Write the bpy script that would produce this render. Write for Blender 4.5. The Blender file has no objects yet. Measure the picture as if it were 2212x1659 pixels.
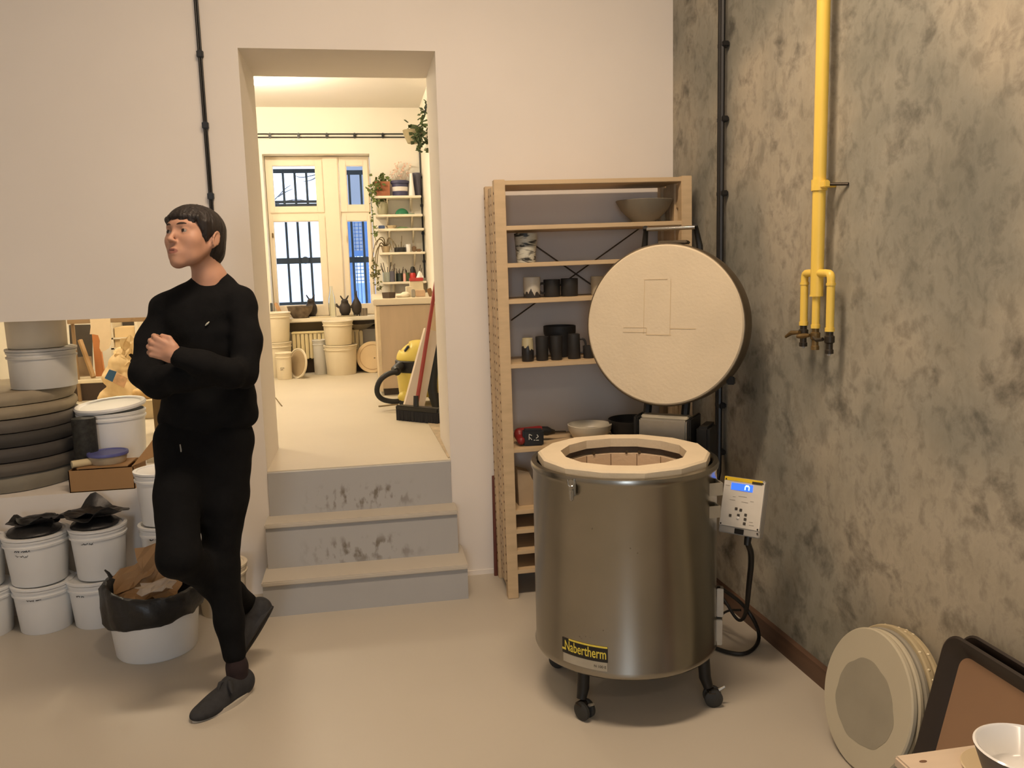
import bpy, bmesh, math, random
import numpy as np
from mathutils import Vector, Matrix, Euler, noise as mnoise
random.seed(7)
SC = bpy.context.scene
COL = SC.collection
PI = math.pi
# ------------------------------------------------------------------ camera
HC, F = 1.46, 1800.0
_p, _y, _r = math.radians(8.05), math.radians(9.82), math.radians(-1.56)
FW = Vector((math.sin(_y)*math.cos(_p), math.cos(_y)*math.cos(_p), -math.sin(_p)))
_rr = Vector((math.cos(_y), -math.sin(_y), 0)); _uu = _rr.cross(FW)
RT = _rr*math.cos(_r) + _uu*math.sin(_r); UP = -_rr*math.sin(_r) + _uu*math.cos(_r)
CP = Vector((0, 0, HC))
cd = bpy.data.cameras.new('camera'); cam = bpy.data.objects.new('camera', cd); COL.objects.link(cam)
cd.sensor_width = 36.0; cd.lens = 36.0*F/2212.0; cd.clip_start = 0.05; cd.clip_end = 60
cam.matrix_world = Matrix(((RT.x, UP.x, -FW.x, CP.x), (RT.y, UP.y, -FW.y, CP.y), (RT.z, UP.z, -FW.z, CP.z), (0, 0, 0, 1)))
SC.camera = cam
def at(px, py, Y=None, X=None, Z=None):
    "the point of the room seen at a pixel of the 2212 x 1659 frame, on the plane y=Y, x=X or z=Z"
    d = FW + RT*((px-1106)/F) - UP*((py-829.5)/F)
    t = Y/d.y if Y is not None else (X/d.x if X is not None else (Z-HC)/d.z)
    return CP + d*t
# ------------------------------------------------------------------ colour management, world, lights
vs = SC.view_settings
vs.view_transform = 'Standard'; vs.look = 'None'; vs.gamma = 1.0; vs.exposure = 0.0
try: vs.use_curve_mapping = False
except Exception: pass
w = bpy.data.worlds.new('sky'); SC.world = w; w.use_nodes = True
nt = w.node_tree; bg = nt.nodes['Background']
tc = nt.nodes.new('ShaderNodeTexCoord'); sp = nt.nodes.new('ShaderNodeSeparateXYZ'); cr = nt.nodes.new('ShaderNodeValToRGB')
nt.links.new(tc.outputs['Generated'], sp.inputs[0]); nt.links.new(sp.outputs['Z'], cr.inputs[0]); nt.links.new(cr.outputs[0], bg.inputs[0])
cr.color_ramp.elements[0].color = (0.62, 0.74, 0.95, 1); cr.color_ramp.elements[1].color = (0.70, 0.82, 1.0, 1)
bg.inputs[1].default_value = 3.4
def lamp(name, kind, loc, power, col, rot=(0, 0, 0), size=0.3, size_y=None, spread=None):
    l = bpy.data.lights.new(name, kind); l.energy = power; l.color = col
    if kind == 'AREA':
        l.size = size
        if size_y: l.shape = 'RECTANGLE'; l.size_y = size_y
        if spread: l.spread = spread
    elif kind in ('POINT', 'SPOT'): l.shadow_soft_size = size
    o = bpy.data.objects.new(name, l); o.location = loc; o.rotation_euler = rot; COL.objects.link(o)
    return o
WARM = (1.0, 0.765, 0.55); WARMB = (1.0, 0.84, 0.61); COOL = (0.80, 0.90, 1.0)
lamp('ceiling_lamp_light', 'AREA', (0.25, 1.95, 3.28), 64, WARM, (0, 0, 0), 1.2, 0.25)
lamp('rear_ceiling_lamp_light', 'AREA', (0.3, -1.6, 3.28), 18, WARM, (0, 0, 0), 1.2, 0.25)
lamp('street_window_daylight', 'AREA', (-1.0, -4.5, 1.6), 46, COOL, (PI/2, 0, 0), 0.9, 1.9)
lamp('back_room_lamp_light', 'POINT', (-0.68, 6.28, 2.70), 52, WARMB, size=0.09)
lamp('back_room_side_fill', 'POINT', (-1.9, 5.9, 2.45), 46, WARMB, size=0.12)  # added fill without a fixture, brightens the rear wall and left part
# ------------------------------------------------------------------ helpers
def lin(c):
    return tuple((v/255/12.92 if v/255 <= .04045 else ((v/255+.055)/1.055)**2.4) for v in c)
MATS = {}
def M(key, col=None, rough=0.5, metal=0.0, var=0.12, scale=9.0, bump=0.0, bscale=60, spec=0.5, stretch=None, trans=0.0, alpha=1.0, emit=None, coat=0.0, sss=0.0):
    "a procedural material: base colour with soft noise variation and optional bump"
    if key in MATS: return MATS[key]
    m = bpy.data.materials.new(key); m.use_nodes = True; n = m.node_tree; b = n.nodes['Principled BSDF']
    c = lin(col)
    b.inputs['Roughness'].default_value = rough; b.inputs['Metallic'].default_value = metal
    b.inputs['Specular IOR Level'].default_value = spec
    if trans: b.inputs['Transmission Weight'].default_value = trans
    if alpha < 1: b.inputs['Alpha'].default_value = alpha
    if coat: b.inputs['Coat Weight'].default_value = coat
    if sss:
        b.inputs['Subsurface Weight'].default_value = sss; b.inputs['Subsurface Radius'].default_value = (0.012, 0.004, 0.002)
    if emit:
        b.inputs['Emission Color'].default_value = (*lin(emit[0]), 1); b.inputs['Emission Strength'].default_value = emit[1]
    t = n.nodes.new('ShaderNodeTexCoord'); src = t.outputs['Object']
    if stretch:
        mp = n.nodes.new('ShaderNodeMapping'); mp.inputs['Scale'].default_value = stretch
        n.links.new(src, mp.inputs[0]); src = mp.outputs[0]
    ns = n.nodes.new('ShaderNodeTexNoise'); ns.inputs['Scale'].default_value = scale; ns.inputs['Detail'].default_value = 5
    n.links.new(src, ns.inputs['Vector'])
    rp = n.nodes.new('ShaderNodeValToRGB'); e = rp.color_ramp.elements
    e[0].position = 0.28; e[1].position = 0.72
    e[0].color = (*[max(0, v*(1-var)) for v in c], 1); e[1].color = (*[min(1, v*(1+var)) for v in c], 1)
    n.links.new(ns.outputs[0], rp.inputs[0]); n.links.new(rp.outputs[0], b.inputs['Base Color'])
    if bump:
        n2 = n.nodes.new('ShaderNodeTexNoise'); n2.inputs['Scale'].default_value = bscale; n2.inputs['Detail'].default_value = 4
        n.links.new(src, n2.inputs['Vector'])
        bp = n.nodes.new('ShaderNodeBump'); bp.inputs['Strength'].default_value = bump; bp.inputs['Distance'].default_value = 0.01
        n.links.new(n2.outputs[0], bp.inputs['Height']); n.links.new(bp.outputs[0], b.inputs['Normal'])
    MATS[key] = m
    return m
def rotto(d):
    "matrix turning +Z onto direction d"
    return Vector((0, 0, 1)).rotation_difference(Vector(d).normalized()).to_matrix()
class MB:
    def __init__(s): s.v = []; s.f = []; s.mi = []
    def add(s, vs_, fs, mi=0):
        o = len(s.v); s.v += [Vector(v) for v in vs_]; s.f += [tuple(i+o for i in f) for f in fs]; s.mi += [mi]*len(fs); return s
    def box(s, c, sz, rot=None, bev=0.0, mi=0):
        bm = bmesh.new(); bmesh.ops.create_cube(bm, size=1)
        for v in bm.verts: v.co = Vector((v.co.x*sz[0], v.co.y*sz[1], v.co.z*sz[2]))
        if bev: bmesh.ops.bevel(bm, geom=bm.edges[:], offset=min(bev, min(sz)*.45), segments=2, affect='EDGES')
        return s._bm(bm, c, rot, mi)
    def bb(s, lo, hi, bev=0.0, mi=0):
        lo = Vector(lo); hi = Vector(hi); return s.box((lo+hi)/2, [abs(a) for a in hi-lo], None, bev, mi)
    def _bm(s, bm, c, rot, mi):
        R = (rot.to_matrix() if isinstance(rot, Euler) else rot) if rot is not None else Matrix.Identity(3)
        bm.verts.index_update()
        s.add([R @ v.co + Vector(c) for v in bm.verts], [[v.index for v in f.verts] for f in bm.faces], mi); bm.free(); return s
    def lathe(s, prof, c=(0, 0, 0), d=(0, 0, 1), seg=40, mi=0, sx=1, sy=1, a0=0, wob=None):
        "prof = list of (radius, height); closed automatically onto the axis where radius is 0"
        R = rotto(d); c = Vector(c); V = []; Fs = []; rows = []
        for (r, z) in prof:
            if r == 0:
                rows.append([len(V)]*seg); V.append(R @ Vector((0, 0, z)) + c); continue
            rows.append(list(range(len(V), len(V)+seg)))
            for k in range(seg):
                t = a0 + 2*PI*k/seg; q = r*(1 + (wob(t, z) if wob else 0))
                V.append(R @ Vector((q*math.cos(t)*sx, q*math.sin(t)*sy, z)) + c)
        for i in range(len(prof)-1):
            if prof[i][0] == 0 and prof[i+1][0] == 0: continue
            for k in range(seg):
                j = (k+1) % seg; A, B = rows[i], rows[i+1]
                if prof[i][0] == 0: Fs.append((A[k], B[j], B[k]))
                elif prof[i+1][0] == 0: Fs.append((A[k], A[j], B[k]))
                else: Fs.append((A[k], A[j], B[j], B[k]))
        return s.add(V, Fs, mi)
    def cyl(s, a, b, r, r2=None, seg=24, mi=0):
        a = Vector(a); b = Vector(b); L = (b-a).length; r2 = r if r2 is None else r2
        return s.lathe([(0, 0), (r, 0), (r2, L), (0, L)], a, b-a, seg, mi)
    def tube(s, pts, r, seg=10, mi=0, cap=True, smooth=0):
        pts = [Vector(p) for p in pts]
        rs = list(r) if hasattr(r, '__len__') else [r]*len(pts)
        for _ in range(smooth):
            q = [pts[0]]; qr = [rs[0]]
            for i in range(len(pts)-1):
                q += [pts[i]*.75+pts[i+1]*.25, pts[i]*.25+pts[i+1]*.75]; qr += [rs[i]*.75+rs[i+1]*.25, rs[i]*.25+rs[i+1]*.75]
            q.append(pts[-1]); qr.append(rs[-1]); pts, rs = q, qr
        n = len(pts); V = []; Fs = []
        up = None
        for i in range(n):
            t = (pts[min(i+1, n-1)]-pts[max(i-1, 0)]).normalized()
            if up is None:
                up = t.orthogonal().normalized()
            else:
                up = (up - t*up.dot(t))
                up = up.normalized() if up.length > 1e-6 else t.orthogonal().normalized()
            sd = t.cross(up)
            for k in range(seg):
                a = 2*PI*k/seg; V.append(pts[i] + (up*math.cos(a) + sd*math.sin(a))*rs[i])
        for i in range(n-1):
            for k in range(seg):
                a, b = i*seg+k, i*seg+(k+1) % seg; Fs.append((a, b, b+seg, a+seg))
        if cap: Fs += [tuple(range(seg-1, -1, -1)), tuple(range((n-1)*seg, n*seg))]
        return s.add(V, Fs, mi)
    def sph(s, c, r, rot=None, seg=20, mi=0):
        r = (r, r, r) if not hasattr(r, '__len__') else r
        bm = bmesh.new(); bmesh.ops.create_uvsphere(bm, u_segments=seg, v_segments=max(8, seg*2//3), radius=1)
        for v in bm.verts: v.co = Vector((v.co.x*r[0], v.co.y*r[1], v.co.z*r[2]))
        return s._bm(bm, c, rot, mi)
    def prism(s, pts, th, o=(0, 0, 0), ex=(1, 0, 0), ey=(0, 0, 1), mi=0):
        "flat outline pts (2-D) in the frame ex, ey at o, thickened by th along ex x ey"
        o = Vector(o); ex = Vector(ex); ey = Vector(ey); nz = ex.cross(ey).normalized()
        n = len(pts)
        V = [o+ex*p[0]+ey*p[1]-nz*th/2 for p in pts] + [o+ex*p[0]+ey*p[1]+nz*th/2 for p in pts]
        Fs = [tuple(range(n-1, -1, -1)), tuple(range(n, 2*n))] + [(i, (i+1) % n, (i+1) % n+n, i+n) for i in range(n)]
        return s.add(V, Fs, mi)
    def mesh(s, name, mat, L=Vector((0, 0, 0)), rz=0.0, ang=38, tri=False):
        me = bpy.data.meshes.new(name)
        Ri = Matrix.Rotation(-rz, 3, 'Z')
        me.from_pydata([tuple(Ri @ (v-L)) for v in s.v], [], s.f)
        mats = mat if isinstance(mat, (list, tuple)) else [mat]
        for m in mats: me.materials.append(m)
        if len(mats) > 1: me.polygons.foreach_set('material_index', s.mi)
        bm = bmesh.new(); bm.from_mesh(me)
        bmesh.ops.recalc_face_normals(bm, faces=bm.faces[:])
        bm.to_mesh(me); bm.free()
        me.polygons.foreach_set('use_smooth', [True]*len(me.polygons))
        me.set_sharp_from_angle(angle=math.radians(ang))
        me.update()
        return me
    def build(s, name, mat, parent=None, ang=38, label=None):
        "one mesh object; world coordinates are made local to the top of the parent chain"
        L = Vector((0, 0, 0)); rz = 0.0
        if parent is not None:
            r = parent
            while r.parent is not None: r = r.parent
            L = Vector(r.location); rz = r.rotation_euler.z
        o = bpy.data.objects.new(name, s.mesh(name, mat, L, rz, ang)); COL.objects.link(o); o.parent = parent
        if label: o['label'] = label
        return o
def tag(o, label=None, cat=None, group=None, kind=None):
    if label: o['label'] = label
    if cat: o['category'] = cat
    if group: o['group'] = group
    if kind: o['kind'] = kind
    return o
def thing(name, label, cat, loc=(0, 0, 0), rz=0.0, group=None):
    o = bpy.data.objects.new(name, None); o.empty_display_size = 0.05; COL.objects.link(o)
    o.location = loc; o.rotation_euler = (0, 0, rz)
    return tag(o, label, cat, group)
def solo(mb, name, mat, label, cat, loc, group=None, ang=38, kind=None):
    o = bpy.data.objects.new(name, mb.mesh(name, mat, Vector(loc), 0.0, ang)); o.location = loc; COL.objects.link(o)
    return tag(o, label, cat, group, kind)
def struct(mb, name, mat, label=None):
    o = mb.build(name, mat); return tag(o, label, None, None, 'structure')
# ---- signed-distance modelling (soft shapes): primitives blend into one continuous surface
class SDF:
    def __init__(s, res): s.res = res; s.p = []
    def cone(s, a, b, ra, rb=None, k=0.02, sub=False):
        a = np.array(a, float); b = np.array(b, float); rb = ra if rb is None else rb; R = max(ra, rb)
        def fn(P):
            ab = b-a; L2 = max(ab @ ab, 1e-12); t = np.clip(((P-a) @ ab)/L2, 0, 1)
            return np.linalg.norm(P-a-t[..., None]*ab, axis=-1) - (ra+(rb-ra)*t)
        s.p.append((fn, np.minimum(a, b)-R, np.maximum(a, b)+R, k, sub)); return s
    def path(s, pts, rs, k=0.02):
        for i in range(len(pts)-1): s.cone(pts[i], pts[i+1], rs[i], rs[i+1], k)
        return s
    def ell(s, c, r, k=0.02, rot=None, sub=False):
        c = np.array(c, float); r = np.array(r, float); Rm = np.array(rot.to_matrix() if isinstance(rot, Euler) else rot, float) if rot is not None else np.eye(3)
        def fn(P):
            q = (P-c) @ Rm; k0 = np.linalg.norm(q/r, axis=-1); k1 = np.linalg.norm(q/(r*r), axis=-1)
            return k0*(k0-1)/np.maximum(k1, 1e-9)
        e = np.abs(Rm) @ r
        s.p.append((fn, c-e, c+e, k, sub)); return s
    def box(s, c, h, rd=0.0, k=0.005, rot=None, sub=False):
        c = np.array(c, float); h = np.array(h, float); Rm = np.array(rot.to_matrix() if isinstance(rot, Euler) else rot, float) if rot is not None else np.eye(3)
        def fn(P):
            q = np.abs((P-c) @ Rm)-(h-rd)
            return np.linalg.norm(np.maximum(q, 0), axis=-1)+np.minimum(q.max(-1), 0)-rd
        e = np.abs(Rm) @ h
        s.p.append((fn, c-e, c+e, k, sub)); return s
    def grid(s):
        res = s.res
        add = [q for q in s.p if not q[4]]
        lo = np.min([q[1] for q in add], 0)-3*res; hi = np.max([q[2] for q in add], 0)+3*res
        n = np.ceil((hi-lo)/res).astype(int)+1
        D = np.full(n, 0.5, np.float32)
        for fn, a, b, k, sub in s.p:
            pad = k+3*res
            i0 = np.maximum(np.floor((a-pad-lo)/res).astype(int), 0); i1 = np.minimum(np.ceil((b+pad-lo)/res).astype(int)+1, n)
            if (i1 <= i0).any(): continue
            ax = [lo[d]+res*np.arange(i0[d], i1[d]) for d in range(3)]
            P = np.stack(np.meshgrid(*ax, indexing='ij'), -1); d = fn(P)
            sl = tuple(slice(i0[q], i1[q]) for q in range(3)); A = D[sl]
            if sub: d = -d; h = np.maximum(k-np.abs(A-d), 0)/k; D[sl] = np.maximum(A, d)+h*h*k*.25
            else: h = np.maximum(k-np.abs(A-d), 0)/k; D[sl] = np.minimum(A, d)-h*h*k*.25
        return D, lo
    def mesh(s, disp=None, smooth=1):
        D, lo = s.grid(); res = s.res
        if disp is not None:
            idx = np.argwhere(np.abs(D) < 4*res)
            D[tuple(idx.T)] -= disp(lo+idx*res).astype(np.float32)
        neg = D < 0; nx, ny, nz = D.shape
        cnt = np.zeros((nx-1, ny-1, nz-1), np.int8)
        offs = [(i, j, k) for i in (0, 1) for j in (0, 1) for k in (0, 1)]
        for i, j, k in offs: cnt += neg[i:nx-1+i, j:ny-1+j, k:nz-1+k]
        ids = np.argwhere((cnt > 0) & (cnt < 8)); index = np.full(cnt.shape, -1, np.int64); index[tuple(ids.T)] = np.arange(len(ids))
        acc = np.zeros((len(ids), 3)); num = np.zeros(len(ids))
        for a in offs:
            for d in range(3):
                if a[d]: continue
                b = list(a); b[d] = 1; da = D[tuple((ids+a).T)]; db = D[tuple((ids+b).T)]
                m = (da < 0) != (db < 0); t = np.where(m, da/np.where(m, da-db, 1), 0)
                p = np.array(a, float)+t[:, None]*(np.array(b)-np.array(a)); acc[m] += p[m]; num += m
        V = lo+(ids+acc/num[:, None])*res
        Q = []
        for d in range(3):
            e1, e2 = (d+1) % 3, (d+2) % 3
            sa = [slice(None)]*3; sb = [slice(None)]*3; sa[d] = slice(0, -1); sb[d] = slice(1, None)
            ch = np.argwhere(neg[tuple(sa)] != neg[tuple(sb)])
            ch = ch[(ch[:, e1] > 0) & (ch[:, e2] > 0) & (ch[:, e1] < D.shape[e1]-1) & (ch[:, e2] < D.shape[e2]-1)]
            if not len(ch): continue
            c = [ch.copy() for _ in range(4)]; c[0][:, e1] -= 1; c[0][:, e2] -= 1; c[1][:, e2] -= 1; c[3][:, e1] -= 1
            q = np.stack([index[tuple(x.T)] for x in c], 1); fl = neg[tuple(ch.T)]
            q[~fl] = q[~fl][:, ::-1]; Q.append(q)
        Q = np.concatenate(Q); Q = Q[(Q >= 0).all(1)]
        for _ in range(smooth):
            S = np.zeros_like(V); N = np.zeros(len(V))
            for a, b in ((0, 1), (1, 2), (2, 3), (3, 0)):
                np.add.at(S, Q[:, a], V[Q[:, b]]); np.add.at(N, Q[:, a], 1); np.add.at(S, Q[:, b], V[Q[:, a]]); np.add.at(N, Q[:, b], 1)
            V = V*.5+.5*S/np.maximum(N, 1)[:, None]
        return V, Q
    def build(s, name, mat, parent=None, loc=None, disp=None, smooth=1, index=None):
        V, Q = s.mesh(disp, smooth)
        L = Vector((0, 0, 0))
        if parent is not None:
            r = parent
            while r.parent is not None: r = r.parent
            L = Vector(r.location)
        elif loc is not None: L = Vector(loc)
        me = bpy.data.meshes.new(name); me.from_pydata([tuple(v) for v in V-np.array(L)], [], [tuple(int(i) for i in q) for q in Q])
        mats = mat if isinstance(mat, (list, tuple)) else [mat]
        for m in mats: me.materials.append(m)
        if index is not None:
            C_ = V[Q].mean(1); me.polygons.foreach_set('material_index', index(C_).astype(np.int32))
        me.polygons.foreach_set('use_smooth', [True]*len(me.polygons)); me.update()
        o = bpy.data.objects.new(name, me); COL.objects.link(o); o.parent = parent
        if parent is None and loc is not None: o.location = loc
        return o
def fold_noise(amp, freq, seed=0.0, stretch=(1, 1, 1)):
    def f(P):
        return np.array([mnoise.noise(Vector((p[0]*freq*stretch[0]+seed, p[1]*freq*stretch[1], p[2]*freq*stretch[2])))*amp for p in P])
    return f
# ================================================================== materials of the setting
white_wall = M('white_plaster', (226, 219, 210), 0.85, var=0.025, scale=2.2, bump=0.06, bscale=14)
rear_wall_m = M('rear_plaster', (232, 226, 212), 0.85, var=0.02, scale=2.0, bump=0.05, bscale=14)
ceil_m = M('ceiling_paint', (226, 220, 212), 0.9, var=0.02, scale=2)
floor_m = M('floor_resin', (184, 176, 162), 0.42, var=0.045, scale=1.1, bump=0.02, bscale=5, spec=0.35)
floor2_m = M('rear_floor_paint', (204, 194, 174), 0.6, var=0.04, scale=1.6, bump=0.03, bscale=8, spec=0.3)
tread_m = M('tread_paint', (190, 182, 168), 0.55, var=0.05, scale=3)
trim_m = M('baseboard_wood', (92, 68, 52), 0.55, var=0.25, scale=5, stretch=(6, 1, 6))
frame_m = M('window_paint', (236, 222, 198), 0.5, var=0.03, scale=4)
def concrete():
    m = bpy.data.materials.new('bare_concrete_plaster'); m.use_nodes = True; n = m.node_tree; b = n.nodes['Principled BSDF']; L = n.links
    b.inputs['Roughness'].default_value = 0.8; b.inputs['Specular IOR Level'].default_value = 0.25
    t = n.nodes.new('ShaderNodeTexCoord')
    def mp(sc, rot=(0, 0, 0)):
        q = n.nodes.new('ShaderNodeMapping'); q.inputs['Scale'].default_value = sc; q.inputs['Rotation'].default_value = rot; L.new(t.outputs['Object'], q.inputs[0]); return q.outputs[0]
    def ns(v, s, d=6, ro=0.6, dist=0.0):
        q = n.nodes.new('ShaderNodeTexNoise'); q.inputs['Scale'].default_value = s; q.inputs['Detail'].default_value = d; q.inputs['Roughness'].default_value = ro; q.inputs['Distortion'].default_value = dist
        L.new(v, q.inputs['Vector']); return q.outputs[0]
    def ramp(f, stops):
        q = n.nodes.new('ShaderNodeValToRGB'); e = q.color_ramp.elements
        while len(e) < len(stops): e.new(0.5)
        for i, (p, c) in enumerate(stops): e[i].position = p; e[i].color = (*(lin(c) if len(c) == 3 and max(c) > 1 else c), 1)
        L.new(f, q.inputs[0]); return q.outputs[0]
    def mix(f, a, c, kind='MIX'):
        q = n.nodes.new('ShaderNodeMix'); q.data_type = 'RGBA'; q.blend_type = kind
        if isinstance(f, float): q.inputs[0].default_value = f
        else: L.new(f, q.inputs[0])
        L.new(a, q.inputs[6]); L.new(c, q.inputs[7]); return q.outputs[2]
    base = ramp(ns(mp((1, 1, 1)), 1.5, 5, 0.5, 0.2), [(0.28, (118, 119, 111)), (0.44, (150, 147, 135)), (0.58, (175, 167, 150)), (0.78, (190, 180, 161))])
    patch = ramp(ns(mp((1, 1.0, 1.1), (math.radians(35), 0, 0)), 5.5, 8, 0.60, 0.2), [(0.30, (0.78, 0.78, 0.76)), (0.46, (0.95, 0.95, 0.94)), (0.56, (1.0, 1.0, 1.0)), (0.70, (1.09, 1.08, 1.07))])
    c1 = mix(0.60, base, patch, 'MULTIPLY')
    strokes = ns(mp((1, 1.3, 1.0), (math.radians(30), 0, 0)), 14, 6, 0.62, 0.3)
    st = ramp(strokes, [(0.33, (0.78, 0.77, 0.75)), (0.48, (1, 1, 1)), (0.66, (1.06, 1.06, 1.05))])
    c2 = mix(0.30, c1, st, 'MULTIPLY')
    fine = ramp(ns(mp((1, 9, 1.2)), 7.0, 4, 0.55), [(0.30, (0.84, 0.83, 0.81)), (0.5, (1, 1, 1))])
    c3 = mix(0.22, c2, fine, 'MULTIPLY')
    L.new(c3, b.inputs['Base Color'])
    bp = n.nodes.new('ShaderNodeBump'); bp.inputs['Strength'].default_value = 0.15; bp.inputs['Distance'].default_value = 0.012
    L.new(strokes, bp.inputs['Height']); L.new(bp.outputs[0], b.inputs['Normal'])
    return m
concrete_m = concrete()
def scuffed():
    m = bpy.data.materials.new('riser_paint_with_scuffs'); m.use_nodes = True; n = m.node_tree; b = n.nodes['Principled BSDF']; L = n.links
    b.inputs['Roughness'].default_value = 0.6
    t = n.nodes.new('ShaderNodeTexCoord'); q = n.nodes.new('ShaderNodeTexNoise'); q.inputs['Scale'].default_value = 22; q.inputs['Detail'].default_value = 6
    mp = n.nodes.new('ShaderNodeMapping'); mp.inputs['Scale'].default_value = (1.3, 1, .7); L.new(t.outputs['Object'], mp.inputs[0]); L.new(mp.outputs[0], q.inputs['Vector'])
    g = n.nodes.new('ShaderNodeTexNoise'); g.inputs['Scale'].default_value = 3.3; g.inputs['Detail'].default_value = 1; L.new(t.outputs['Object'], g.inputs['Vector'])
    # the kicked middle of each riser: a soft island in local x
    sx = n.nodes.new('ShaderNodeSeparateXYZ'); L.new(t.outputs['Object'], sx.inputs[0])
    a = n.nodes.new('ShaderNodeMath'); a.operation = 'ABSOLUTE'; L.new(sx.outputs['X'], a.inputs[0])
    mr = n.nodes.new('ShaderNodeMapRange'); mr.inputs[1].default_value = 0.10; mr.inputs[2].default_value = 0.30; mr.inputs[3].default_value = 1; mr.inputs[4].default_value = 0; L.new(a.outputs[0], mr.inputs[0])
    az = n.nodes.new('ShaderNodeMath'); az.operation = 'ABSOLUTE'; L.new(sx.outputs['Z'], az.inputs[0])
    mz = n.nodes.new('ShaderNodeMapRange'); mz.inputs[1].default_value = 0.03; mz.inputs[2].default_value = 0.075; mz.inputs[3].default_value = 1; mz.inputs[4].default_value = 0; L.new(az.outputs[0], mz.inputs[0])
    r = n.nodes.new('ShaderNodeValToRGB'); r.color_ramp.elements[0].position = 0.52; r.color_ramp.elements[1].position = 0.66; L.new(q.outputs[0], r.inputs[0])
    m1 = n.nodes.new('ShaderNodeMath'); m1.operation = 'MULTIPLY'; L.new(mr.outputs[0], m1.inputs[0]); L.new(r.outputs[0], m1.inputs[1])
    m2 = n.nodes.new('ShaderNodeMath'); m2.operation = 'MULTIPLY'; L.new(m1.outputs[0], m2.inputs[0]); L.new(mz.outputs[0], m2.inputs[1])
    mx = n.nodes.new('ShaderNodeMix'); mx.data_type = 'RGBA'; L.new(m2.outputs[0], mx.inputs[0])
    mx.inputs[6].default_value = (*lin((170, 169, 167)), 1); mx.inputs[7].default_value = (*lin((118, 111, 100)), 1); L.new(mx.outputs[2], b.inputs['Base Color'])
    return m
riser_m = scuffed()
def glass_mat(key, tint=(1, 1, 1), rough=0.02, mixv=0.12):
    m = bpy.data.materials.new(key); m.use_nodes = True; n = m.node_tree; n.nodes.clear()
    o = n.nodes.new('ShaderNodeOutputMaterial'); mx = n.nodes.new('ShaderNodeMixShader'); tr = n.nodes.new('ShaderNodeBsdfTransparent'); gl = n.nodes.new('ShaderNodeBsdfGlossy')
    tr.inputs[0].default_value = (*tint, 1); gl.inputs['Roughness'].default_value = rough
    lw = n.nodes.new('ShaderNodeLayerWeight'); lw.inputs[0].default_value = mixv
    n.links.new(lw.outputs['Fresnel'], mx.inputs[0]); n.links.new(tr.outputs[0], mx.inputs[1]); n.links.new(gl.outputs[0], mx.inputs[2]); n.links.new(mx.outputs[0], o.inputs[0])
    return m
pane_m = glass_mat('window_glass')
clear_m = glass_mat('clear_glass', (0.90, 0.96, 0.94), 0.03, 0.35)
# ================================================================== room shell
WY, WB, ZF = 3.81, 4.34, 0.569        # face and back of the dividing wall, height of the rear room's floor
DX0, DX1, DZ = -0.473, 0.358, 2.400   # door opening
PX1, PZ0, PZ1 = -0.855, 0.533, 1.285  # pass-through opening
RY, RX = 7.60, 0.555                  # rear room: back wall and right wall
TOP = 3.35
def wxr(y): return 1.452 + (3.81-y)*0.030     # the concrete wall runs very slightly outwards towards the camera
m = MB(); m.bb((-3.3, -4.7, -0.12), (1.95, 3.81, 0)); struct(m, 'floor', floor_m)
m = MB()
m.bb((-3.3, WY, 0), (-2.45, WB, TOP)); m.bb((-2.45, WY, 0), (PX1, WB, PZ0)); m.bb((-2.45, WY, PZ1), (PX1, WB, TOP))
m.bb((PX1, WY, 0), (DX0, WB, TOP)); m.bb((DX0, WY, DZ), (DX1, WB, TOP)); m.bb((DX0, WY, 0), (DX1, WB, ZF-0.06)); m.bb((DX1, WY, 0), (1.75, WB, TOP))
struct(m, 'wall_back', white_wall)
m = MB(); y0, y1 = -4.7, 3.81
m.add([(wxr(y0), y0, 0), (wxr(y1), y1, 0), (wxr(y1), y1, TOP), (wxr(y0), y0, TOP), (wxr(y0)+.2, y0, 0), (wxr(y1)+.2, y1, 0), (wxr(y1)+.2, y1, TOP), (wxr(y0)+.2, y0, TOP)],
      [(0, 1, 2, 3), (7, 6, 5, 4), (0, 4, 5, 1), (1, 5, 6, 2), (2, 6, 7, 3), (3, 7, 4, 0)])
struct(m, 'wall_right', concrete_m)
m = MB(); t_ = 0.018
m.add([(wxr(y0)-t_, y0, 0), (wxr(y1)-t_, y1-.02, 0), (wxr(y1)-t_, y1-.02, .07), (wxr(y0)-t_, y0, .07), (wxr(y0), y0, 0), (wxr(y1), y1-.02, 0), (wxr(y1), y1-.02, .075), (wxr(y0), y0, .075)],
      [(0, 1, 2, 3), (7, 6, 5, 4), (0, 4, 5, 1), (1, 5, 6, 2), (2, 6, 7, 3), (3, 7, 4, 0)])
struct(m, 'baseboard_right', trim_m)
m = MB(); m.bb((DX1+.036, WY-.006, 0), (wxr(WY)-.02, WY, .022)); struct(m, 'baseboard_back', white_wall)
m = MB(); m.bb((-3.5, -4.7, 0), (-3.3, 4.34, TOP)); struct(m, 'wall_left', white_wall)
m = MB()  # front wall behind the camera with the street window
m.bb((-3.3, -4.85, 0), (-1.5, -4.65, TOP)); m.bb((-0.5, -4.85, 0), (1.9, -4.65, TOP)); m.bb((-1.5, -4.85, 0), (-0.5, -4.65, 0.6)); m.bb((-1.5, -4.85, 2.6), (-0.5, -4.65, TOP))
struct(m, 'wall_front', white_wall)
m = MB()
for x in (-1.5, -1.03, -.56): m.bb((x, -4.8, .6), (x+.06, -4.7, 2.6))
m.bb((-1.5, -4.8, .6), (-.5, -4.7, .66)); m.bb((-1.5, -4.8, 2.54), (-.5, -4.7, 2.6))
struct(m, 'window_2', frame_m)
m = MB(); m.bb((-3.5, -4.85, TOP), (2.0, WB, TOP+.1)); struct(m, 'ceiling', ceil_m)
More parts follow.
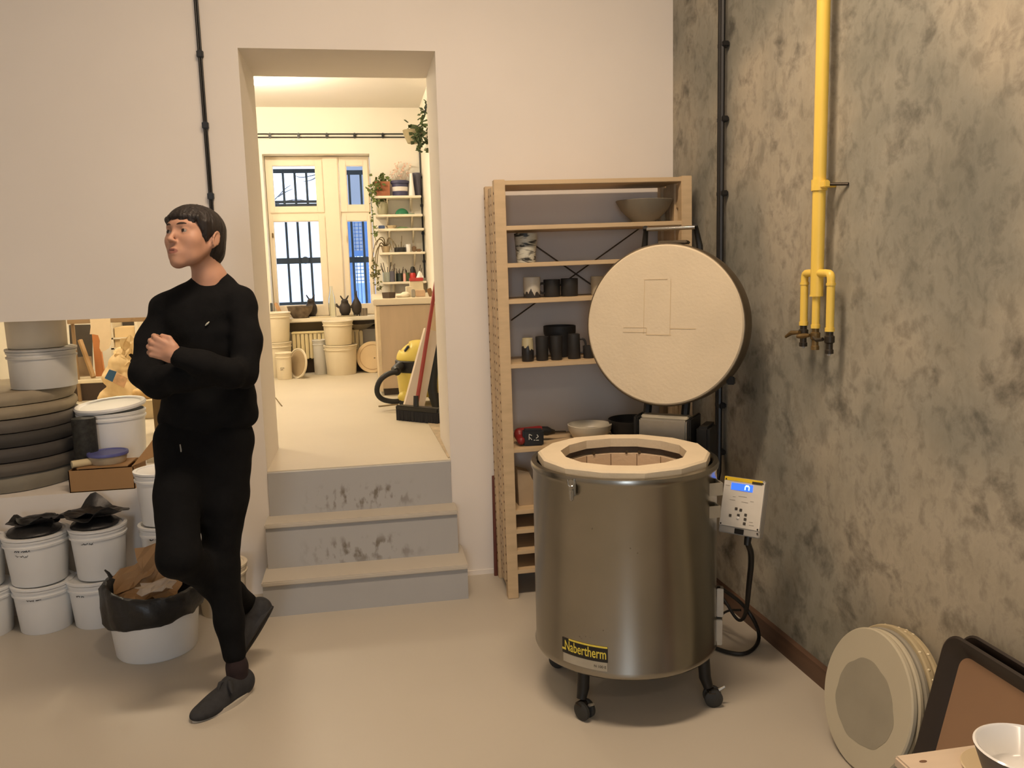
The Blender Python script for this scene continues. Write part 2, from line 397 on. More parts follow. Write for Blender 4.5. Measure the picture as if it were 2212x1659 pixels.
# lamps on the ceiling of this room (above the frame)
lampw = M('lamp_glass', (255, 240, 214), 0.4, emit=((255, 214, 160), 2.0))
lampb = M('lamp_housing', (210, 206, 198), 0.4)
for nm, y in (('row nearer the stairs', 1.95), ('row behind the camera', -1.6)):
    xx = 0.25 if y > 0 else 0.3
    t = thing('ceiling_lamp', 'long white lamp on the ceiling, in the ' + nm, 'lamp', (xx, y, 3.35))
    MB().bb((xx-.62, y-.14, 3.315), (xx+.62, y+.14, 3.35), .008).build('housing', lampb, t)
    MB().bb((xx-.6, y-.125, 3.30), (xx+.6, y+.125, 3.315), .004).build('diffuser', lampw, t)
# rear room shell
m = MB(); m.bb((-3.3, WB, ZF-.25), (RX+.02, RY+.02, ZF)); m.bb((DX0, WY+.012, ZF-.06), (DX1, WB, ZF)); struct(m, 'floor_rear', floor2_m)
WX0, WX1 = at(570, 400, Y=RY).x, at(801, 400, Y=RY).x
WZ0, WZ1 = at(700, 688, Y=RY).z-.005, at(690, 332, Y=RY).z
m = MB(); m.bb((-3.3, RY, 0), (WX0, RY+.26, 2.95)); m.bb((WX1, RY, 0), (RX+.3, RY+.26, 2.95)); m.bb((WX0, RY, 0), (WX1, RY+.26, WZ0)); m.bb((WX0, RY, WZ1), (WX1, RY+.26, 2.95))
struct(m, 'wall_rear', rear_wall_m)
m = MB(); m.bb((RX, WB, 0), (RX+.2, RY, 2.95)); struct(m, 'wall_rear_right', rear_wall_m)
m = MB(); m.bb((-3.5, WB, 0), (-3.3, RY, 2.95)); struct(m, 'wall_rear_left', rear_wall_m)
ZC = at(720, 232, Y=RY).z
m = MB(); m.bb((-3.3, WB, ZC), (RX+.2, RY, ZC+.12)); struct(m, 'ceiling_rear', ceil_m)
# ------------------------------------------------------------------ staircase of three risers
t = thing('staircase', 'three grey painted steps rising through the doorway with scuffed risers', 'stairs', (-.05, 3.66, 0))
STEPS = [(-.493, .392, 3.515, .160), (-.485, .370, 3.668, .366)]
for i, (xa, xb, yf, z) in enumerate(STEPS):
    z0 = 0 if i == 0 else STEPS[i-1][3]
    r = MB().bb((xa+.004, yf+.012, 0), (xb-.004, WY, z-.022))
    o = bpy.data.objects.new('riser', r.mesh('riser', riser_m if i else M('riser_paint', (170, 169, 167), .6, var=.03, scale=5), Vector(((xa+xb)/2, yf, z0+.055)))); COL.objects.link(o); o.parent = t
    o.location = Vector(((xa+xb)/2, yf, z0+.055))-t.location
    MB().bb((xa, yf, z-.022), (xb, WY, z), .005).build('tread', tread_m, t)
r = MB().bb((DX0+.002, WY-.012, STEPS[1][3]), (DX1-.002, WY+.012, ZF-.004))
o = bpy.data.objects.new('riser', r.mesh('riser', riser_m, Vector((-.05, WY-.01, STEPS[1][3]+.06)))); COL.objects.link(o); o.parent = t; o.location = Vector((-.05, WY-.01, STEPS[1][3]+.06))-t.location
# ================================================================== cables and pipes
black_pl = M('black_plastic', (24, 23, 22), 0.45, var=0.2)
black_matte = M('matte_black', (20, 19, 18), 0.8, var=0.25, scale=14)
def cable_run(name, label, pts, r, clips, axis, mat=black_pl, n=2, gap=0.012, group=None, cs=(.024, .02, .03)):
    "n parallel cables held by clips"
    t = thing(name, label, 'cable', pts[0], 0, group)
    ax = Vector(axis)
    for k in range(n):
        off = ax*((k-(n-1)/2)*gap)
        MB().tube([Vector(p)+off for p in pts], r, 8).build('cable', mat, t)
    for c in clips: MB().box(c, cs, None, .004).build('clip', mat, t)
    return t
A = [at(423, 0, Y=WY-.016), at(438, 200, Y=WY-.016), at(456, 430, Y=WY-.016)]
xm = sum(a.x for a in A)/3
cl = [(at(432, y, Y=WY-.012).x*0+xm, WY-.014, at(440, y, Y=WY-.014).z) for y in (117, 271, 424)]
cable_run('wall_cable', 'pair of thin black cables running down the white wall above the person', [(xm, WY-.016, TOP), (xm, WY-.016, 1.30)], .0048, cl, (1, 0, 0), gap=.0085, cs=(.026, .026, .030))
# black conduit beside the concrete corner
cx_ = at(1556, 400, Y=3.50).x
ycond = 3.50
for _ in range(8):
    ycond = at(1556, 420, X=wxr(ycond)-.026).y
xc = wxr(ycond)-.026
cl = [(xc+.008, ycond, at(1556, y, Y=ycond).z) for y in (97, 258, 418, 875, 975)]
t = cable_run('black_conduit', 'thick black cable pair clipped down the concrete wall behind the kiln', [(xc, ycond, TOP), (xc, ycond, .70), (xc-.01, ycond-.02, .58), (xc-.05, ycond-.06, .48), (xc-.10, ycond-.12, .42)], .011, cl, (0, 1, 0), gap=.020, cs=(.03, .055, .022))
# yellow gas pipe with a three-legged manifold
yel = M('yellow_paint', (234, 200, 88), 0.42, var=0.05, scale=5)
brass = M('old_brass', (120, 98, 62), 0.45, 0.7, var=0.3, scale=30)
dkmetal = M('dark_metal', (66, 60, 52), 0.45, 0.7, var=0.3, scale=30)
yp = 2.8
for _ in range(10): yp = at(1771, 350, X=wxr(yp)-.055).y
xp = wxr(yp)-.055
def gz(y): return at(1766, y, Y=yp).z
def gx(px, y): return at(px, y, X=xp).y
R = 14.0/1800*(Vector((xp, yp, 2))-CP).dot(FW)
t = thing('gas_pipe', 'bright yellow gas pipe down the concrete wall ending in three capped legs', 'pipe', (xp, yp, 0.9))
MB().cyl((xp, yp, TOP), (xp, yp, gz(640)), R).build('main_pipe', yel, t)
zc = gz(400)
b = MB().cyl((xp, yp, zc-.017), (xp, yp, zc+.017), R*1.22); b.cyl((xp, yp, zc), (wxr(yp), yp, zc), .008, seg=10); b.box((xp, yp-R*1.6, zc), (.02, .03, .022), None, .003); b.build('pipe_clamp', yel, t)
MB().cyl((xp+.02, yp-R*1.5, zc), (wxr(yp), yp-.075, zc-.004), .005, seg=8).build('clamp_screw', dkmetal, t)
ya, yb, yc = gx(1737, 650), gx(1763, 650), gx(1794, 650)
r2 = R*0.62
zj = gz(590)
MB().tube([(xp, yp, zj), (xp, ya-.012, zj), (xp, ya-.003, zj-.005), (xp, ya, zj-.018), (xp, ya, zj-.04)], r2*.98, 14, smooth=1).build('elbow', yel, t)
MB().tube([(xp, yp, zj), (xp, yc+.014, zj), (xp, yc+.003, zj-.005), (xp, yc, zj-.018), (xp, yc, zj-.04)], r2, 14, smooth=1).build('elbow', yel, t)
MB().cyl((xp, yb, gz(640)), (xp, yb, gz(625)), R*1.05, R*.75).build('reducer', yel, t)
for i, (yy, top, bot) in enumerate(((ya, zj-.03, gz(706)), (yb, gz(630), gz(709)), (yc, zj-.03, gz(712)))):
    lg = MB().cyl((xp, yy, top), (xp, yy, bot), r2); lg.cyl((xp, yy, top), (xp, yy, top-.008), r2*1.15); lg.cyl((xp, yy, bot+.012), (xp, yy, bot), r2*1.18)
    o = lg.build('leg_pipe', yel, t)
    v = MB().lathe([(0, 0), (r2*.9, 0), (r2*.9, -.012), (r2*1.25, -.015), (r2*1.25, -.034), (r2*.85, -.038), (r2*.85, -.056), (r2*1.05, -.058), (r2*1.05, -.07), (0, -.07)], (xp, yy, bot), (0, 0, 1), 12)
    o2 = v.build('valve', dkmetal if i != 1 else brass, t)
    if i == 0: MB().tube([(xp-.02, yy-.01, bot-.022), (xp-.026, yy+.03, bot-.026), (xp-.028, yy+.065, bot-.042)], [.006, .008, .005], 8).build('lever', brass, t)
    if i == 1: MB().tube([(xp-.02, yy, bot-.022), (xp-.028, yy+.025, bot-.026), (xp-.028, yy+.06, bot-.03)], [.005, .009, .007], 8).build('lever', brass, t)
    if i == 2: MB().tube([(xp-.02, yy+.005, bot-.024), (xp-.026, yy+.03, bot-.028), (xp-.026, yy+.05, bot-.02)], [.006, .007, .005], 8).build('lever', dkmetal, t)
    if i != 1: MB().cyl((xp, yy, bot-.07), (xp, yy, bot-.076), r2*.5, seg=12).build('cap', M('pale_cap', (180, 176, 166), .5), t)
# ================================================================== kiln
def brushed():
    m = bpy.data.materials.new('brushed_steel'); m.use_nodes = True; n = m.node_tree; b = n.nodes['Principled BSDF']; L = n.links
    b.inputs['Metallic'].default_value = 1.0; b.inputs['Roughness'].default_value = 0.27
    t = n.nodes.new('ShaderNodeTexCoord'); mp = n.nodes.new('ShaderNodeMapping'); mp.inputs['Scale'].default_value = (2, 2, 2); L.new(t.outputs['Object'], mp.inputs[0])
    q = n.nodes.new('ShaderNodeTexNoise'); q.inputs['Scale'].default_value = 3; q.inputs['Detail'].default_value = 3; L.new(mp.outputs[0], q.inputs['Vector'])
    r = n.nodes.new('ShaderNodeValToRGB'); e = r.color_ramp.elements; e[0].position = .3; e[1].position = .7; e[0].color = (*lin((150, 147, 138)), 1); e[1].color = (*lin((158, 154, 145)), 1)
    L.new(q.outputs[0], r.inputs[0]); L.new(r.outputs[0], b.inputs['Base Color'])
    return m
steel = brushed()
galv = M('galvanised', (172, 168, 158), 0.42, 0.85, var=0.08, scale=20)
brick = M('fire_brick', (208, 193, 166), 0.9, var=0.05, scale=6, bump=0.12, bscale=90)
brick_in = M('fire_brick_inside', (214, 190, 160), 0.9, var=0.10, scale=5, bump=0.15, bscale=60)
groove_m = M('element_groove', (104, 92, 80), 0.85, var=0.3, scale=12)
seam_m = M('brick_seam', (196, 177, 144), 0.9)
bandm = M('weathered_band', (112, 100, 82), 0.5, 0.75, var=0.25, scale=8)
blk = M('black_steel', (30, 29, 27), 0.5, 0.3, var=0.2)
chrome = M('chrome', (200, 198, 192), 0.16, 1.0, var=0.03)
rubber = M('castor_rubber', (44, 44, 42), 0.6, var=0.2)
KX, KY, KR, K0, K1 = 0.833, 2.646, 0.308, 0.165, 0.813
K = Vector((KX, KY, 0))
kiln = thing('pottery_kiln', 'round stainless steel top loading kiln on castors with its lid standing open', 'kiln', (KX, KY, 0))
def kp(a, r, z): return Vector((KX+r*math.cos(math.radians(a)), KY+r*math.sin(math.radians(a)), z))
b = MB()
b.lathe([(0, K0), (KR-.02, K0), (KR, K0+.006), (KR+.004, K0+.016), (KR, K0+.026), (KR-.001, K1-.03), (KR+.004, K1-.022), (KR+.006, K1-.012), (KR+.003, K1-.002), (KR-.012, K1), (KR-.016, K1-.01), (KR-.016, K1-.3)], K, seg=128)
body = b.build('body', steel, kiln, 60)
# dents and chips
d = MB()
for a, z in ((-126, .655), (-104, .60), (-100, .585), (-136, .33), (-131, .30), (-134, .29), (-135, .245+.05), (-128, .24+.06), (-120, .26+.07)):
    d.sph(kp(a, KR-.0012, z), (.0026, .0026, .003), seg=8)
d.build('chip', M('chip_mark', (110, 100, 84), .6), body)
# brick collar: polygonal ring with segmented inner wall
b = MB(); n = 14; zt = K1+.020
ro = [.262+.0 for _ in range(n)]
def ringpoly(r, z, a0=8): return [kp(a0+360*k/n, r/math.cos(PI/n)*(.985 if k % 2 else 1), z) for k in range(n)]
lo, hi, hi2 = ringpoly(.283, K1-.012), ringpoly(.283, zt-.006), ringpoly(.276, zt)
ii, ii2 = ringpoly(.207, zt), ringpoly(.207, zt-.030)
V = lo+hi+hi2+ii+ii2
Fs = []
for L_ in range(4):
    for k in range(n): Fs.append((L_*n+k, L_*n+(k+1) % n, (L_+1)*n+(k+1) % n, (L_+1)*n+k))
b.add(V, Fs); b.build('brick_collar', brick, kiln, 20)
b = MB(); q1, q2 = ringpoly(.226, zt-.030), ringpoly(.226, zt-.055); q0 = ringpoly(.205, zt-.030)
b.add(q0+q1+q2, [(k, (k+1) % n, n+(k+1) % n, n+k) for k in range(n)]+[(n+k, n+(k+1) % n, 2*n+(k+1) % n, 2*n+k) for k in range(n)]); b.build('element_groove', groove_m, kiln, 20)
b = MB(); s0, s1, s2 = ringpoly(.226, zt-.055), ringpoly(.207, zt-.056), ringpoly(.207, .30)
b.add(s0+s1+s2, [(k, (k+1) % n, n+(k+1) % n, n+k) for k in range(n)]+[(n+k, n+(k+1) % n, 2*n+(k+1) % n, 2*n+k) for k in range(n)]+[tuple(2*n+k for k in range(n))]); ch = b.build('chamber', brick_in, kiln, 10)
b = MB()
for k in range(n):
    p = ringpoly(.2065, zt-.057)[k]; q = Vector((p.x, p.y, .31)); b.tube([p, q], .0014, 6)
b.build('brick_joint', M('dark_joint', (120, 96, 74), .9), ch)
b = MB(); a_ = ringpoly(.207, zt-.03)
for k, w_ in ((2, .9), (4, .7), (3, .4)):
    p = a_[k]*w_+a_[k-1]*(1-w_); b.box((p.x, p.y, zt-.050), (.012, .008, .012), None, .003)
b.build('element_pin', bandm, ch)
# latch
def on_wall(a, z, r=KR):
    p = kp(a, r, z); nrm = Vector((math.cos(math.radians(a)), math.sin(math.radians(a)), 0)); tg = Vector((-nrm.y, nrm.x, 0)); R3 = Matrix((tg, nrm, Vector((0, 0, 1)))).transposed(); return p, R3
p, R3 = on_wall(-137.5, .777, KR+.006)
b = MB().box(p, (.024, .010, .050), R3, .003); lt = b.build('latch', galv, kiln)
p2, _ = on_wall(-137.5, .785, KR+.014)
MB().tube([p2+Vector((-.01, 0, .022)), p2+Vector((-.008, -.004, 0)), p2+Vector((.008, -.004, 0)), p2+Vector((.010, 0, .022))], .0028, 8, smooth=1).build('wire_loop', chrome, lt)
p3_, R3 = on_wall(-137.0, .757, KR+.016)
MB().box(p3_, (.014, .012, .036), R3, .004).build('lever', galv, lt)
# lid, standing open behind
LC = Vector((1.087, 2.959, 1.227)); LR = .305; laz = math.radians(37); lti = math.radians(4.1)
LN = Vector((-math.sin(laz)*math.cos(lti), -math.cos(laz)*math.cos(lti), math.sin(lti))); LU = Vector((0, 0, 1)); LU = (LU-LN*LU.dot(LN)).normalized(); LW = LU.cross(LN).normalized()
def lp(u_, v_, n_=0.0): return LC+LW*u_+LU*v_+LN*n_
# LW points to the viewer's right when looking at the face
lid = MB().lathe([(0, -.115), (LR-.01, -.115), (LR, -.108), (LR, -.012), (LR-.004, -.006), (LR-.012, -.004)], LC, LN, 96).build('lid', bandm, kiln)
fb = MB().lathe([(LR-.010, -.03), (LR-.006, -.006), (LR-.012, 0), (0, 0)], LC, LN, 96); fb.build('lid_brick', brick, lid)
def lrect(u0, u1, v0, v1, n0=-.001, n1=.0012): 
    c = lp((u0+u1)/2, (v0+v1)/2, (n0+n1)/2); R3 = Matrix((LW, LU, LN)).transposed(); return MB().box(c, (u1-u0, v1-v0, n1-n0), R3)
S = .305/178.0      # metres per pixel on the face
sm = MB()
for (x0, y0_, x1, y1_) in ((1349, 715, 1403, 716.5), (1350, 705, 1403, 706), (1402, 720, 1458, 722), (1456, 706, 1512, 708), (1396, 600, 1448, 601.5), (1455, 600, 1456.2, 720), (1396, 600, 1397, 720), (1402, 706, 1403.2, 722)):
    s_ = lrect((x0-1439)*S, (x1-1439)*S, (700-y1_)*S, (700-y0_)*S); sm.add(s_.v, s_.f)
sm.build('brick_seam', seam_m, lid)
# handle above the lid: two black arms and a chrome bar
for sgn, px in ((-1, 1378), (1, 1480)):
    u_ = (px-1432)*S*1.1
    MB().tube([lp(u_*1.16, LR*.80, -.117), lp(u_*1.12, LR*.98, -.12), lp(u_*1.02, LR+.055, -.10), lp(u_*1.0, LR+.068, -.085)], [.014, .013, .010, .010], 8).build('handle_arm', blk, lid)
MB().cyl(lp(-.094, LR+.060, -.085), lp(.092, LR+.060, -.085), .0075, seg=16).build('handle_bar', chrome, lid)
MB().box(lp(.02, LR+.004, -.06), (.11, .05, .012), Matrix((LW, LN, LU)).transposed(), .003).build('handle_plate', bandm, lid)
# small clasp on the lid's right lower rim
MB().box(lp(LR*.80, -LR*.66, -.06), (.03, .03, .02), Matrix((LW, LU, LN)).transposed(), .004).build('lid_catch', blk, lid)
# hinge box and arms behind
hd = Vector((math.sin(laz), math.cos(laz), 0)); hw = Vector((hd.y, -hd.x, 0)); RH = Matrix((hw, hd, Vector((0, 0, 1)))).transposed()
hc = at(1441, 925, Y=2.99)
MB().box(hc+Vector((0, 0, -.03)), (.185, .13, .15), RH, .006).build('hinge_box', galv, kiln)
MB().box(hc+Vector((0, 0, .048))-hd*.01, (.185, .05, .014), RH, .004).build('hinge_cover', M('pale_metal', (196, 188, 168), .45, .4), kiln)
for s_ in (-.102, .104):
    MB().box(hc+hw*s_+Vector((0, 0, -.04)), (.014, .15, .19), RH, .004).build('hinge_plate', blk, kiln)
MB().box(hc+hw*.145+Vector((0, 0, -.055))+hd*.03, (.05, .13, .15), RH, .01).build('spring_cover', blk, kiln)
for s_ in (-.085, .065):
    MB().tube([hc+hw*s_+Vector((0, 0, .0)), hc+hw*s_+hd*.03+Vector((0, 0, .08)), hc+hw*s_+hd*.06+Vector((0, 0, .2))], .017, 8).build('lid_arm', blk, kiln)
# bracket strip at right, low on the body
p, R3 = on_wall(-22, .32, KR+.012); b = MB().box(p, (.030, .022, .10), R3, .002); b.build('bracket_strip', galv, kiln)
p, R3 = on_wall(-24, .22, KR+.010); b = MB().box(p, (.03, .02, .09), R3, .002); b.build('bracket_strip', galv, kiln)
p, R3 = on_wall(-22, .27, KR+.008); MB().box(p, (.016, .014, .20), R3, .002).build('bracket_rail', blk, kiln)
# legs with castors
for a, r, ax in ((-139, .272, -1.0), (-42, .300, -.2), (45, .28, 2.0), (139, .28, -.6)):
    c = kp(a, r, 0); t0 = kp(a, r-.02 if a != -42 else r-.045, K0+.002)
    t0 = Vector((c.x*.94+KX*.06, c.y*.94+KY*.06, K0+.002)); lg = MB().tube([t0, Vector((t0.x*.7+c.x*.3, t0.y*.7+c.y*.3, .095)), Vector((c.x, c.y, .062))], [.020, .020, .016], 14).build('leg', blk, kiln)
    fd = Vector((math.cos(ax), math.sin(ax), 0)); sd = Vector((-fd.y, fd.x, 0)); wc = Vector((c.x, c.y, .030))+fd*.014
    for q in (-1, 1):
        MB().lathe([(0, -.009), (.024, -.009), (.030, -.005), (.030, .005), (.024, .009), (0, .009)], wc+sd*.014*q, sd, 24).build('castor_wheel', rubber, lg)
    MB().box(wc+Vector((0, 0, .022))-fd*.006, (.03, .05, .012), Matrix((fd, sd, Vector((0, 0, 1)))).transposed(), .004).build('castor_fork', dkmetal, lg)
    MB().tube([wc+fd*.02+Vector((0, 0, .022)), wc+fd*.04+Vector((0, 0, .034))], [.006, .004], 8).build('castor_brake', galv, lg)
# name plate, bent round the body
lab = MB(); A0, A1, LZ0, LZ1 = -147.8, -117.5, .205, .275; RL = KR+.0018
def curved(m_, a0, a1, z0, z1, r, nseg=24, mi=0):
    V = []; Fs = []
    for k in range(nseg+1):
        a = a0+(a1-a0)*k/nseg; V += [kp(a, r, z0), kp(a, r, z1), kp(a, r-.0015, z1), kp(a, r-.0015, z0)]
    for k in range(nseg):
        o = 4*k; Fs += [(o, o+4, o+5, o+1), (o+1, o+5, o+6, o+2), (o+3, o+2, o+6, o+7), (o, o+3, o+7, o+4)]
    Fs += [(0, 1, 2, 3), (4*nseg+3, 4*nseg+2, 4*nseg+1, 4*nseg)]
    m_.add(V, Fs, mi)
def label_block(): pass
curved(lab, A0, A1, LZ0+.020, LZ1, RL); np_ = lab.build('name_plate', M('plate_black', (20, 18, 16), .45), kiln)
l2 = MB(); curved(l2, A0+.6, A1-.4, LZ0-.010, LZ0+.019, RL-.0004); l2.build('model_strip', M('plate_grey', (168, 160, 142), .5), kiln)
def text_mesh(s_, size):
    c = bpy.data.curves.new('lettering', 'FONT'); c.body = s_; c.size = size; c.resolution_u = 3; c.offset = size*.012
    o = bpy.data.objects.new('lettering', c); COL.objects.link(o); bpy.context.view_layer.update()
    dg = bpy.context.evaluated_depsgraph_get(); me = o.evaluated_get(dg).to_mesh()
    V = [v.co.copy() for v in me.vertices]; Fs = [tuple(p.vertices) for p in me.polygons]
    o.evaluated_get(dg).to_mesh_clear(); bpy.data.objects.remove(o); bpy.data.curves.remove(c)
    return V, Fs
def text_bent(s_, size, a_start, z, r, width=None, mat=None, parent=None):
    V, Fs = text_mesh(s_, size)
    x0 = min(v.x for v in V); x1 = max(v.x for v in V); k = (width/(x1-x0)) if width else 1
    m_ = MB(); m_.add([kp(a_start+math.degrees((v.x-x0)*k/r), r, z+v.y) for v in V], Fs); return m_.build('lettering', mat, parent)
yl = M('plate_yellow', (222, 202, 78), .45, var=.03)
arc = math.radians(A1-A0)*RL
text_bent('Nabertherm', .047, A0+2.2, LZ0+.031, RL+.0008, arc*.90, yl, np_)
b = MB(); curved(b, A0+5.2, A1-.1, LZ0+.0665, LZ0+.0715, RL+.0010); curved(b, A0+.1, A0+3.0, LZ0+.031, LZ0+.037, RL+.0010); b.build('logo_bar', yl, np_)
text_bent('N 100 E', .012, A1-8.2, LZ0+.0, RL+.0006, None, M('plate_ink', (70, 64, 56), .6), np_)
# controller on two flat brackets
PC = Vector((1.244, 2.611, .617)); paz, pti = .844, .277; PW, PH = .147, .196
PN = Vector((-math.sin(paz)*math.cos(pti), -math.cos(paz)*math.cos(pti), math.sin(pti))); PWx = Vector((math.cos(paz), -math.sin(paz), 0)); PU = PWx.cross(PN)*-1
if PU.z < 0: PU = -PU
RP = Matrix((PWx, PU, PN)).transposed()
if RP.determinant() < 0: RP = Matrix((PWx, PU, PWx.cross(PU))).transposed()
def pp(u_, v_, n_): return PC+PWx*u_+PU*v_+PN*n_
ctl = MB().box(pp(0, 0, -.021), (PW, PH, .040), RP, .003).build('controller', M('controller_shell', (176, 172, 164), .5, .2), kiln)
MB().box(pp(0, .010, .0004), (PW*.985, PH*.84, .0018), RP).build('front_plate', M('controller_front', (214, 208, 196), .45), ctl)
MB().box(pp(-.004, .0905, .0012), (PW*.93, .0125, .002), RP).build('yellow_band', M('controller_yellow', (232, 196, 44), .5), ctl)
MB().box(pp(.046, .0865, .0022), (.036, .0085, .0012), RP).build('maker_mark', M('mark_dark', (62, 54, 36), .5), ctl)
MB().box(pp(-.006, .0655, .0016), (.078, .024, .002), RP).build('screen', M('blue_screen', (40, 96, 240), .25, emit=((70, 120, 255), 1.0)), ctl)
dg_ = MB(); 
for (u0, v0, u1, v1) in ((.006, .058, .006, .070), (.020, .058, .020, .070), (.006, .071, .020, .071), (.008, .0735, .018, .0735)):
    dg_.tube([pp(u0, v0, .0032), pp(u1, v1, .0032)], .0017, 6)
dg_.build('screen_digit', M('screen_digit', (210, 240, 255), .3, emit=((190, 235, 255), 1.6)), ctl)
bt = M('button_dark', (72, 66, 58), .6)
for (u_, v_) in ((-.0175, -.010), (-.0005, -.012), (-.036, -.036), (-.007, -.031), (.0185, -.026), (.0185, -.041), (.0175, -.056)):
    MB().box(pp(u_, v_, .0022), (.0095, .0095, .002), RP, .0008).build('button', bt, ctl)
MB().sph(pp(-.008, -.040, .0018), (.006, .006, .003), RP, 12).build('dial', M('dial_white', (232, 228, 220), .5), ctl)
pr_ = MB()
for k, (u_, v_, w_) in enumerate(((-.058, .066, .014), (-.03, .03, .01), (.0, .034, .03), (.035, .022, .012), (-.035, .018, .02), (.01, .016, .024), (.040, -.048, .014), (.043, -.058, .017))):
    pr_.box(pp(u_, v_, .0015), (w_, .0018, .0006), RP)
pr_.build('printed_line', M('print_grey', (150, 144, 132), .6), ctl)
MB().box(pp(.002, -.0855, .0008), (.033, .018, .003), RP, .001).build('power_switch', black_pl, ctl)
for (u_, v_) in ((-.066, .088), (.066, .088), (-.067, -.068), (.066, -.068), (.067, -.082)): MB().cyl(pp(u_, v_, .001), pp(u_, v_, .003), .0028, seg=10).build('screw', dkmetal, ctl)
bk = M('bracket_flat', (172, 164, 146), .5, .4)
for (xa, xb, y0_, y1_) in ((1531, 1562, 1045, 1070), (1527, 1557, 1095, 1118)):
    a, b = at(xa, y0_, Y=2.425), at(xb, y1_, Y=2.425); zc = (a.z+b.z)/2; h_ = abs(a.z-b.z)/2
    m_ = MB().bb((a.x, 2.425, zc-h_), (b.x, 2.429, zc+h_), .001).bb((b.x-.004, 2.4292, zc-h_), (b.x, 2.70, zc+h_), .001); m_.build('bracket', bk, kiln)
# cables under the controller
cb = pp(.028, -PH/2, -.02)
MB().cyl(cb+PU*.006, cb-PU*.03, .013, .011, seg=16).build('cable_gland', black_pl, ctl)
Yc = 2.66
MB().tube([cb-PU*.02, at(1625, 1200, Y=2.62), at(1617, 1270, Y=2.66), at(1614, 1310, Y=2.72), at(1608, 1335, Y=2.78), at(1597, 1342, Y=2.80), at(1585, 1330, Y=2.82), at(1568, 1300, Y=2.86), at(1552, 1282, Y=2.90)], [.011, .0105, .010, .008, .007, .006, .006, .006, .006], 10, smooth=2).build('power_cable', black_pl, kiln)
MB().tube([at(1553, 1268, Y=2.95), at(1575, 1282, Y=2.88), at(1605, 1305, Y=2.80), at(1630, 1340, Y=2.74), at(1642, 1375, Z=.010), at(1632, 1400, Z=.010), at(1608, 1414, Z=.010), at(1575, 1410, Z=.010), at(1545, 1400, Z=.010)], .0075, 10, smooth=2).build('power_cable', black_pl, kiln)
MB().tube([at(1556, 1330, Y=2.95), at(1572, 1318, Y=2.90), at(1600, 1318, Y=2.85)], .0045, 8, smooth=2).build('power_cable', black_pl, kiln)
# ================================================================== plaster bats leaning on the concrete wall
plaster = M('plaster_dry', (190, 182, 160), 0.85, var=0.04, scale=4, bump=0.04, bscale=50)
plaster_y = M('plaster_old', (180, 166, 134), 0.85, var=0.12, scale=10, bump=0.05, bscale=40)
damp = M('plaster_damp', (156, 150, 133), 0.8, var=0.07, scale=7)
def bat(c_, R_, th, ti, az, label, mat, spot=False, flecks=False):
    n_ = Vector((-math.cos(az)*math.cos(ti), -math.sin(az)*math.cos(ti), math.sin(ti)))
    t = thing('plaster_bat', label, 'plaster bat', (c_.x, c_.y, 0), 0, 'plaster bats leaning on the concrete wall')
    MB().lathe([(0, -th), (R_-.004, -th), (R_, -th+.004), (R_, -.004), (R_-.004, 0), (0, 0)], c_, n_, 72).build('disc', mat, t)
    if spot:
        lz = n_.orthogonal().normalized()
        b = MB(); b.lathe([(R_*.66, -.001), (R_*.66, .0008), (0, .0008)], c_+(Vector((0, 0, 1))-n_*n_.z)*-.012, n_, 72, wob=lambda a, z: .025*math.sin(3*a+1)+.015*math.sin(7*a)+.008*math.sin(13*a+2), sx=.9, sy=1.0); b.build('damp_patch', damp, t)
        MB().sph(c_+n_*.001+Vector((0, -.015, -.045)), (.003, .003, .003), seg=8).build('pin_hole', dkmetal, t)
    if flecks:
        b = MB(); rng = random.Random(3); u1 = n_.orthogonal().normalized(); u2 = n_.cross(u1)
        for k in range(18):
            a = rng.uniform(0, 2*PI); d_ = u1*math.cos(a)+u2*math.sin(a); b.sph(c_+d_*R_-n_*rng.uniform(.004, th-.003)-d_*.002, (.005, .005, .0035), seg=6)
        b.build('glaze_fleck', M('pale_fleck', (226, 214, 182), .5), t)
bc = Vector((1.358, 2.042, .1955)); bti = math.radians(13.3)
offs = [0, .020, .038, .056, .078]
labs = ['front plaster bat with a grey damp oval, leaning in a stack', 'thin pale plaster bat directly behind the front one', 'greyish plaster bat in the middle of the leaning stack', 'yellowish plaster bat with pale flecks along its edge', 'rearmost plaster bat touching the concrete wall']
ths = [.018, .016, .016, .020, .018]
for k in range(5):
    R_ = (.2, .199, .2, .203, .2)[k]
    ti_ = bti - math.radians((0, .2, .3, .4, .4)[k])
    c_ = Vector((bc.x+offs[k]*math.cos(bti), bc.y-(0, .004, .006, .004, .012)[k], R_*math.cos(ti_)+.001+ths[k]*math.sin(ti_)))
    bat(c_, R_, ths[k], ti_, 0.0, labs[k], (plaster, plaster, M('plaster_grey', (150, 145, 132), .85, var=.06), plaster_y, plaster_y)[k], k == 0, k >= 3)
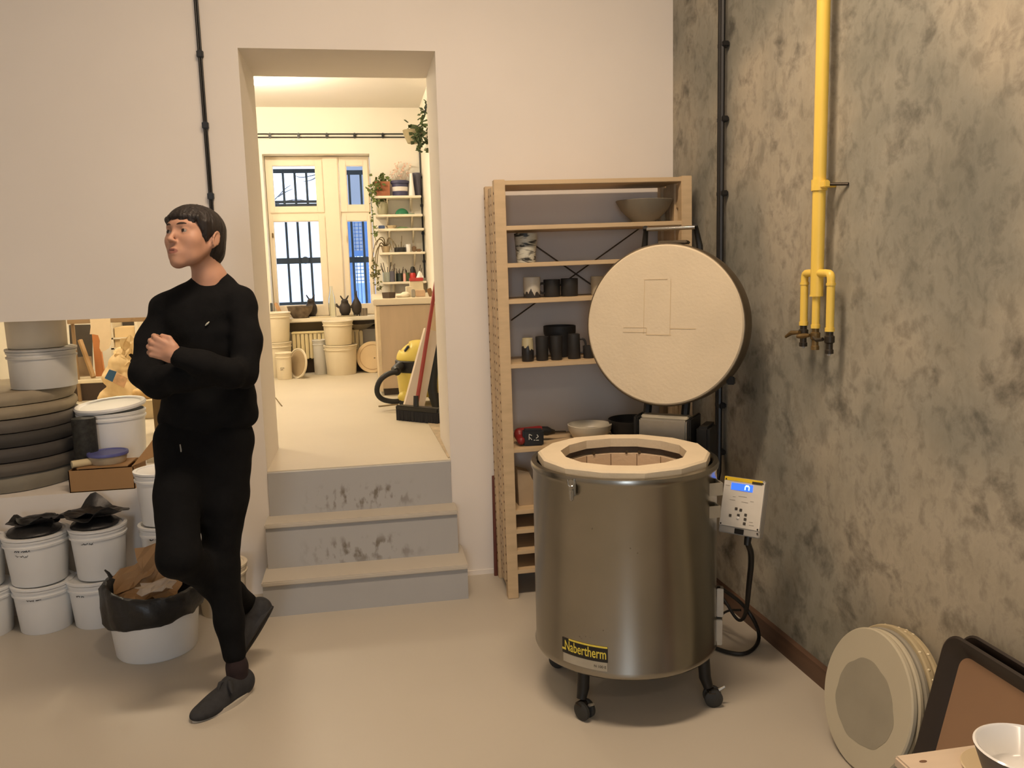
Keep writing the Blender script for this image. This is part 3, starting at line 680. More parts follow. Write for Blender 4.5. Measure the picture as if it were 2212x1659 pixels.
# ================================================================== trays leaning on the wall
def tray(label, off, col, y_far, y_near, Ht, zb=0.0, xb=1.349):
    dark = M('tray_rim', (44, 36, 31), 0.45, var=0.2, scale=6)
    ti = math.radians(13.6)
    # frame: ex along the wall towards the camera, ey up the lean
    ex = Vector((0, -1, 0)); ey = Vector((math.sin(ti), 0, math.cos(ti))); nz = Vector((-math.cos(ti), 0, math.sin(ti)))
    o_ = Vector((xb+off, y_far, zb+.025))
    Wd = y_far-y_near
    def rr(ins, rad, N=8):
        P = []
        for cx2, cy2, a0 in ((Wd-ins-rad, Ht-ins-rad, 0), (ins+rad, Ht-ins-rad, 90), (ins+rad, ins+rad, 180), (Wd-ins-rad, ins+rad, 270)):
            for k in range(N+1):
                a = math.radians(a0+90*k/N); P.append((cx2+rad*math.cos(a), cy2+rad*math.sin(a)))
        return P
    def lay(P, d): return [o_+ex*p[0]+ey*p[1]+nz*d for p in P]
    t = thing('serving_tray', label, 'tray', (xb+off, (y_far+y_near)/2, zb), 0, 'trays leaning on the concrete wall')
    L0, L1, L2, L3, L4 = lay(rr(.012, .045), -.004), lay(rr(0, .055), .026), lay(rr(.006, .05), .030), lay(rr(.016, .046), .026), lay(rr(.044, .035), .003)
    n_ = len(L0); V = L0+L1+L2+L3+L4; Fs = [tuple(range(n_))]
    for q in range(4): Fs += [(q*n_+k, q*n_+(k+1) % n_, (q+1)*n_+(k+1) % n_, (q+1)*n_+k) for k in range(n_)]
    MB().add(V, Fs).build('rim', dark, t)
    bt_ = lay(rr(.043, .036), .0032); b2_ = lay(rr(.043, .036), .001)
    MB().add(bt_+b2_, [tuple(range(n_)), tuple(range(2*n_-1, n_-1, -1))]+[(k, (k+1) % n_, n_+(k+1) % n_, n_+k) for k in range(n_)]).build('base_panel', col, t)
tray('brown tray with dark raised rim, front one of two leaning at lower right', 0.0, M('tray_brown', (148, 117, 90), .4, var=.10, scale=3), 1.82, 1.27, .485)
tray('dark tray showing only its top rim behind the brown tray', 0.031, M('tray_dark', (58, 46, 40), .45, var=.1), 1.800, 1.26, .492)
# ================================================================== work table corner with bowl
pine = M('table_ply', (206, 187, 164), 0.5, var=0.06, scale=4, stretch=(1, 8, 8))
TZ = .72
tc_ = at(1931, 1631, Z=TZ)
t = thing('work_table', 'pale wooden table whose corner shows at the bottom right', 'table', (tc_.x+.5, tc_.y-.35, 0))
MB().bb((tc_.x, tc_.y-.62, TZ-.018), (tc_.x+.70, tc_.y, TZ), .003).build('table_top', pine, t)
MB().bb((tc_.x+.045, tc_.y-.58, TZ-.075), (tc_.x+.66, tc_.y-.03, TZ-.0185)).build('apron', M('table_dark', (60, 52, 44), .6), t)
for x in (.05, .62):
    for y in (-.08, -.55): MB().bb((tc_.x+x, tc_.y+y, 0), (tc_.x+x+.045, tc_.y+y+.045, TZ-.0185)).build('leg', M('table_dark', (60, 52, 44), .6), t)
kn = at(1994, 1645, Z=TZ); MB().lathe([(.0055, 0), (.0055, .0006), (0, .0006)], kn, seg=14, sx=1.1, sy=.5).build('wood_knot', M('knot', (112, 82, 56), .6), t)
glz = M('white_glaze', (238, 236, 232), 0.12, var=.015, coat=.3); greyc = M('grey_stoneware', (92, 86, 80), 0.6, var=.15, scale=30)
def at_rim(px, Z): return at(px[0], px[1], Z=Z)
bwc = at(2214, 1654, Z=TZ+.035); rr_ = .064
t = thing('ceramic_bowl', 'small bowl glazed white inside with a dark grey outside, on the table corner', 'bowl', (bwc.x, bwc.y, TZ))
MB().lathe([(0, 0), (.030, 0), (.034, .004), (.052, .022), (rr_, .058), (rr_+.001, .061)], (bwc.x, bwc.y, TZ), seg=56).build('outside', greyc, t)
MB().lathe([(rr_+.001, .061), (rr_-.002, .0625), (rr_-.005, .060), (.047, .024), (.028, .009), (0, .0075)], (bwc.x, bwc.y, TZ), seg=56).build('glaze', glz, t)
sc_ = at(2142, 1668, Z=TZ)
m = MB().lathe([(0, 0), (.030, 0), (.047, .004), (.050, .006), (.0485, .0075), (.030, .004), (0, .004)], (sc_.x+.012, sc_.y, TZ), seg=48)
solo(m, 'saucer', M('cream_glaze', (206, 186, 150), .35, var=.06), 'cream saucer half under the white bowl on the table corner', 'saucer', (sc_.x+.012, sc_.y, TZ))
# ================================================================== pine rack against the back wall
pinew = M('pine', (198, 173, 136), 0.55, var=0.09, scale=3.0, stretch=(3, 3, 14), bump=0.02, bscale=30)
pineh = M('pine_board', (198, 173, 136), 0.55, var=0.09, scale=3.0, stretch=(1.2, 14, 14))
holem = M('peg_hole', (84, 56, 34), 0.9)
RF, RB = 3.475, 3.775
RX0 = at(1073, 420, Y=RF).x; RX1 = at(1500, 390, Y=RF).x
TL = 0.011
def tl(v): return Vector((v[0]-TL*0.55*v[2], v[1], v[2]+TL*(v[0]-RX0)))
rack = thing('pine_rack', 'tall unpainted pine shelving rack with perforated side posts beside the kiln', 'rack', (RX0+.43, 3.62, 0))
def rb(name, mat, *boxes, parent=None, bev=.002):
    m_ = MB()
    for lo, hi in boxes: m_.bb(lo, hi, bev)
    m_.v = [tl(v) for v in m_.v]
    return m_.build(name, mat, parent or rack)
pw = .047
ZTL = at(1085, 389, Y=RF).z+.002
for x in (RX0, RX1-pw):
    for (ya_, yb_, zt_) in ((RF, RF+.044, ZTL), (RB-.044, RB, ZTL-.003)):
        po = rb('post', pinew, ((x, ya_, 0), (x+pw, yb_, zt_)))
    # cross rails of the ladder side, with gaps between
    for z0, z1 in ((.02, .12), (.30, .46), (.80, .90), (1.20, 1.30), (1.52, 1.60), (ZTL-.13, ZTL-.03)):
        rb('side_rail', pinew, ((x+.012, RF+.04, z0), (x+pw-.012, RB-.04, z1)))
    for ya_ in (RF+.10, RB-.15):
        rb('side_board', pinew, ((x+.004, ya_, .05), (x+pw-.016, ya_+.05, ZTL-.02)))
hm = MB()
k = 0
z = .08
while z < ZTL-.05:
    for yy in (RF+.02, RF+.125, RB-.125, RB-.022):
        hm.cyl((RX0+.006, yy, z), (RX0-.0012 if abs(yy-RF-.02) < .01 or abs(yy-RB+.022) < .01 else RX0+.0032, yy, z), .0055, seg=8)
    z += .040
hm.v = [tl(v) for v in hm.v]
tag(hm.build('peg_holes', holem, rack), kind='stuff')
SH = {}
for nm, y_ in (('top', 390), ('s1', 488), ('s2', 569), ('s3', 648), ('s4', 788), ('s5', 971), ('s6', 1105), ('s7', 1147), ('s8', 1192), ('s9', 1234)):
    z = at(1102, y_, Y=RF).z; SH[nm] = z
    th = .019
    rb('shelf', pineh, ((RX0+pw-.012, RF+.004, z-th), (RX1-pw+.012, RB-.004, z)))
# wire cross brace behind the shelves
brm = M('brace_wire', (92, 82, 70), .5, .6)
def wpt(px, py): return at(px, py, Y=RB-.010)
for a_, b_ in (((1112, 500), (1292, 625)), ((1400, 480), (1104, 692))):
    MB().tube([wpt(*a_), wpt(*b_)], .0035, 6).build('cross_brace', brm, rack)
def sz(s_, x): return SH[s_]+TL*(x-RX0)
def spot(px, s_, Y): x = at(px, 700, Y=Y).x; return Vector((x, Y, sz(s_, x)))
# straighten for the lean of verticals: the pixel column is read at the item's own height
def spot2(px, py, s_, Y): x = at(px, py, Y=Y).x; return Vector((x, Y, sz(s_, x)+.0005))
def pxm(px, Y, py=700, x=1200):
    "metres spanned by px pixels at depth Y, near column x"
    return px/F*(at(x, py, Y=Y)-CP).dot(FW)
# ---------------------------------------------------------------- pottery on the rack
def marble():
    m = bpy.data.materials.new('marbled_clay'); m.use_nodes = True; n = m.node_tree; b = n.nodes['Principled BSDF']; b.inputs['Roughness'].default_value = .45
    t = n.nodes.new('ShaderNodeTexCoord'); mp = n.nodes.new('ShaderNodeMapping'); mp.inputs['Scale'].default_value = (7, 7, 26); n.links.new(t.outputs['Object'], mp.inputs[0])
    q = n.nodes.new('ShaderNodeTexNoise'); q.inputs['Scale'].default_value = 1.3; q.inputs['Distortion'].default_value = 1.8; q.inputs['Detail'].default_value = 3; n.links.new(mp.outputs[0], q.inputs['Vector'])
    r = n.nodes.new('ShaderNodeValToRGB'); e = r.color_ramp.elements; e[0].position = .40; e[1].position = .50; e[0].color = (*lin((40, 42, 40)), 1); e[1].color = (*lin((196, 196, 182)), 1)
    n.links.new(q.outputs[0], r.inputs[0]); n.links.new(r.outputs[0], b.inputs['Base Color']); return m
marbled = marble()
def dripped(key, top, bot, z_, soft=.02, sc=55):
    m = bpy.data.materials.new(key); m.use_nodes = True; n = m.node_tree; b = n.nodes['Principled BSDF']; b.inputs['Roughness'].default_value = .4
    t = n.nodes.new('ShaderNodeTexCoord'); s_ = n.nodes.new('ShaderNodeSeparateXYZ'); n.links.new(t.outputs['Object'], s_.inputs[0])
    mp = n.nodes.new('ShaderNodeMapping'); mp.inputs['Scale'].default_value = (1, 1, .15); n.links.new(t.outputs['Object'], mp.inputs[0])
    q = n.nodes.new('ShaderNodeTexNoise'); q.inputs['Scale'].default_value = sc; q.inputs['Detail'].default_value = 2; n.links.new(mp.outputs[0], q.inputs['Vector'])
    ma = n.nodes.new('ShaderNodeMath'); ma.operation = 'MULTIPLY_ADD'; ma.inputs[1].default_value = soft*4; n.links.new(q.outputs[0], ma.inputs[0]); n.links.new(s_.outputs['Z'], ma.inputs[2])
    gt = n.nodes.new('ShaderNodeMath'); gt.operation = 'GREATER_THAN'; gt.inputs[1].default_value = z_+soft*2; n.links.new(ma.outputs[0], gt.inputs[0])
    mx = n.nodes.new('ShaderNodeMix'); mx.data_type = 'RGBA'; n.links.new(gt.outputs[0], mx.inputs[0]); mx.inputs[6].default_value = (*lin(bot), 1); mx.inputs[7].default_value = (*lin(top), 1); n.links.new(mx.outputs[2], b.inputs['Base Color']); return m
blkclay = M('black_stoneware', (38, 37, 36), 0.6, var=.2, scale=30)
darkin = M('dark_glaze', (26, 25, 25), 0.35, var=.2)
def cup(name, label, p, r0, r1, h, mat, handle=None, group=None, cat='cup', th=.004):
    m_ = MB().lathe([(0, 0), (r0-.002, 0), (r0, .003), (r1, h-.001), (r1-th*.5, h), (r1-th, h-.001), (r0-th, .008), (0, .006)], p, seg=36)
    if handle is None: return solo(m_, name, mat, label, cat, p, group)
    t = thing(name, label, cat, p, 0, group); m_.build('body', mat, t)
    d = Vector((math.cos(handle), math.sin(handle), 0)); R_ = (r0+r1)/2
    MB().tube([p+d*(R_-.003)+Vector((0, 0, h*.78)), p+d*(R_+.018)+Vector((0, 0, h*.80)), p+d*(R_+.027)+Vector((0, 0, h*.52)), p+d*(R_+.018)+Vector((0, 0, h*.24)), p+d*(R_-.003)+Vector((0, 0, h*.22))], .005, 8, smooth=2).build('handle', mat, t)
    return t
Ys = 3.585
p = spot2(1136, 535, 's2', Ys); w1 = pxm(48, Ys)/2
m = MB().lathe([(0, 0), (w1*.80, 0), (w1*.82, .004), (w1*1.0, pxm(61, Ys)), (w1*.93, pxm(61, Ys)), (w1*.76, .01), (0, .008)], p, seg=40, wob=lambda a, z: .03*math.sin(a*2+z*20))
solo(m, 'marbled_vase', marbled, 'tapering black and white marbled vase on the rack', 'vase', p)
p = spot2(1149, 620, 's3', Ys)
cup('white_tumbler', 'white tumbler with black drips round its foot on the rack', p, pxm(35, Ys)/2, pxm(37, Ys)/2, pxm(44, Ys), dripped('drip_white', (196, 192, 178), (52, 52, 54), .022))
p = spot2(1192, 622, 's3', Ys); p2 = spot2(1230, 622, 's3', Ys-.01)
cup('black_mug', 'black mug with its handle to the left, beside the white tumbler', p, pxm(35, Ys)/2, pxm(36, Ys)/2, pxm(37, Ys), blkclay, math.radians(190), 'black mugs on the rack', 'mug')
cup('black_mug', 'black mug standing nearer the kiln lid than the mug with visible handle', p2, pxm(36, Ys)/2, pxm(37, Ys)/2, pxm(38, Ys), blkclay, math.radians(60), 'black mugs on the rack', 'mug')
p = spot2(1290, 622, 's3', Ys)
cup('pale_cup', 'pale cup half hidden behind the kiln lid edge', p, pxm(26, Ys)/2, pxm(28, Ys)/2, pxm(40, Ys), M('pale_clay', (186, 176, 152), .6))
# row of black pieces on the next shelf
Y4 = 3.56
p = spot2(1140, 760, 's4', Y4)
m = MB().lathe([(0, 0), (pxm(12, Y4), 0), (pxm(13, Y4), .004), (pxm(13, Y4), .055), (pxm(12.3, Y4), .085), (pxm(11.5, Y4), .100), (pxm(10, Y4), .102), (pxm(10, Y4), .02), (0, .01)], p, seg=36)
solo(m, 'dripped_jar', dripped('drip_jar', (178, 168, 134), (30, 30, 32), .062), 'black jar with pale drips down from its rim, at the left end of the shelf', 'jar', p)
cup('black_tumbler', 'tall black tumbler standing next to the dripped jar', spot2(1171, 758, 's4', Y4), pxm(13, Y4), pxm(14, Y4), pxm(52, Y4), blkclay, None, 'black tumblers on the rack')
cup('black_tumbler', 'tall black tumbler with a pale rim in front of the wide black pot', spot2(1202, 757, 's4', Y4-.01), pxm(12, Y4), pxm(13, Y4), pxm(52, Y4), blkclay, None, 'black tumblers on the rack')
pr2 = spot2(1202, 757, 's4', Y4-.01)
cup('black_pitcher', 'black pitcher with its handle to the right', spot2(1240, 755, 's4', Y4), pxm(14, Y4), pxm(13, Y4), pxm(54, Y4), blkclay, math.radians(-8), None, 'pitcher')
cup('black_tumbler', 'short black tumbler with a light rim by the kiln lid edge', spot2(1272, 765, 's4', Y4-.01), pxm(12, Y4), pxm(13, Y4), pxm(27, Y4), blkclay, None, 'black tumblers on the rack')
p = spot2(1209, 730, 's4', 3.67); rp = pxm(35, 3.67)
m = MB().lathe([(0, 0), (rp*.55, 0), (rp*.60, .01), (rp*.86, .085), (rp*.98, .105), (rp, .118), (rp*1.0, .140), (rp*.94, .141), (rp*.9, .11), (rp*.5, .012), (0, .01)], p, seg=44)
solo(m, 'wide_pot', blkclay, 'wide black pot standing behind the black tumblers', 'pot', p)
# large grey bowl on the upper shelf
p = spot2(1392, 455, 's1', 3.625); rb_ = pxm(62, 3.62)
m = MB().lathe([(0, 0), (rb_*.35, 0), (rb_*.40, .006), (rb_*.80, .055), (rb_, .098), (rb_*.985, .100), (rb_*.77, .060), (rb_*.35, .012), (0, .010)], p, seg=56)
solo(m, 'large_bowl', M('grey_clay', (128, 122, 108), .7, var=.08, scale=12), 'large wide grey bowl on the upper shelf of the rack', 'bowl', p)
# white bowl with dark contents, black pan, cordless drill on the lower shelf
Y5 = 3.60
p = spot2(1274, 940, 's5', Y5); rb_ = pxm(49, Y5)
t = thing('white_bowl', 'shallow white bowl with dark contents on the shelf behind the kiln', 'bowl', p)
MB().lathe([(0, 0), (rb_*.72, 0), (rb_*.80, .006), (rb_*.97, .040), (rb_, .060), (rb_*.96, .062), (rb_*.90, .038), (rb_*.7, .012), (0, .010)], p, seg=48).build('body', M('bone_glaze', (206, 198, 178), .35, var=.04), t)
MB().lathe([(rb_*.80, .030), (rb_*.5, .034), (0, .030)], p, seg=40, wob=lambda a, z: .08*math.sin(3*a)).build('contents', darkin, t)
p = spot2(1368, 935, 's5', 3.60); rb_ = pxm(56, 3.6)
m = MB().lathe([(0, 0), (rb_*.80, 0), (rb_*.9, .01), (rb_, .070), (rb_*.98, .072), (rb_*.88, .016), (0, .012)], p, seg=48)
solo(m, 'black_basin', blkclay, 'black basin on the shelf behind the kiln, partly behind the hinge box', 'basin', p)
dz = spot2(1150, 945, 's5', 3.53)
t = thing('cordless_drill', 'red and black cordless drill lying on its side on the rack', 'drill', dz)
red = M('drill_red', (124, 30, 32), .45, var=.08); dkb = M('drill_black', (28, 27, 28), .5, var=.2)
yb_ = 3.53
def dpt(px, py, Y): return at(px, py, Y=Y)
s_ = SDF(.0035)
s_.cone(dpt(1122, 936, 3.575), dpt(1165, 930, 3.60), .024, .022, .01).cone(dpt(1122, 945, 3.57), dpt(1126, 952, 3.52), .018, .018, .012)
s_.build('motor_housing', red, t)
b = MB().box(dpt(1151, 944, yb_), (pxm(46, yb_), .05, pxm(36, yb_)), Euler((0, math.radians(2), math.radians(-6))), .008); bt_ = b.build('battery_pack', dkb, t)
b = MB()
for (x0, y0_, x1, y1_) in ((1143, 938, 1143, 950), (1143, 938, 1149, 941), (1143, 944, 1149, 950), (1153, 951, 1156, 951), (1160, 939, 1163, 943), (1163, 943, 1158, 947), (1158, 951, 1164, 951)):
    b.tube([dpt(x0, y0_, yb_-.0275), dpt(x1, y1_, yb_-.0275)], .0018, 6)
b.build('battery_mark', M('drill_mark', (206, 204, 196), .5), bt_)
MB().tube([dpt(1160, 930, 3.60), dpt(1182, 931, 3.60), dpt(1188, 932, 3.60)], [.020, .021, .016], 16).build('gearbox', dkb, t)
MB().cyl(dpt(1187, 932, 3.60), dpt(1198, 933, 3.60), .016, .009).build('chuck', dkmetal, t)
MB().cyl(dpt(1197, 932.5, 3.60), dpt(1222, 932, 3.61), .004, .004, seg=8).build('drill_bit', dkmetal, t)
# slab of folded paper / plaster piece and a white off-cut lower down
p = spot2(1140, 1070, 's6', 3.56)
m = MB().prism([(-.045, 0), (.10, 0), (.10, .075), (.055, .045), (.045, .055), (.005, .150), (-.045, .165)], .07, p+Vector((0, .02, 0)), (1, 0, 0), (0, 0, 1)); m.v = [v+Vector((.006*mnoise.noise(v*40), .004*mnoise.noise(v*30), .004*mnoise.noise(v*35))) for v in m.v]
solo(m, 'plaster_offcut', M('beige_paper', (170, 148, 118), .8, var=.1), 'beige wedge shaped plaster off-cut low on the rack beside the kiln', 'off-cut', p)
p = spot2(1150, 1040, 's6', 3.54)+Vector((.0, -.035, 0))
m = MB().box(p+Vector((.010, -.004, .102)), (.016, .02, .032), Euler((0, math.radians(-28), 0)), .004)
m.box(p+Vector((.03, .0, .045)), (.012, .012, .09), None, .003)
solo(m, 'white_scraper', M('scraper_white', (222, 216, 204), .5), 'small white scraper sticking up beside the beige plaster off-cut', 'scraper', p)
# thin dark red stick between rack and wall
p0 = at(1071, 1232, Y=3.775); p1 = at(1066, 1028, Y=3.79)
m = MB().cyl(Vector((p0.x, 3.775, 0.0)), p1, .009, .008, seg=12)
solo(m, 'wooden_stick', M('stick_red', (98, 52, 40), .5, var=.15), 'thin dark red stick standing between the rack and the white wall', 'stick', (p0.x, 3.775, 0))
# ================================================================== buckets in front of the left wall
whitep = M('white_bucket_plastic', (228, 228, 226), 0.38, var=.03, scale=5, sss=.0)
creamp = M('cream_bucket_plastic', (222, 210, 186), 0.42, var=.04, scale=5)
ink = M('marker_ink', (60, 56, 54), .7)
def bucket(label, c, rt, h, mat=None, lid=True, group=None, name='plastic_bucket', marks=None, taper=.86, tab=True, cat='bucket', handle=False):
    mat = mat or whitep; c = Vector(c); rbm = rt*taper
    t = thing(name, label, cat, c, 0, group)
    prof = [(0, .006), (rbm-.004, .006), (rbm-.002, 0), (rbm, .003), (rt*.985, h-.034), (rt*.985, h-.004), (rt*.965, h-.003), (rbm-.006, .012), (0, .012)]
    MB().lathe(prof, c, seg=56).build('body', mat, t)
    MB().lathe([(rt*.986, h-.040), (rt+.004, h-.039), (rt+.005, h-.031), (rt*.995, h-.029), (rt*.995, h-.018), (rt+.0035, h-.017), (rt+.0045, h-.008), (rt*.99, h-.007), (rt*.986, h-.040)], c, seg=56).build('rim', mat, t)
    if lid:
        l_ = MB().lathe([(rt+.002, h-.006), (rt+.0065, h-.005), (rt+.007, h+.004), (rt-.002, h+.0065), (rt*.93, h+.005), (rt*.90, h), (0, h), (0, h-.003), (rt*.9, h-.003), (rt+.002, h-.006)], c, seg=56).build('lid', mat, t)
    if handle:
        a = math.radians(-90)
        pts = [c+Vector(((rt+.006)*math.cos(q), -(rt+.008)*abs(math.sin(q))*.98-.004, h-.03-.05*abs(math.sin(q)))) for q in np.linspace(0, PI, 13)]
        MB().tube(pts, .0022, 6).build('bail', galv, t)
    if marks:
        for (da, z_, wds) in marks:
            m_ = MB(); a = da; rng = random.Random(int(da*7+z_*1000))
            for wd in wds:
                a1 = a
                rr_ = (rbm+(rt*.985-rbm)*(z_/(h-.034)))+.0009
                pts = []
                dg = 0
                for q in range(int(wd*3)+3):
                    dg += rng.uniform(-.25, 1.55); aa = math.radians(a1+dg); pts.append(c+Vector((rr_*math.cos(aa), rr_*math.sin(aa), z_+rng.choice((-.0045, -.003, .001, .003, .006))*rng.uniform(.5, 1))))
                m_.tube(pts, .0009, 5, smooth=1); a = a1+dg+2.4
            m_.build('handwriting', ink, t)
    return t
def film(m_, c, R_, seed, amp, lift, ex=(1, .85), th=.0022, tilt=(0, 0)):
    "one crumpled sheet of film: a round grid with folds and lifted corners"
    c = Vector(c); nr, na = 9, 40; T = []; 
    for i in range(nr+1):
        for k in range(na):
            a = 2*PI*k/na; f_ = i/nr
            rr_ = R_*f_*(1+.22*mnoise.noise(Vector((math.cos(a)*1.6, math.sin(a)*1.6, seed)))+.10*math.sin(3*a+seed))
            x, y = rr_*math.cos(a)*ex[0], rr_*math.sin(a)*ex[1]
            z = amp*(mnoise.noise(Vector((x*16, y*16, seed*3.1)))+.6*abs(mnoise.noise(Vector((x*34, y*34, seed))))) + lift*f_**3*max(0, mnoise.noise(Vector((math.cos(a)*1.3, math.sin(a)*1.3, seed+7)))*2.2)
            T.append(Vector((x, y, max(z+amp*.9+x*tilt[0]+y*tilt[1], .0012)))+c)
    n_ = len(T); B_ = [p-Vector((0, 0, th*.5)) for p in T]; Fs = []
    for i in range(nr):
        for k in range(na):
            a, b, d, e = i*na+k, i*na+(k+1) % na, (i+1)*na+(k+1) % na, (i+1)*na+k
            Fs += [(a, b, d, e), (n_+e, n_+d, n_+b, n_+a)]
    for k in range(na): a, b = nr*na+k, nr*na+(k+1) % na; Fs.append((a, b, n_+b, n_+a))
    m_.add(T+B_, Fs)
def bagtop(t_name, label, c, R_, seed, col, lift=.03, spread=1.0, cat='plastic bag', up=(1, .85), shift=(0, 0)):
    "a flat disc of black film with a crumpled sheet lying on it"
    m_ = MB(); c = Vector(c)
    m_.lathe([(0, 0), (R_*.98, 0), (R_, .004), (R_*.96, .012), (R_*.80, .016), (R_*.66, .030), (0, .032)], c, seg=40, wob=lambda a, z: .03*math.sin(2*a+seed)+.015*math.sin(7*a))
    film(m_, c+Vector((shift[0], shift[1], .030)), R_*spread, seed, .012, lift, up)
    film(m_, c+Vector((shift[0]*.4, shift[1], .042)), R_*spread*.72, seed+2.3, .010, lift*.5, up)
    return solo(m_, t_name, col, label, cat, c, None, 50)
blackbag = M('black_film', (30, 30, 31), 0.42, var=.25, scale=20, bump=.3, bscale=30)
BY = 3.668
def bx(px, py): return at(px, py, Y=BY).x
hb = .200
G = 'white buckets stacked along the left wall'
xb = bx(98, 1300); rB = .116
xA = bx(-22, 1300); xC = bx(212, 1300)
bucket('lower bucket of the second stack from the left, lidded, with a line of handwriting', (xb, BY, 0), rB, hb, group=G, marks=[(-106, .155, (2, 3, 4))])
bucket('upper bucket of the second stack, with two lines of handwriting under black plastic', (xb-.008, BY, hb+.0075), .122, .205, group=G, marks=[(-112, .160, (5, 6)), (-112, .138, (2, 5))])
bucket('lower bucket at the left edge of the picture', (xA-.02, BY-.01, 0), rB, hb, group=G)
bucket('upper bucket at the left edge of the picture', (xA-.035, BY-.01, hb+.0075), .116, .190, group=G)
bucket('lower bucket of the third stack, half behind the black lined bin', (xC+.006, BY+.004, 0), rB, hb, group=G, marks=[(-122, .15, (4, 3))])
bucket('upper bucket of the third stack, tilted lid area covered with black plastic, short black handwriting', (xC+.028, BY, hb+.0075), .108, .215, group=G, marks=[(-112, .178, (6, 5)), (-112, .166, (6, 4))])
bagtop('black_film_heap', 'crumpled black plastic film lying on the second bucket stack', (xb-.010, BY-.004, hb+.2195), .106, 4.2, blackbag, .030, .95)
bagtop('black_film_heap', 'larger crumpled black plastic sheet with raised corners on the third bucket stack', (xC+.020, BY-.004, hb+.2295), .096, 11.4, blackbag, .060, 1.35, up=(1.15, .8), shift=(-.015, 0))
bagtop('black_film_heap', 'scrap of black plastic film on the bucket at the left picture edge', (xA-.05, BY-.012, hb+.2045), .095, 8.1, blackbag, .03, 1.0)
# tall stack against the pillar, behind the person
xD = at(336, 1100, Y=3.60).x
for k, (h_, lb) in enumerate(((.200, 'bottom bucket of the tall stack behind the person'), (.205, 'middle bucket of the tall stack behind the person, with a black line of writing'), (.225, 'top bucket of the tall stack behind the person'))):
    z_ = (0, .2075, .4205)[k]
    bucket(lb, (xD+.018, 3.662, z_), .102, h_, group=G, marks=[(-118, .16, (6, 4))] if k == 1 else None)
bucket('cream bucket just right of the black lined bin, behind the person', (xD+.018+.214, 3.655, 0), .105, .21, creamp, group=G)
# ================================================================== bin lined with a black bag
bc2 = at(336, 1400, Y=3.30); bcx, bcy = bc2.x, 3.335
t = thing('waste_tub', 'white tub lined with a black bin bag full of brown paper, on the floor', 'bin', (bcx, bcy, 0))
MB().lathe([(0, .004), (.140, .004), (.146, 0), (.150, .006), (.172, .235), (.165, .235), (.142, .012), (0, .012)], (bcx, bcy, 0), seg=64).build('tub', whitep, t)
# bag: folded over the rim, uneven lower edge
seg = 72; V = []; Fs = []
def bagr(a, lvl):
    n_ = mnoise.noise(Vector((math.cos(a)*2.2, math.sin(a)*2.2, lvl*1.7+3)))
    n2 = mnoise.noise(Vector((math.cos(a)*7, math.sin(a)*7, lvl*3)))
    return n_, n2
prof = [(.172, .150), (.183, .165), (.187, .21), (.184, .25), (.178, .268), (.166, .272), (.156, .262), (.15, .22), (.14, .16)]
for i, (r_, z_) in enumerate(prof):
    for k_ in range(seg):
        a = 2*PI*k_/seg; n_, n2 = bagr(a, i)
        drop = 0
        if i <= 1: drop = -.020+.030*(.5+.5*math.cos(a+.15))-.012*n_
        rr2 = r_+.006*n_+.005*n2+(.0 if i > 3 else .006*math.sin(9*a+i))
        V.append((bcx+rr2*math.cos(a), bcy+rr2*math.sin(a), z_+drop+.006*n2+((-.014*math.cos(a)+.008*math.sin(2*a+1)) if 2 < i < 7 else 0)))
for i in range(len(prof)-1):
    for k_ in range(seg): Fs.append((i*seg+k_, i*seg+(k_+1) % seg, (i+1)*seg+(k_+1) % seg, (i+1)*seg+k_))
MB().add(V, Fs).build('bin_bag', blackbag, t, 60)
MB().tube([at(240, 1248, Y=3.20), at(234, 1238, Y=3.20), at(226, 1231, Y=3.20)], [.008, .006, .003], 6).build('bag_corner', blackbag, t)
kraft = M('kraft_paper', (168, 132, 92), .8, var=.12, scale=6, bump=.1, bscale=20)
def crumple(name, label, mat, cen, r, seed, cat, amp=.02, freq=16, parent=None):
    s_ = SDF(.006); s_.ell(cen, r, .01)
    o = s_.build(name, mat, parent, None if parent else cen, disp=fold_noise(amp, freq, seed), smooth=0)
    return o if parent else tag(o, label, cat)
def crumpled(m_, o, ex, ey, nx, ny, amp, seed, th=.002):
    o = Vector(o); ex = Vector(ex); ey = Vector(ey); nz = ex.cross(ey).normalized(); rng = random.Random(seed); T = []
    for i in range(nx+1):
        for k in range(ny+1):
            jx, jy = (rng.uniform(-.35, .35)/nx if 0 < i < nx else rng.uniform(-.10, .10)), (rng.uniform(-.35, .35)/ny if 0 < k < ny else rng.uniform(-.10, .10))
            T.append(o+ex*(i/nx+jx)+ey*(k/ny+jy)+nz*rng.uniform(-amp, amp))
    n_ = len(T); B_ = [p-nz*th for p in T]; Fs = []
    for i in range(nx):
        for k in range(ny):
            a, b, c_, d = i*(ny+1)+k, (i+1)*(ny+1)+k, (i+1)*(ny+1)+k+1, i*(ny+1)+k+1
            Fs += [(a, b, c_), (a, c_, d), (n_+c_, n_+b, n_+a), (n_+d, n_+c_, n_+a)]
    e_ = [i*(ny+1) for i in range(nx+1)]+[nx*(ny+1)+k for k in range(1, ny+1)]+[i*(ny+1)+ny for i in range(nx-1, -1, -1)]+[k for k in range(ny-1, 0, -1)]
    for q in range(len(e_)): a, b = e_[q], e_[(q+1) % len(e_)]; Fs.append((a, n_+a, n_+b, b))
    m_.add(T+B_, Fs)
m_ = MB()
crumpled(m_, (bcx-.12, bcy-.10, .225), (.22, 0, .012), (0, .19, .03), 6, 5, .016, 3)
crumpled(m_, (bcx-.055, bcy+.02, .235), (.15, .02, .055), (-.01, .045, .15), 5, 4, .013, 8)
crumpled(m_, (bcx-.125, bcy-.03, .240), (.13, .06, .05), (-.02, .06, .06), 4, 4, .012, 12)
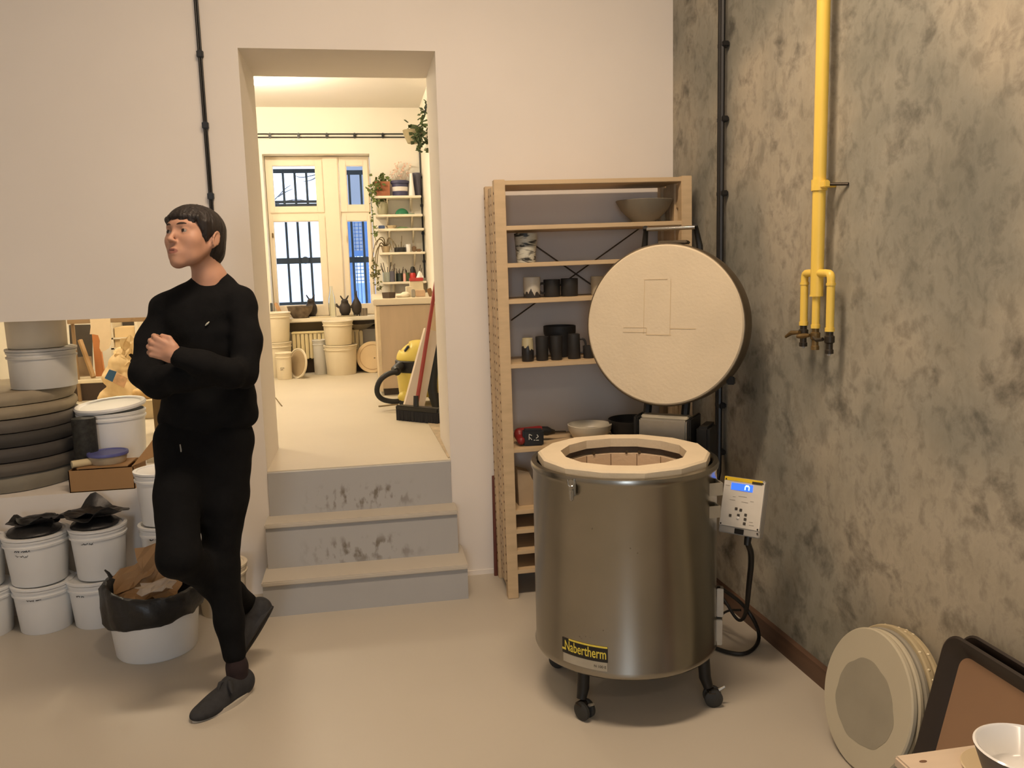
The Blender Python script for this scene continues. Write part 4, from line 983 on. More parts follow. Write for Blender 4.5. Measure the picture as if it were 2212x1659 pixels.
solo(m_, 'brown_paper', kraft, 'crumpled brown paper filling the black lined bin', 'paper', (bcx, bcy, .2), None, 12)
m_ = MB()
crumpled(m_, (bcx-.03, bcy-.125, .268), (.13, .02, .012), (.0, .08, .020), 6, 4, .010, 5)
solo(m_, 'torn_paper', M('grey_paper', (186, 170, 152), .8, var=.15, scale=14), 'torn greyish paper scraps on top in the black lined bin', 'paper', (bcx+.03, bcy-.08, .26), None, 12)
# ================================================================== things on the sill of the pass-through
SZ = PZ0
grey_shades = [(124, 118, 104), (92, 86, 78), (70, 66, 62), (60, 57, 53), (96, 90, 82), (150, 138, 116), (156, 144, 122)]
scx, scy, sr = at(14, 1000, Y=4.15).x, 4.160, .325
lbl = ['bottom mould of the stack on the ledge, plain mid grey', 'second mould from the bottom, brownish grey', 'third mould from the bottom of the stack, dark grey and smooth', 'fourth mould from the bottom, nearly black', 'fifth mould from the bottom, mottled brown grey', 'second mould from the top, light beige grey', 'top mould of the stack, pale with chipped edges']
z_ = SZ
zs = [at(15, y, Y=3.84).z for y in (1070, 1032, 1003, 971, 939, 909, 880, 845)]
for k in range(7):
    h_ = (zs[k+1]-zs[k]) if k < 6 else .062
    h_ = max(.052, min(.085, h_))
    mm = M('mould_clay_%s' % 'abcdefg'[k], grey_shades[k], .8, var=.14, scale=8, bump=.08, bscale=22)
    rr_ = sr*(.98, 1.03, 1.02, 1.0, 1.0, .99, .985)[k]
    rng = k*1.7
    m = MB().lathe([(0, 0), (rr_*.90, 0), (rr_*.955, .004), (rr_*.995, h_*.42), (rr_, h_*.62), (rr_*.985, h_*.86), (rr_*.95, h_*.985), (rr_*.9, h_*.96), (0, h_*.9)], (scx+.004*math.sin(k*2.1), scy, z_), seg=72, wob=lambda a, z: .006*math.sin(5*a+rng)+.004*math.sin(11*a+rng*2)+(.008*mnoise.noise(Vector((a*4, z*30, rng))) if k == 6 else 0))
    solo(m, 'plaster_mould', mm, lbl[k], 'mould', (scx, scy, z_), 'round moulds stacked on the ledge')
    z_ += h_-.0005
ZST = z_
card = M('cardboard', (156, 120, 78), .8, var=.06, scale=5, bump=.03)
# cardboard box at the ledge's front with open flaps
c0 = at(152, 1071, Y=3.815); c1 = at(262, 1066, Y=3.815)
bw = c1.x-c0.x; bh = at(150, 1018, Y=3.815).z-SZ
t = thing('cardboard_box', 'open low cardboard box on the ledge with things lying on it', 'box', (c0.x+bw/2, 3.90, SZ))
m = MB(); w_ = .004; y0_, y1_ = 3.815, 4.02; x0_, x1_ = c0.x, c1.x+.06
m.bb((x0_, y0_, SZ), (x1_, y0_+w_, SZ+bh)).bb((x0_, y1_-w_, SZ), (x1_, y1_, SZ+bh)).bb((x0_, y0_, SZ), (x0_+w_, y1_, SZ+bh)).bb((x1_-w_, y0_, SZ), (x1_, y1_, SZ+bh)).bb((x0_, y0_, SZ), (x1_, y1_, SZ+w_))
m.build('carton', card, t)
MB().add([(x1_-.01, y0_+.01, SZ+bh), (x1_+.09, y0_+.06, SZ+bh+.035), (x1_+.06, y1_-.03, SZ+bh+.10), (x1_-.02, y1_-.01, SZ+bh), (x1_-.01, y0_+.01, SZ+bh+.003), (x1_+.09, y0_+.06, SZ+bh+.038), (x1_+.06, y1_-.03, SZ+bh+.103), (x1_-.02, y1_-.01, SZ+bh+.003)], [(0, 1, 2, 3), (7, 6, 5, 4), (0, 4, 5, 1), (1, 5, 6, 2), (2, 6, 7, 3), (3, 7, 4, 0)]).build('flap', card, t)
MB().add([(x0_+.03, y0_+.02, SZ+bh+.001), (x1_-.03, y0_+.02, SZ+bh+.001), (x1_-.03, y1_-.02, SZ+bh+.001), (x0_+.03, y1_-.02, SZ+bh+.001), (x0_+.03, y0_+.02, SZ+bh+.005), (x1_-.03, y0_+.02, SZ+bh+.005), (x1_-.03, y1_-.02, SZ+bh+.005), (x0_+.03, y1_-.02, SZ+bh+.005)], [(3, 2, 1, 0), (4, 5, 6, 7), (0, 4, 5, 1), (1, 5, 6, 2), (2, 6, 7, 3), (3, 7, 4, 0)]).build('flap', card, t)
# paper tube
zt_ = SZ+bh+.0055
a_ = at(156, 1014, Y=3.85); a_.z = zt_+.016; b_ = a_+Vector((.10, .06, 0)); dd = (b_-a_)
m = MB().lathe([(.011, 0), (.0165, 0), (.0165, dd.length), (.011, dd.length), (.011, 0)], a_, dd, 24)
solo(m, 'paper_tube', M('tube_paper', (206, 190, 150), .7), 'short pale paper tube lying on the cardboard box', 'tube', (a_.x, a_.y, zt_))
# clear tub with blue lid
tcx = at(235, 1000, Y=3.93)
t = thing('food_tub', 'clear plastic tub with a blue lid on the cardboard box', 'tub', (tcx.x, 3.93, zt_))
rt_ = pxm(40, 3.93, 1000, 235)
MB().lathe([(0, 0), (rt_*.84, 0), (rt_*.88, .004), (rt_*.98, .040), (rt_*.95, .040), (rt_*.85, .006), (0, .003)], (tcx.x, 3.93, zt_), seg=40).build('body', M('cloudy_plastic', (196, 184, 158), .35, var=.12, scale=20, trans=.25), t)
MB().lathe([(0, .040), (rt_*.94, .040), (rt_*1.02, .036), (rt_*1.04, .041), (rt_*1.02, .049), (rt_*.92, .050), (rt_*.88, .046), (0, .046)], (tcx.x, 3.93, zt_), seg=40).build('lid', M('blue_lid', (88, 92, 150), .4, var=.05), t)
# white bucket with tilted lid
wx = at(246, 930, Y=4.17).x; rw = pxm(67, 4.17, 930, 246); hw_ = at(245, 893, Y=4.02).z-SZ
t = bucket('large white bucket with its lid lying tilted on top, on the ledge', (wx, 4.155, SZ), rw, hw_, lid=False, group='white buckets at the pass-through', taper=.9)
c_ = Vector((wx, 4.155, SZ+hw_))
R3 = Euler((math.radians(4), math.radians(-3), 0)).to_matrix()
m = MB().lathe([(0, 0), (rw*.9, 0), (rw+.006, -.006), (rw+.009, .004), (rw+.004, .012), (rw*.92, .009), (rw*.88, .003), (0, .003)], c_+Vector((0, 0, .018)), R3 @ Vector((0, 0, 1)), 56)
solo(m, 'bucket_lid', whitep, 'loose white lid resting tilted on the large bucket on the ledge', 'lid', c_)
# dark speckled roll between stack and bucket
px_ = at(186, 950, Y=3.985).x
m = MB().lathe([(0, 0), (.048, 0), (.050, .003), (.050, .302), (.046, .304), (0, .302)], (px_, 3.975, SZ), seg=32)
solo(m, 'speckled_vase', M('black_speckle', (40, 40, 36), .7, var=.75, scale=45), 'tall black speckled cylinder standing between the mould stack and the white bucket', 'vase', (px_, 3.975, SZ))
# big buckets behind the mould stack, standing on the rear floor
G2 = 'white buckets at the pass-through'
YB = 4.085
xq = at(94, 800, Y=YB).x; rq = pxm(66, YB, 800, 94)
ztop = at(100, 757, Y=YB-rq).z
bucket('grey white bucket with a thick rim standing on the mould stack', (xq, YB, ZST), rq, ztop-ZST, M('greyish_plastic', (206, 204, 198), .4, var=.03), lid=True, group=G2, taper=.97)
bucket('beige bucket standing on the grey white one, reaching above the opening', (xq-.012, YB, ztop+.0075), rq*.90, .25, creamp, group=G2, taper=.96)
bucket('tall beige drum at the left picture edge behind the mould stack', (at(-75, 800, Y=4.75).x, 4.72, ZF), .165, .85, M('beige_plastic', (192, 178, 150), .45), group=G2, taper=.97)
# ================================================================== rear room: window
FY = RY+.16      # plane of the window frames inside the niche
def wx_(px, py, Y=FY): q = at(px, py, Y=Y); return q.x, q.z
fx0 = WX0+.004; fx1 = WX1-.004; fz0 = WZ0; fz1 = WZ1-.004
m = MB()
mxa = wx_(699, 400)[0]; mxb = wx_(733, 400)[0]          # broad central post
tz0, tz1 = wx_(640, 478)[1], wx_(640, 449)[1]            # transom band with both sash rails
m.bb((fx0, FY, fz0), (fx0+.035, FY+.08, fz1)).bb((fx1-.03, FY, fz0), (fx1, FY+.08, fz1)).bb((fx0+.0352, FY-.001, fz1-.05), (fx1-.0302, FY+.079, fz1-.0005)).bb((fx0+.0352, FY-.001, fz0+.0005), (fx1-.0302, FY+.079, fz0+.05))
m.bb((mxa, FY-.03, fz0+.003), (mxb, FY+.083, fz1-.003), .01)
tm = (tz0+tz1)/2
m.bb((fx0+.0352, FY-.002, tm-.03), (mxa+.002, FY+.078, tm+.03)).bb((mxb-.002, FY-.002, tm-.03), (fx1-.0302, FY+.078, tm+.03))
win = struct(m, 'window_1', frame_m)
def sash(x0, x1, z0, z1, gx0, gx1, gz0, gz1):
    s_ = MB(); y0, y1 = FY-.018, FY+.045
    s_.bb((x0, y0, z0), (gx0, y1, z1), .006).bb((gx1, y0, z0), (x1, y1, z1), .006).bb((gx0-.01, y0+.001, z0+.0005), (gx1+.01, y1-.001, gz0), .006).bb((gx0-.01, y0+.001, gz1), (gx1+.01, y1-.001, z1-.0005), .006)
    o = s_.build('sash', frame_m, win)
    MB().bb((gx0, FY+.01, gz0), (gx1, FY+.014, gz1)).build('pane', pane_m, o)
    return o
gl = {}
for key, (xa, xb, ya, yb2) in dict(ul=(591, 681, 359, 446), ll=(597, 692, 479, 659), ur=(749, 784, 359, 442), lr=(754, 796, 478, 656)).items():
    ym = (ya+yb2)/2
    gl[key] = (wx_(xa+(0 if key[1] == 'l' else 1), ym)[0], wx_(xb+1, ym)[0], wx_((xa+xb)/2, yb2)[1], wx_((xa+xb)/2, ya)[1])
x_l0, x_l1 = fx0+.02, mxa-.002; x_r0, x_r1 = mxb+.002, fx1-.012
so = {}
so['ul'] = sash(x_l0, x_l1, tm+.012, fz1-.03, gl['ul'][0], gl['ul'][1], gl['ul'][2], gl['ul'][3])
so['ll'] = sash(x_l0, x_l1, fz0+.02, tm-.012, gl['ll'][0], gl['ll'][1], gl['ll'][2], gl['ll'][3])
so['ur'] = sash(x_r0, x_r1, tm+.012, fz1-.03, gl['ur'][0], gl['ur'][1], gl['ur'][2], gl['ur'][3])
so['lr'] = sash(x_r0, x_r1, fz0+.02, tm-.012, gl['lr'][0], gl['lr'][1], gl['lr'][2], gl['lr'][3])
hp = wx_(590, 509); MB().box((hp[0], FY-.03, hp[1]), (.014, .02, .045), None, .004).build('handle', brass, so['ll'])
hp = wx_(748, 515); MB().box((hp[0], FY-.03, hp[1]), (.012, .02, .06), None, .004).build('handle', frame_m, so['lr'])
# window sill board
szt = at(700, 686, Y=RY-.10).z
m = MB().bb((WX0-.12, RY-.12, szt-.035), (WX1+.02, RY+.16, szt), .006); struct(m, 'trim_1', M('sill_paint', (232, 222, 200), .5, var=.03))
ZW = szt
# ---- outside: bars, mesh fence, building, branches
iron = M('outdoor_iron', (38, 46, 52), .6, .2, var=.2)
BYo = FY+.30
def bxz(px, py): q = at(px, py, Y=BYo); return Vector((q.x, BYo, q.z))
t = thing('window_grille', 'dark iron bars outside the wide left window casement', 'grille', bxz(640, 560))
def vbar(px0, py0, px1, py1, r=.011):
    a = bxz(px0, py0); b = bxz(px1, py1); xm_ = (a.x+b.x)/2; MB().cyl((xm_, BYo, b.z), (xm_, BYo, a.z), r, seg=10).build('upright_bar', iron, t)
for a, b in (((608, 366), (631, 660)), ((634, 366), (655, 660)), ((659, 366), (680, 660))): vbar(*a, *b)
def hbar(px0, px1, y0, y1):
    a = bxz(px0, y0); b = bxz(px1, y1); MB().bb((a.x, BYo-.008, b.z), (b.x, BYo+.008, a.z)).build('cross_bar', iron, t)
hbar(560, 706, 365.5, 373.5); hbar(560, 706, 434, 438); hbar(560, 706, 441, 446.5); hbar(560, 706, 559, 568); hbar(560, 706, 655, 661)
for px, py in ((562, 369), (562, 563)): q = bxz(px, py); MB().cyl((q.x, RY+.255, q.z), (q.x, BYo, q.z), .010, seg=8).build('wall_bracket', iron, t)
q = bxz(660, 562); MB().lathe([(0, -.02), (.03, -.02), (.034, 0), (.03, .02), (0, .02)], q+Vector((0, -.012, 0)), (0, 1, 0), 18).build('lock_case', iron, t)
t = thing('window_grille', 'dark iron bars outside the narrow right window casement', 'grille', bxz(772, 560))
for a, b in (((753, 368), (768, 655)), ((778, 368), (793, 655))): vbar(*a, *b)
hbar(735, 815, 368, 377); hbar(735, 815, 556, 566)
for px, py in ((812, 372), (812, 561)): q = bxz(px, py); MB().cyl((q.x, RY+.255, q.z), (q.x, BYo, q.z), .010, seg=8).build('wall_bracket', iron, t)
outm = M('outdoor_render', (196, 206, 216), .9, var=.10, scale=1.2)
m = MB(); m.bb((-6, 15.5, -.5), (.05, 15.9, 2.55)); struct(m, 'wall_outside', M('outdoor_snowy_wall', (226, 232, 240), .9, var=.05, scale=.8))
m = MB(); m.bb((-8, 8.05, -.6), (8, 22, -.4)); struct(m, 'ground_outside', M('outdoor_ground', (206, 214, 226), .9, var=.06))
t = thing('grey_building', 'grey building front seen through the narrow right casement', 'building', (.9, 13.3, -.4))
m = MB().bb((-.22, 13.0, 1.7), (3.2, 13.5, 3.75)); m.build('wall', M('outdoor_grey', (120, 124, 132), .8, var=.12, scale=.8), t); MB().bb((-.22, 12.98, -.4), (3.2, 13.5, 1.6999)).build('plinth', M('outdoor_plinth', (206, 214, 226), .9, var=.1, scale=2), t)
m = MB()
for x_, z_ in ((.5, 1.9), (1.3, 1.9), (.5, 2.8), (1.3, 2.8)): m.bb((x_, 12.985, z_), (x_+.4, 13.0, z_+.6))
m.build('window', M('outdoor_window', (70, 92, 128), .2), t)
# mesh fence in front of the building
t = thing('mesh_fence', 'blue grey wire mesh panel standing outside the right casement', 'fence', (at(776, 540, Y=9.6).x, 9.6, -.4))
def mz(px, py): q = at(px, py, Y=9.6); return Vector((q.x, 9.6, q.z))
fa, fb_ = mz(750, 480), mz(812, 605)
fm = M('fence_blue', (74, 108, 156), .5, .2); wht = M('snow_white', (236, 242, 250), .8)
b = MB()
for x in np.arange(fa.x, fb_.x, .040): b.cyl((x, 9.6, -.4), (x, 9.6, fa.z), .0045, seg=6)
for z in np.arange(fb_.z, fa.z, .040): b.cyl((fa.x, 9.6, z), (fb_.x, 9.6, z), .0045, seg=6)
o_ = b.build('wire_mesh', fm, t); 
for px in (757, 786): a = mz(px, 480); MB().bb((a.x-.03, 9.57, -.4), (a.x+.03, 9.64, fa.z)).build('fence_post', fm, t)
b = MB(); a = mz(750, 548); b.bb((fa.x, 9.56, a.z-.03), (fb_.x, 9.64, a.z+.03)); b.build('rail', fm, t)
m = MB().bb((at(765, 600, Y=11).x-.1, 11, -.4), (at(792, 600, Y=11).x+.3, 11.4, at(780, 612, Y=11).z)); solo(m, 'blue_bin', M('outdoor_blue', (122, 152, 200), .5), 'blue container outside below the mesh panel', 'container', (.6, 11.2, -.4))
br = M('bark', (98, 96, 96), .9)
t = thing('bare_tree', 'thin bare branches outside the upper left window pane', 'tree', (-1.6, 11.5, -.4))
def tp(px, py, Y=11.5): return at(px, py, Y=Y)
tr0 = Vector((tp(540, 500).x-.2, 11.5, -.4))
MB().tube([tr0, tp(545, 520), tp(575, 448)], [.05, .04, .02], 8, smooth=1).build('trunk', br, t)
for pts in ([(575, 448), (600, 425), (615, 408), (628, 400)], [(600, 425), (618, 414), (632, 408)], [(575, 448), (610, 436), (640, 430), (675, 436)], [(700, 372), (672, 380), (650, 384), (638, 380)], [(690, 378), (672, 390), (655, 392)]):
    MB().tube([tp(*p_) for p_ in pts], [.012]+[.007]*(len(pts)-2)+[.004], 6, smooth=1).build('branch', br, t)
# ================================================================== rear room: cables, lamp
yk = RY-.010
zk = at(720, 293, Y=yk).z
cl = [(at(px, 293, Y=yk).x, yk, zk) for px in (583, 645, 706, 766, 827, 885)]
cable_run('wall_cable', 'pair of black cables clipped straight across the rear wall above the window', [(-3.2, yk, zk), (at(905, 293, Y=yk).x, yk, zk)], .0055, cl, (0, 0, 1), gap=.028, cs=(.022, .022, .044))
xk = at(906, 320, Y=yk).x
cl = [(xk, yk, at(908, y, Y=yk).z) for y in (319, 383, 444, 504, 565)]
cable_run('wall_cable', 'single black cable running down the rear wall corner past the shelves', [(xk, yk, zk), (xk, yk, at(918, 600, Y=yk).z)], .006, cl, (1, 0, 0), n=1, cs=(.026, .02, .026))
t = thing('ceiling_lamp', 'glowing round ceiling lamp just beyond the doorway head at left', 'lamp', (-.68, 6.28, ZC))
MB().lathe([(0, 0), (.10, 0), (.10, -.02), (0, -.02)], (-.68, 6.28, ZC), seg=32).build('base', lampb, t)
MB().lathe([(.095, -.02), (.13, -.035), (.135, -.05), (.11, -.075), (0, -.085)], (-.68, 6.28, ZC), seg=40).build('shade', M('lit_shade', (255, 244, 222), .4, emit=((255, 232, 190), 14.0)), t)
# ================================================================== rear room: wall shelves and what stands on them
shw = M('white_shelf', (230, 220, 198), .5, var=.03)
SY0, SY1 = RY-.20, RY
SHL = []
for i, (xa, xb, y) in enumerate(((811, 905, 423), (812, 908, 463.5), (816, 911, 494), (820, 914, 545.5), (826, 917, 609.5))):
    a = at(xa, y, Y=SY0); b = at(xb, y, Y=SY0); z_ = a.z
    t = thing('wall_shelf', ('topmost', 'second from the top', 'middle', 'second from the bottom', 'lowest')[i] + ' of the five white shelves beside the rear window', 'shelf', ((a.x+b.x)/2, RY-.1, z_), 0, 'white wall shelves beside the rear window')
    MB().bb((a.x, SY0, z_-.020), (b.x+.02, SY1, z_), .003).build('board', shw, t)
    for px in (a.x+.10, b.x-.07):
        MB().prism([(0, 0), (.16, 0), (.16, -.012), (.02, -.10), (0, -.10)], .012, (px, SY1, z_-.020), (0, -1, 0), (0, 0, 1)).build('bracket', shw, t)
    SHL.append(z_)
rails = MB()
for px in (836, 893):
    x = at(px, 520, Y=RY-.01).x; rails.bb((x-.008, RY-.012, SHL[4]-.1), (x+.008, RY, SHL[0]+.05))
def ss(px, py, i, dy=.10): q = at(px, py, Y=RY-dy); return Vector((q.x, RY-dy, SHL[i]+.0005))
def rx_(px): return pxm(px, RY-.1, 500)
terra = M('terracotta', (152, 94, 64), .75, var=.1)
leaf = M('leaf_green', (92, 104, 52), .6, var=.35, scale=14)
def leafs(m_, pts, n_, r, seed, size=(.022, .030)):
    rng = random.Random(seed)
    for k in range(n_):
        c = Vector(pts[rng.randrange(len(pts))])+Vector((rng.gauss(0, r), rng.gauss(0, r*.6), rng.gauss(0, r)))
        d = Vector((rng.uniform(-1, 1), rng.uniform(-1, .2), rng.uniform(-1, .6))).normalized(); s2 = d.orthogonal().normalized(); L_ = rng.uniform(*size)*1.6; w_ = L_*.36
        nn = d.cross(s2)*.0015
        P = [c, c+d*L_*.45+s2*w_, c+d*L_, c+d*L_*.45-s2*w_]
        m_.add([p_-nn for p_ in P]+[p_+nn for p_ in P], [(3, 2, 1, 0), (4, 5, 6, 7), (0, 1, 5, 4), (1, 2, 6, 5), (2, 3, 7, 6), (3, 0, 4, 7)])
p = ss(826, 405, 0); w_ = rx_(15)
t = thing('flower_box', 'terracotta flower box with a trailing green plant at the left end of the top shelf', 'planter', p)
m = MB().lathe([(0, 0), (w_*.98, 0), (w_*1.0, .004), (w_*1.06, rx_(28)), (w_*1.02, rx_(30)), (w_*.92, rx_(30)), (w_*.85, rx_(24)), (0, rx_(24))], p, seg=4, a0=PI/4, sx=1.35, sy=.9); m.build('pot', terra, t, 20)
m = MB(); leafs(m, [at(812, 392, Y=RY-.12), at(808, 400, Y=RY-.12), at(822, 386, Y=RY-.1), at(832, 386, Y=RY-.1), at(805, 412, Y=RY-.14), at(815, 402, Y=RY-.16)], 60, .022, 1); tag(m.build('foliage', leaf, t, 10), kind='stuff')
vine = [(808, 400), (803, 420), (802, 440), (806, 470), (807, 500), (812, 520)]
MB().tube([at(x, y, Y=SY0-.02) for x, y in vine], .003, 5, smooth=1).build('trailing_stem', leaf, t)
m = MB(); leafs(m, [at(x, y, Y=SY0-.02) for x, y in [(803, 415), (803, 428), (812, 432), (802, 445), (805, 460), (806, 475), (808, 490), (811, 505)]], 46, .010, 2, (.014, .022)); tag(m.build('trailing_leaves', leaf, t, 10), kind='stuff')
navy = M('navy_ceramic', (62, 62, 92), .5, var=.1); navy2 = M('dark_slate', (84, 82, 96), .5, var=.1)
def pot(name, label, p, prof, mat, cat, group=None, seg=28):
    return solo(MB().lathe(prof, p, seg=seg), name, mat, label, cat, p, group)
p = ss(864, 405, 0); w_ = rx_(17)
t = thing('storage_basket', 'navy basket with a pale band in the middle of the top shelf', 'basket', p)
MB().lathe([(0, 0), (w_*.88, 0), (w_*.9, .005), (w_*.98, rx_(25)), (w_*1.12, rx_(26)), (w_*1.14, rx_(31)), (w_*.98, rx_(32)), (w_*.9, rx_(27)), (0, .01)], p, seg=36).build('body', navy, t)
MB().lathe([(w_*.945, rx_(10)), (w_*.965, rx_(11)), (w_*.985, rx_(18)), (w_*.955, rx_(19))], p, seg=36).build('pale_band', M('pale_label', (214, 206, 200), .6), t)
p = ss(889, 405, 0, .13); w_ = rx_(6); pot('tall_cone', 'white tall cone standing at the right of the top shelf', p, [(0, 0), (w_*1.1, 0), (w_*1.1, .004), (w_*.45, rx_(46)), (0, rx_(47))], glz, 'cone')
p = ss(901, 400, 0, .07); w_ = rx_(8.5); pot('slate_jar', 'dark slate jar behind the white cone on the top shelf', p, [(0, 0), (w_*.8, 0), (w_*.85, .004), (w_, rx_(40)), (w_*1.12, rx_(42)), (w_*1.1, rx_(48)), (w_*.9, rx_(48)), (w_*.8, .01), (0, .01)], navy2, 'jar')
p = ss(868, 405, 0, .05)
t = thing('dried_flowers', 'hazy pink dried flowers above the navy basket', 'flowers', p)
m = MB()
for k in range(9): m.tube([p+Vector((0, 0, .05)), p+Vector((.02*(k-4)*.5, .01, .16)), at(848+k*5, 372-(k % 3)*8, Y=RY-.05)], .0015, 5)
m.build('stems', M('dry_stem', (190, 160, 130), .8), t)
m = MB(); leafs(m, [at(848+k*4.4, 378-(k % 4)*8, Y=RY-.05) for k in range(9)], 60, .014, 5, (.010, .016)); tag(m.build('petals', M('pink_petal', (236, 206, 188), .8), t, 10), kind='stuff')
p = ss(826, 450, 1); w_ = rx_(12)
t = thing('glass_planter', 'round clear glass jar holding a green plant on the second shelf', 'jar', p)
MB().lathe([(0, 0), (w_*.75, 0), (w_*.95, .02), (w_, .06), (w_*.9, .10), (w_*.75, .115), (w_*.72, .112), (w_*.86, .098), (w_*.94, .06), (w_*.9, .022), (w_*.7, .006), (0, .005)], p, seg=28).build('glass_body', M('smoky_glass', (196, 190, 158), .12, var=.05, trans=.4), t)
m = MB(); leafs(m, [at(822, 436, Y=RY-.1), at(829, 434, Y=RY-.1), at(815, 432, Y=RY-.12)], 26, .014, 6); tag(m.build('foliage', leaf, t, 10), kind='stuff')
p = ss(868, 455, 1)
t = thing('green_hat', 'green cap lying on the second shelf', 'hat', p); gr = M('cap_green', (44, 118, 84), .7, var=.1)
MB().sph(p+Vector((0, 0, .001)), (rx_(14), rx_(11), rx_(13)), None, 20).build('crown', gr, t)
for o_ in [c for c in t.children]:
    for v in o_.data.vertices: v.co.z = max(v.co.z, 0.0)
MB().lathe([(0, 0), (rx_(12), 0), (rx_(12), .006), (0, .008)], p+Vector((rx_(14), -.02, .001)), seg=20, sx=1.0, sy=.7).build('visor', gr, t)
p = ss(824, 486, 2); m = MB().box(p+Vector((0, 0, rx_(3.5))), (rx_(13), .08, rx_(7)), None, .004); solo(m, 'blue_box', M('blue_card', (66, 84, 122), .5), 'small dark blue box at the left of the middle shelf', 'box', p)
p = ss(845, 486, 2); pot('cream_dish', 'low cream dish beside the blue box on the middle shelf', p, [(0, 0), (rx_(8), 0), (rx_(12), .028), (rx_(11.4), .029), (rx_(7), .006), (0, .006)], M('cream_glaze', (206, 186, 150), .35, var=.06), 'dish')
p = ss(864, 488, 2)
m = MB().prism([(-.05, .0), (0, .016), (.055, .012), (.09, .0), (.05, .004), (0, .006)], .03, p+Vector((0, 0, .001)), (1, 0, 0), (0, 0, 1)); solo(m, 'green_leaf', M('leaf_bright', (96, 132, 84), .6), 'curved green leaf lying on the middle shelf', 'leaf', p)
# fourth shelf
p = ss(833, 530, 3); w_ = rx_(10)
t = thing('dried_plant', 'pot with dry arching plant at the left of the fourth shelf', 'plant', p)
MB().lathe([(0, 0), (w_*.7, 0), (w_, .05), (w_*.95, .055), (w_*.6, .01), (0, .01)], p, seg=28).build('pot', M('beige_clay', (176, 156, 124), .7), t)
dry = M('dry_leaf', (118, 102, 72), .8, var=.2)
for k, pts in enumerate((((833, 535), (825, 515), (812, 520), (806, 545), (803, 565)), ((834, 535), (838, 512), (848, 518), (850, 536)), ((832, 535), (822, 520), (816, 545), (814, 575), (808, 600)), ((833, 535), (830, 514), (820, 512), (812, 530)), ((833, 535), (842, 522), (846, 540)), ((832, 536), (818, 528), (810, 555), (812, 585), (817, 610)))):
    MB().tube([at(x, y, Y=RY-.10-.10*min(1, i_/2)) for i_, (x, y) in enumerate(pts)], [.006, .005, .004, .004, .003][:len(pts)], 6, smooth=2).build('stem', dry, t)
m = MB(); leafs(m, [at(x, y, Y=SY0-.02) for x, y in [(806, 560), (810, 575), (807, 590), (813, 600), (804, 575), (816, 585), (818, 612), (822, 622)]], 60, .013, 8, (.013, .022)); tag(m.build('foliage', M('leaf_olive', (110, 108, 66), .7, var=.3), t, 10), kind='stuff')
p = ss(864, 535, 3); w_ = rx_(12)
t = thing('dark_pot', 'dark low pot with thin dry sticks on the fourth shelf', 'pot', p)
MB().lathe([(0, 0), (w_*.95, 0), (w_, .004), (w_, rx_(10)), (w_*.9, rx_(10)), (w_*.9, .01), (0, .01)], p, seg=28).build('body', blkclay, t)
for k, (dx, h_) in enumerate(((-13, 24), (-9, 18), (-3, 16), (3, 22), (5, 34), (8, 14))): MB().tube([p+Vector((rx_(dx*.5), 0, .02)), p+Vector((rx_(dx), .01, rx_(h_)))], .0025, 5).build('stick', dry, t)
p = ss(882, 535, 3); pot('white_beaker', 'white beaker between the dark pot and the small shoes on the fourth shelf', p, [(0, 0), (rx_(5.2), 0), (rx_(5.6), .004), (rx_(5.8), rx_(16)), (rx_(5.2), rx_(16)), (rx_(5), .01), (0, .01)], glz, 'cup')
p = ss(897, 538, 3); m = MB().box(p+Vector((-.01, 0, rx_(6))), (rx_(9), .05, rx_(12)), None, .008).box(p+Vector((.03, 0, rx_(3))), (rx_(12), .05, rx_(6)), None, .008); solo(m, 'clay_figure', M('brown_clay', (122, 96, 70), .8), 'small brown stepped clay piece at the right end of the fourth shelf', 'figure', p)
# lowest shelf: tins with brushes
def brushes(t, p, n_, r, hmin, hmax, mat, seed):
    rng = random.Random(seed)
    for k in range(n_):
        a = rng.uniform(0, 2*PI); d = Vector((math.cos(a)*r, math.sin(a)*r*.6, 0)); MB().tube([p+d*.5+Vector((0, 0, .012)), p+d*2.0+Vector((0, 0, rng.uniform(hmin, hmax)))], .003, 5).build('brush', mat, t)
stickm = M('brush_stick', (70, 58, 48), .6, var=.3)
p = ss(837, 596, 4); w_ = rx_(9.5); t = thing('brush_glass', 'pale blue grey glass of brushes at the left of the lowest shelf', 'jar', p)
MB().lathe([(0, 0), (w_*.9, 0), (w_, .004), (w_*1.05, rx_(20)), (w_*.97, rx_(20)), (w_*.9, .008), (0, .008)], p, seg=28).build('body', M('pale_blue_glass', (158, 164, 154), .25), t); brushes(t, p, 8, w_*.7, rx_(26), rx_(44), stickm, 1)
p = ss(848, 600, 4, .15); w_ = rx_(5); t = thing('brush_tin', 'slim grey tin of brushes next to the pale glass', 'tin', p)
MB().lathe([(0, 0), (w_, 0), (w_, rx_(22)), (w_*.9, rx_(22)), (w_*.9, .008), (0, .008)], p, seg=20).build('body', navy2, t); brushes(t, p, 3, w_*.6, rx_(28), rx_(38), stickm, 2)
p = ss(863, 598, 4); w_ = rx_(7.5); t = thing('brush_tin', 'dark green tin of brushes in the middle of the lowest shelf', 'tin', p)
MB().lathe([(0, 0), (w_, 0), (w_, rx_(17)), (w_*.92, rx_(17)), (w_*.92, .008), (0, .008)], p, seg=24).build('body', M('bottle_green', (40, 52, 44), .4), t); brushes(t, p, 6, w_*.6, rx_(20), rx_(32), stickm, 3)
p = ss(874, 600, 4, .14); pot('pink_tube', 'pink slim bottle in the middle of the lowest shelf', p, [(0, 0), (rx_(3), 0), (rx_(3), rx_(14)), (rx_(1.5), rx_(17)), (0, rx_(17))], M('pink_plastic', (214, 160, 150), .4), 'bottle')
p = ss(881, 600, 4, .08); t = thing('brush_tin', 'narrow green tin beside the red bottle', 'tin', p)
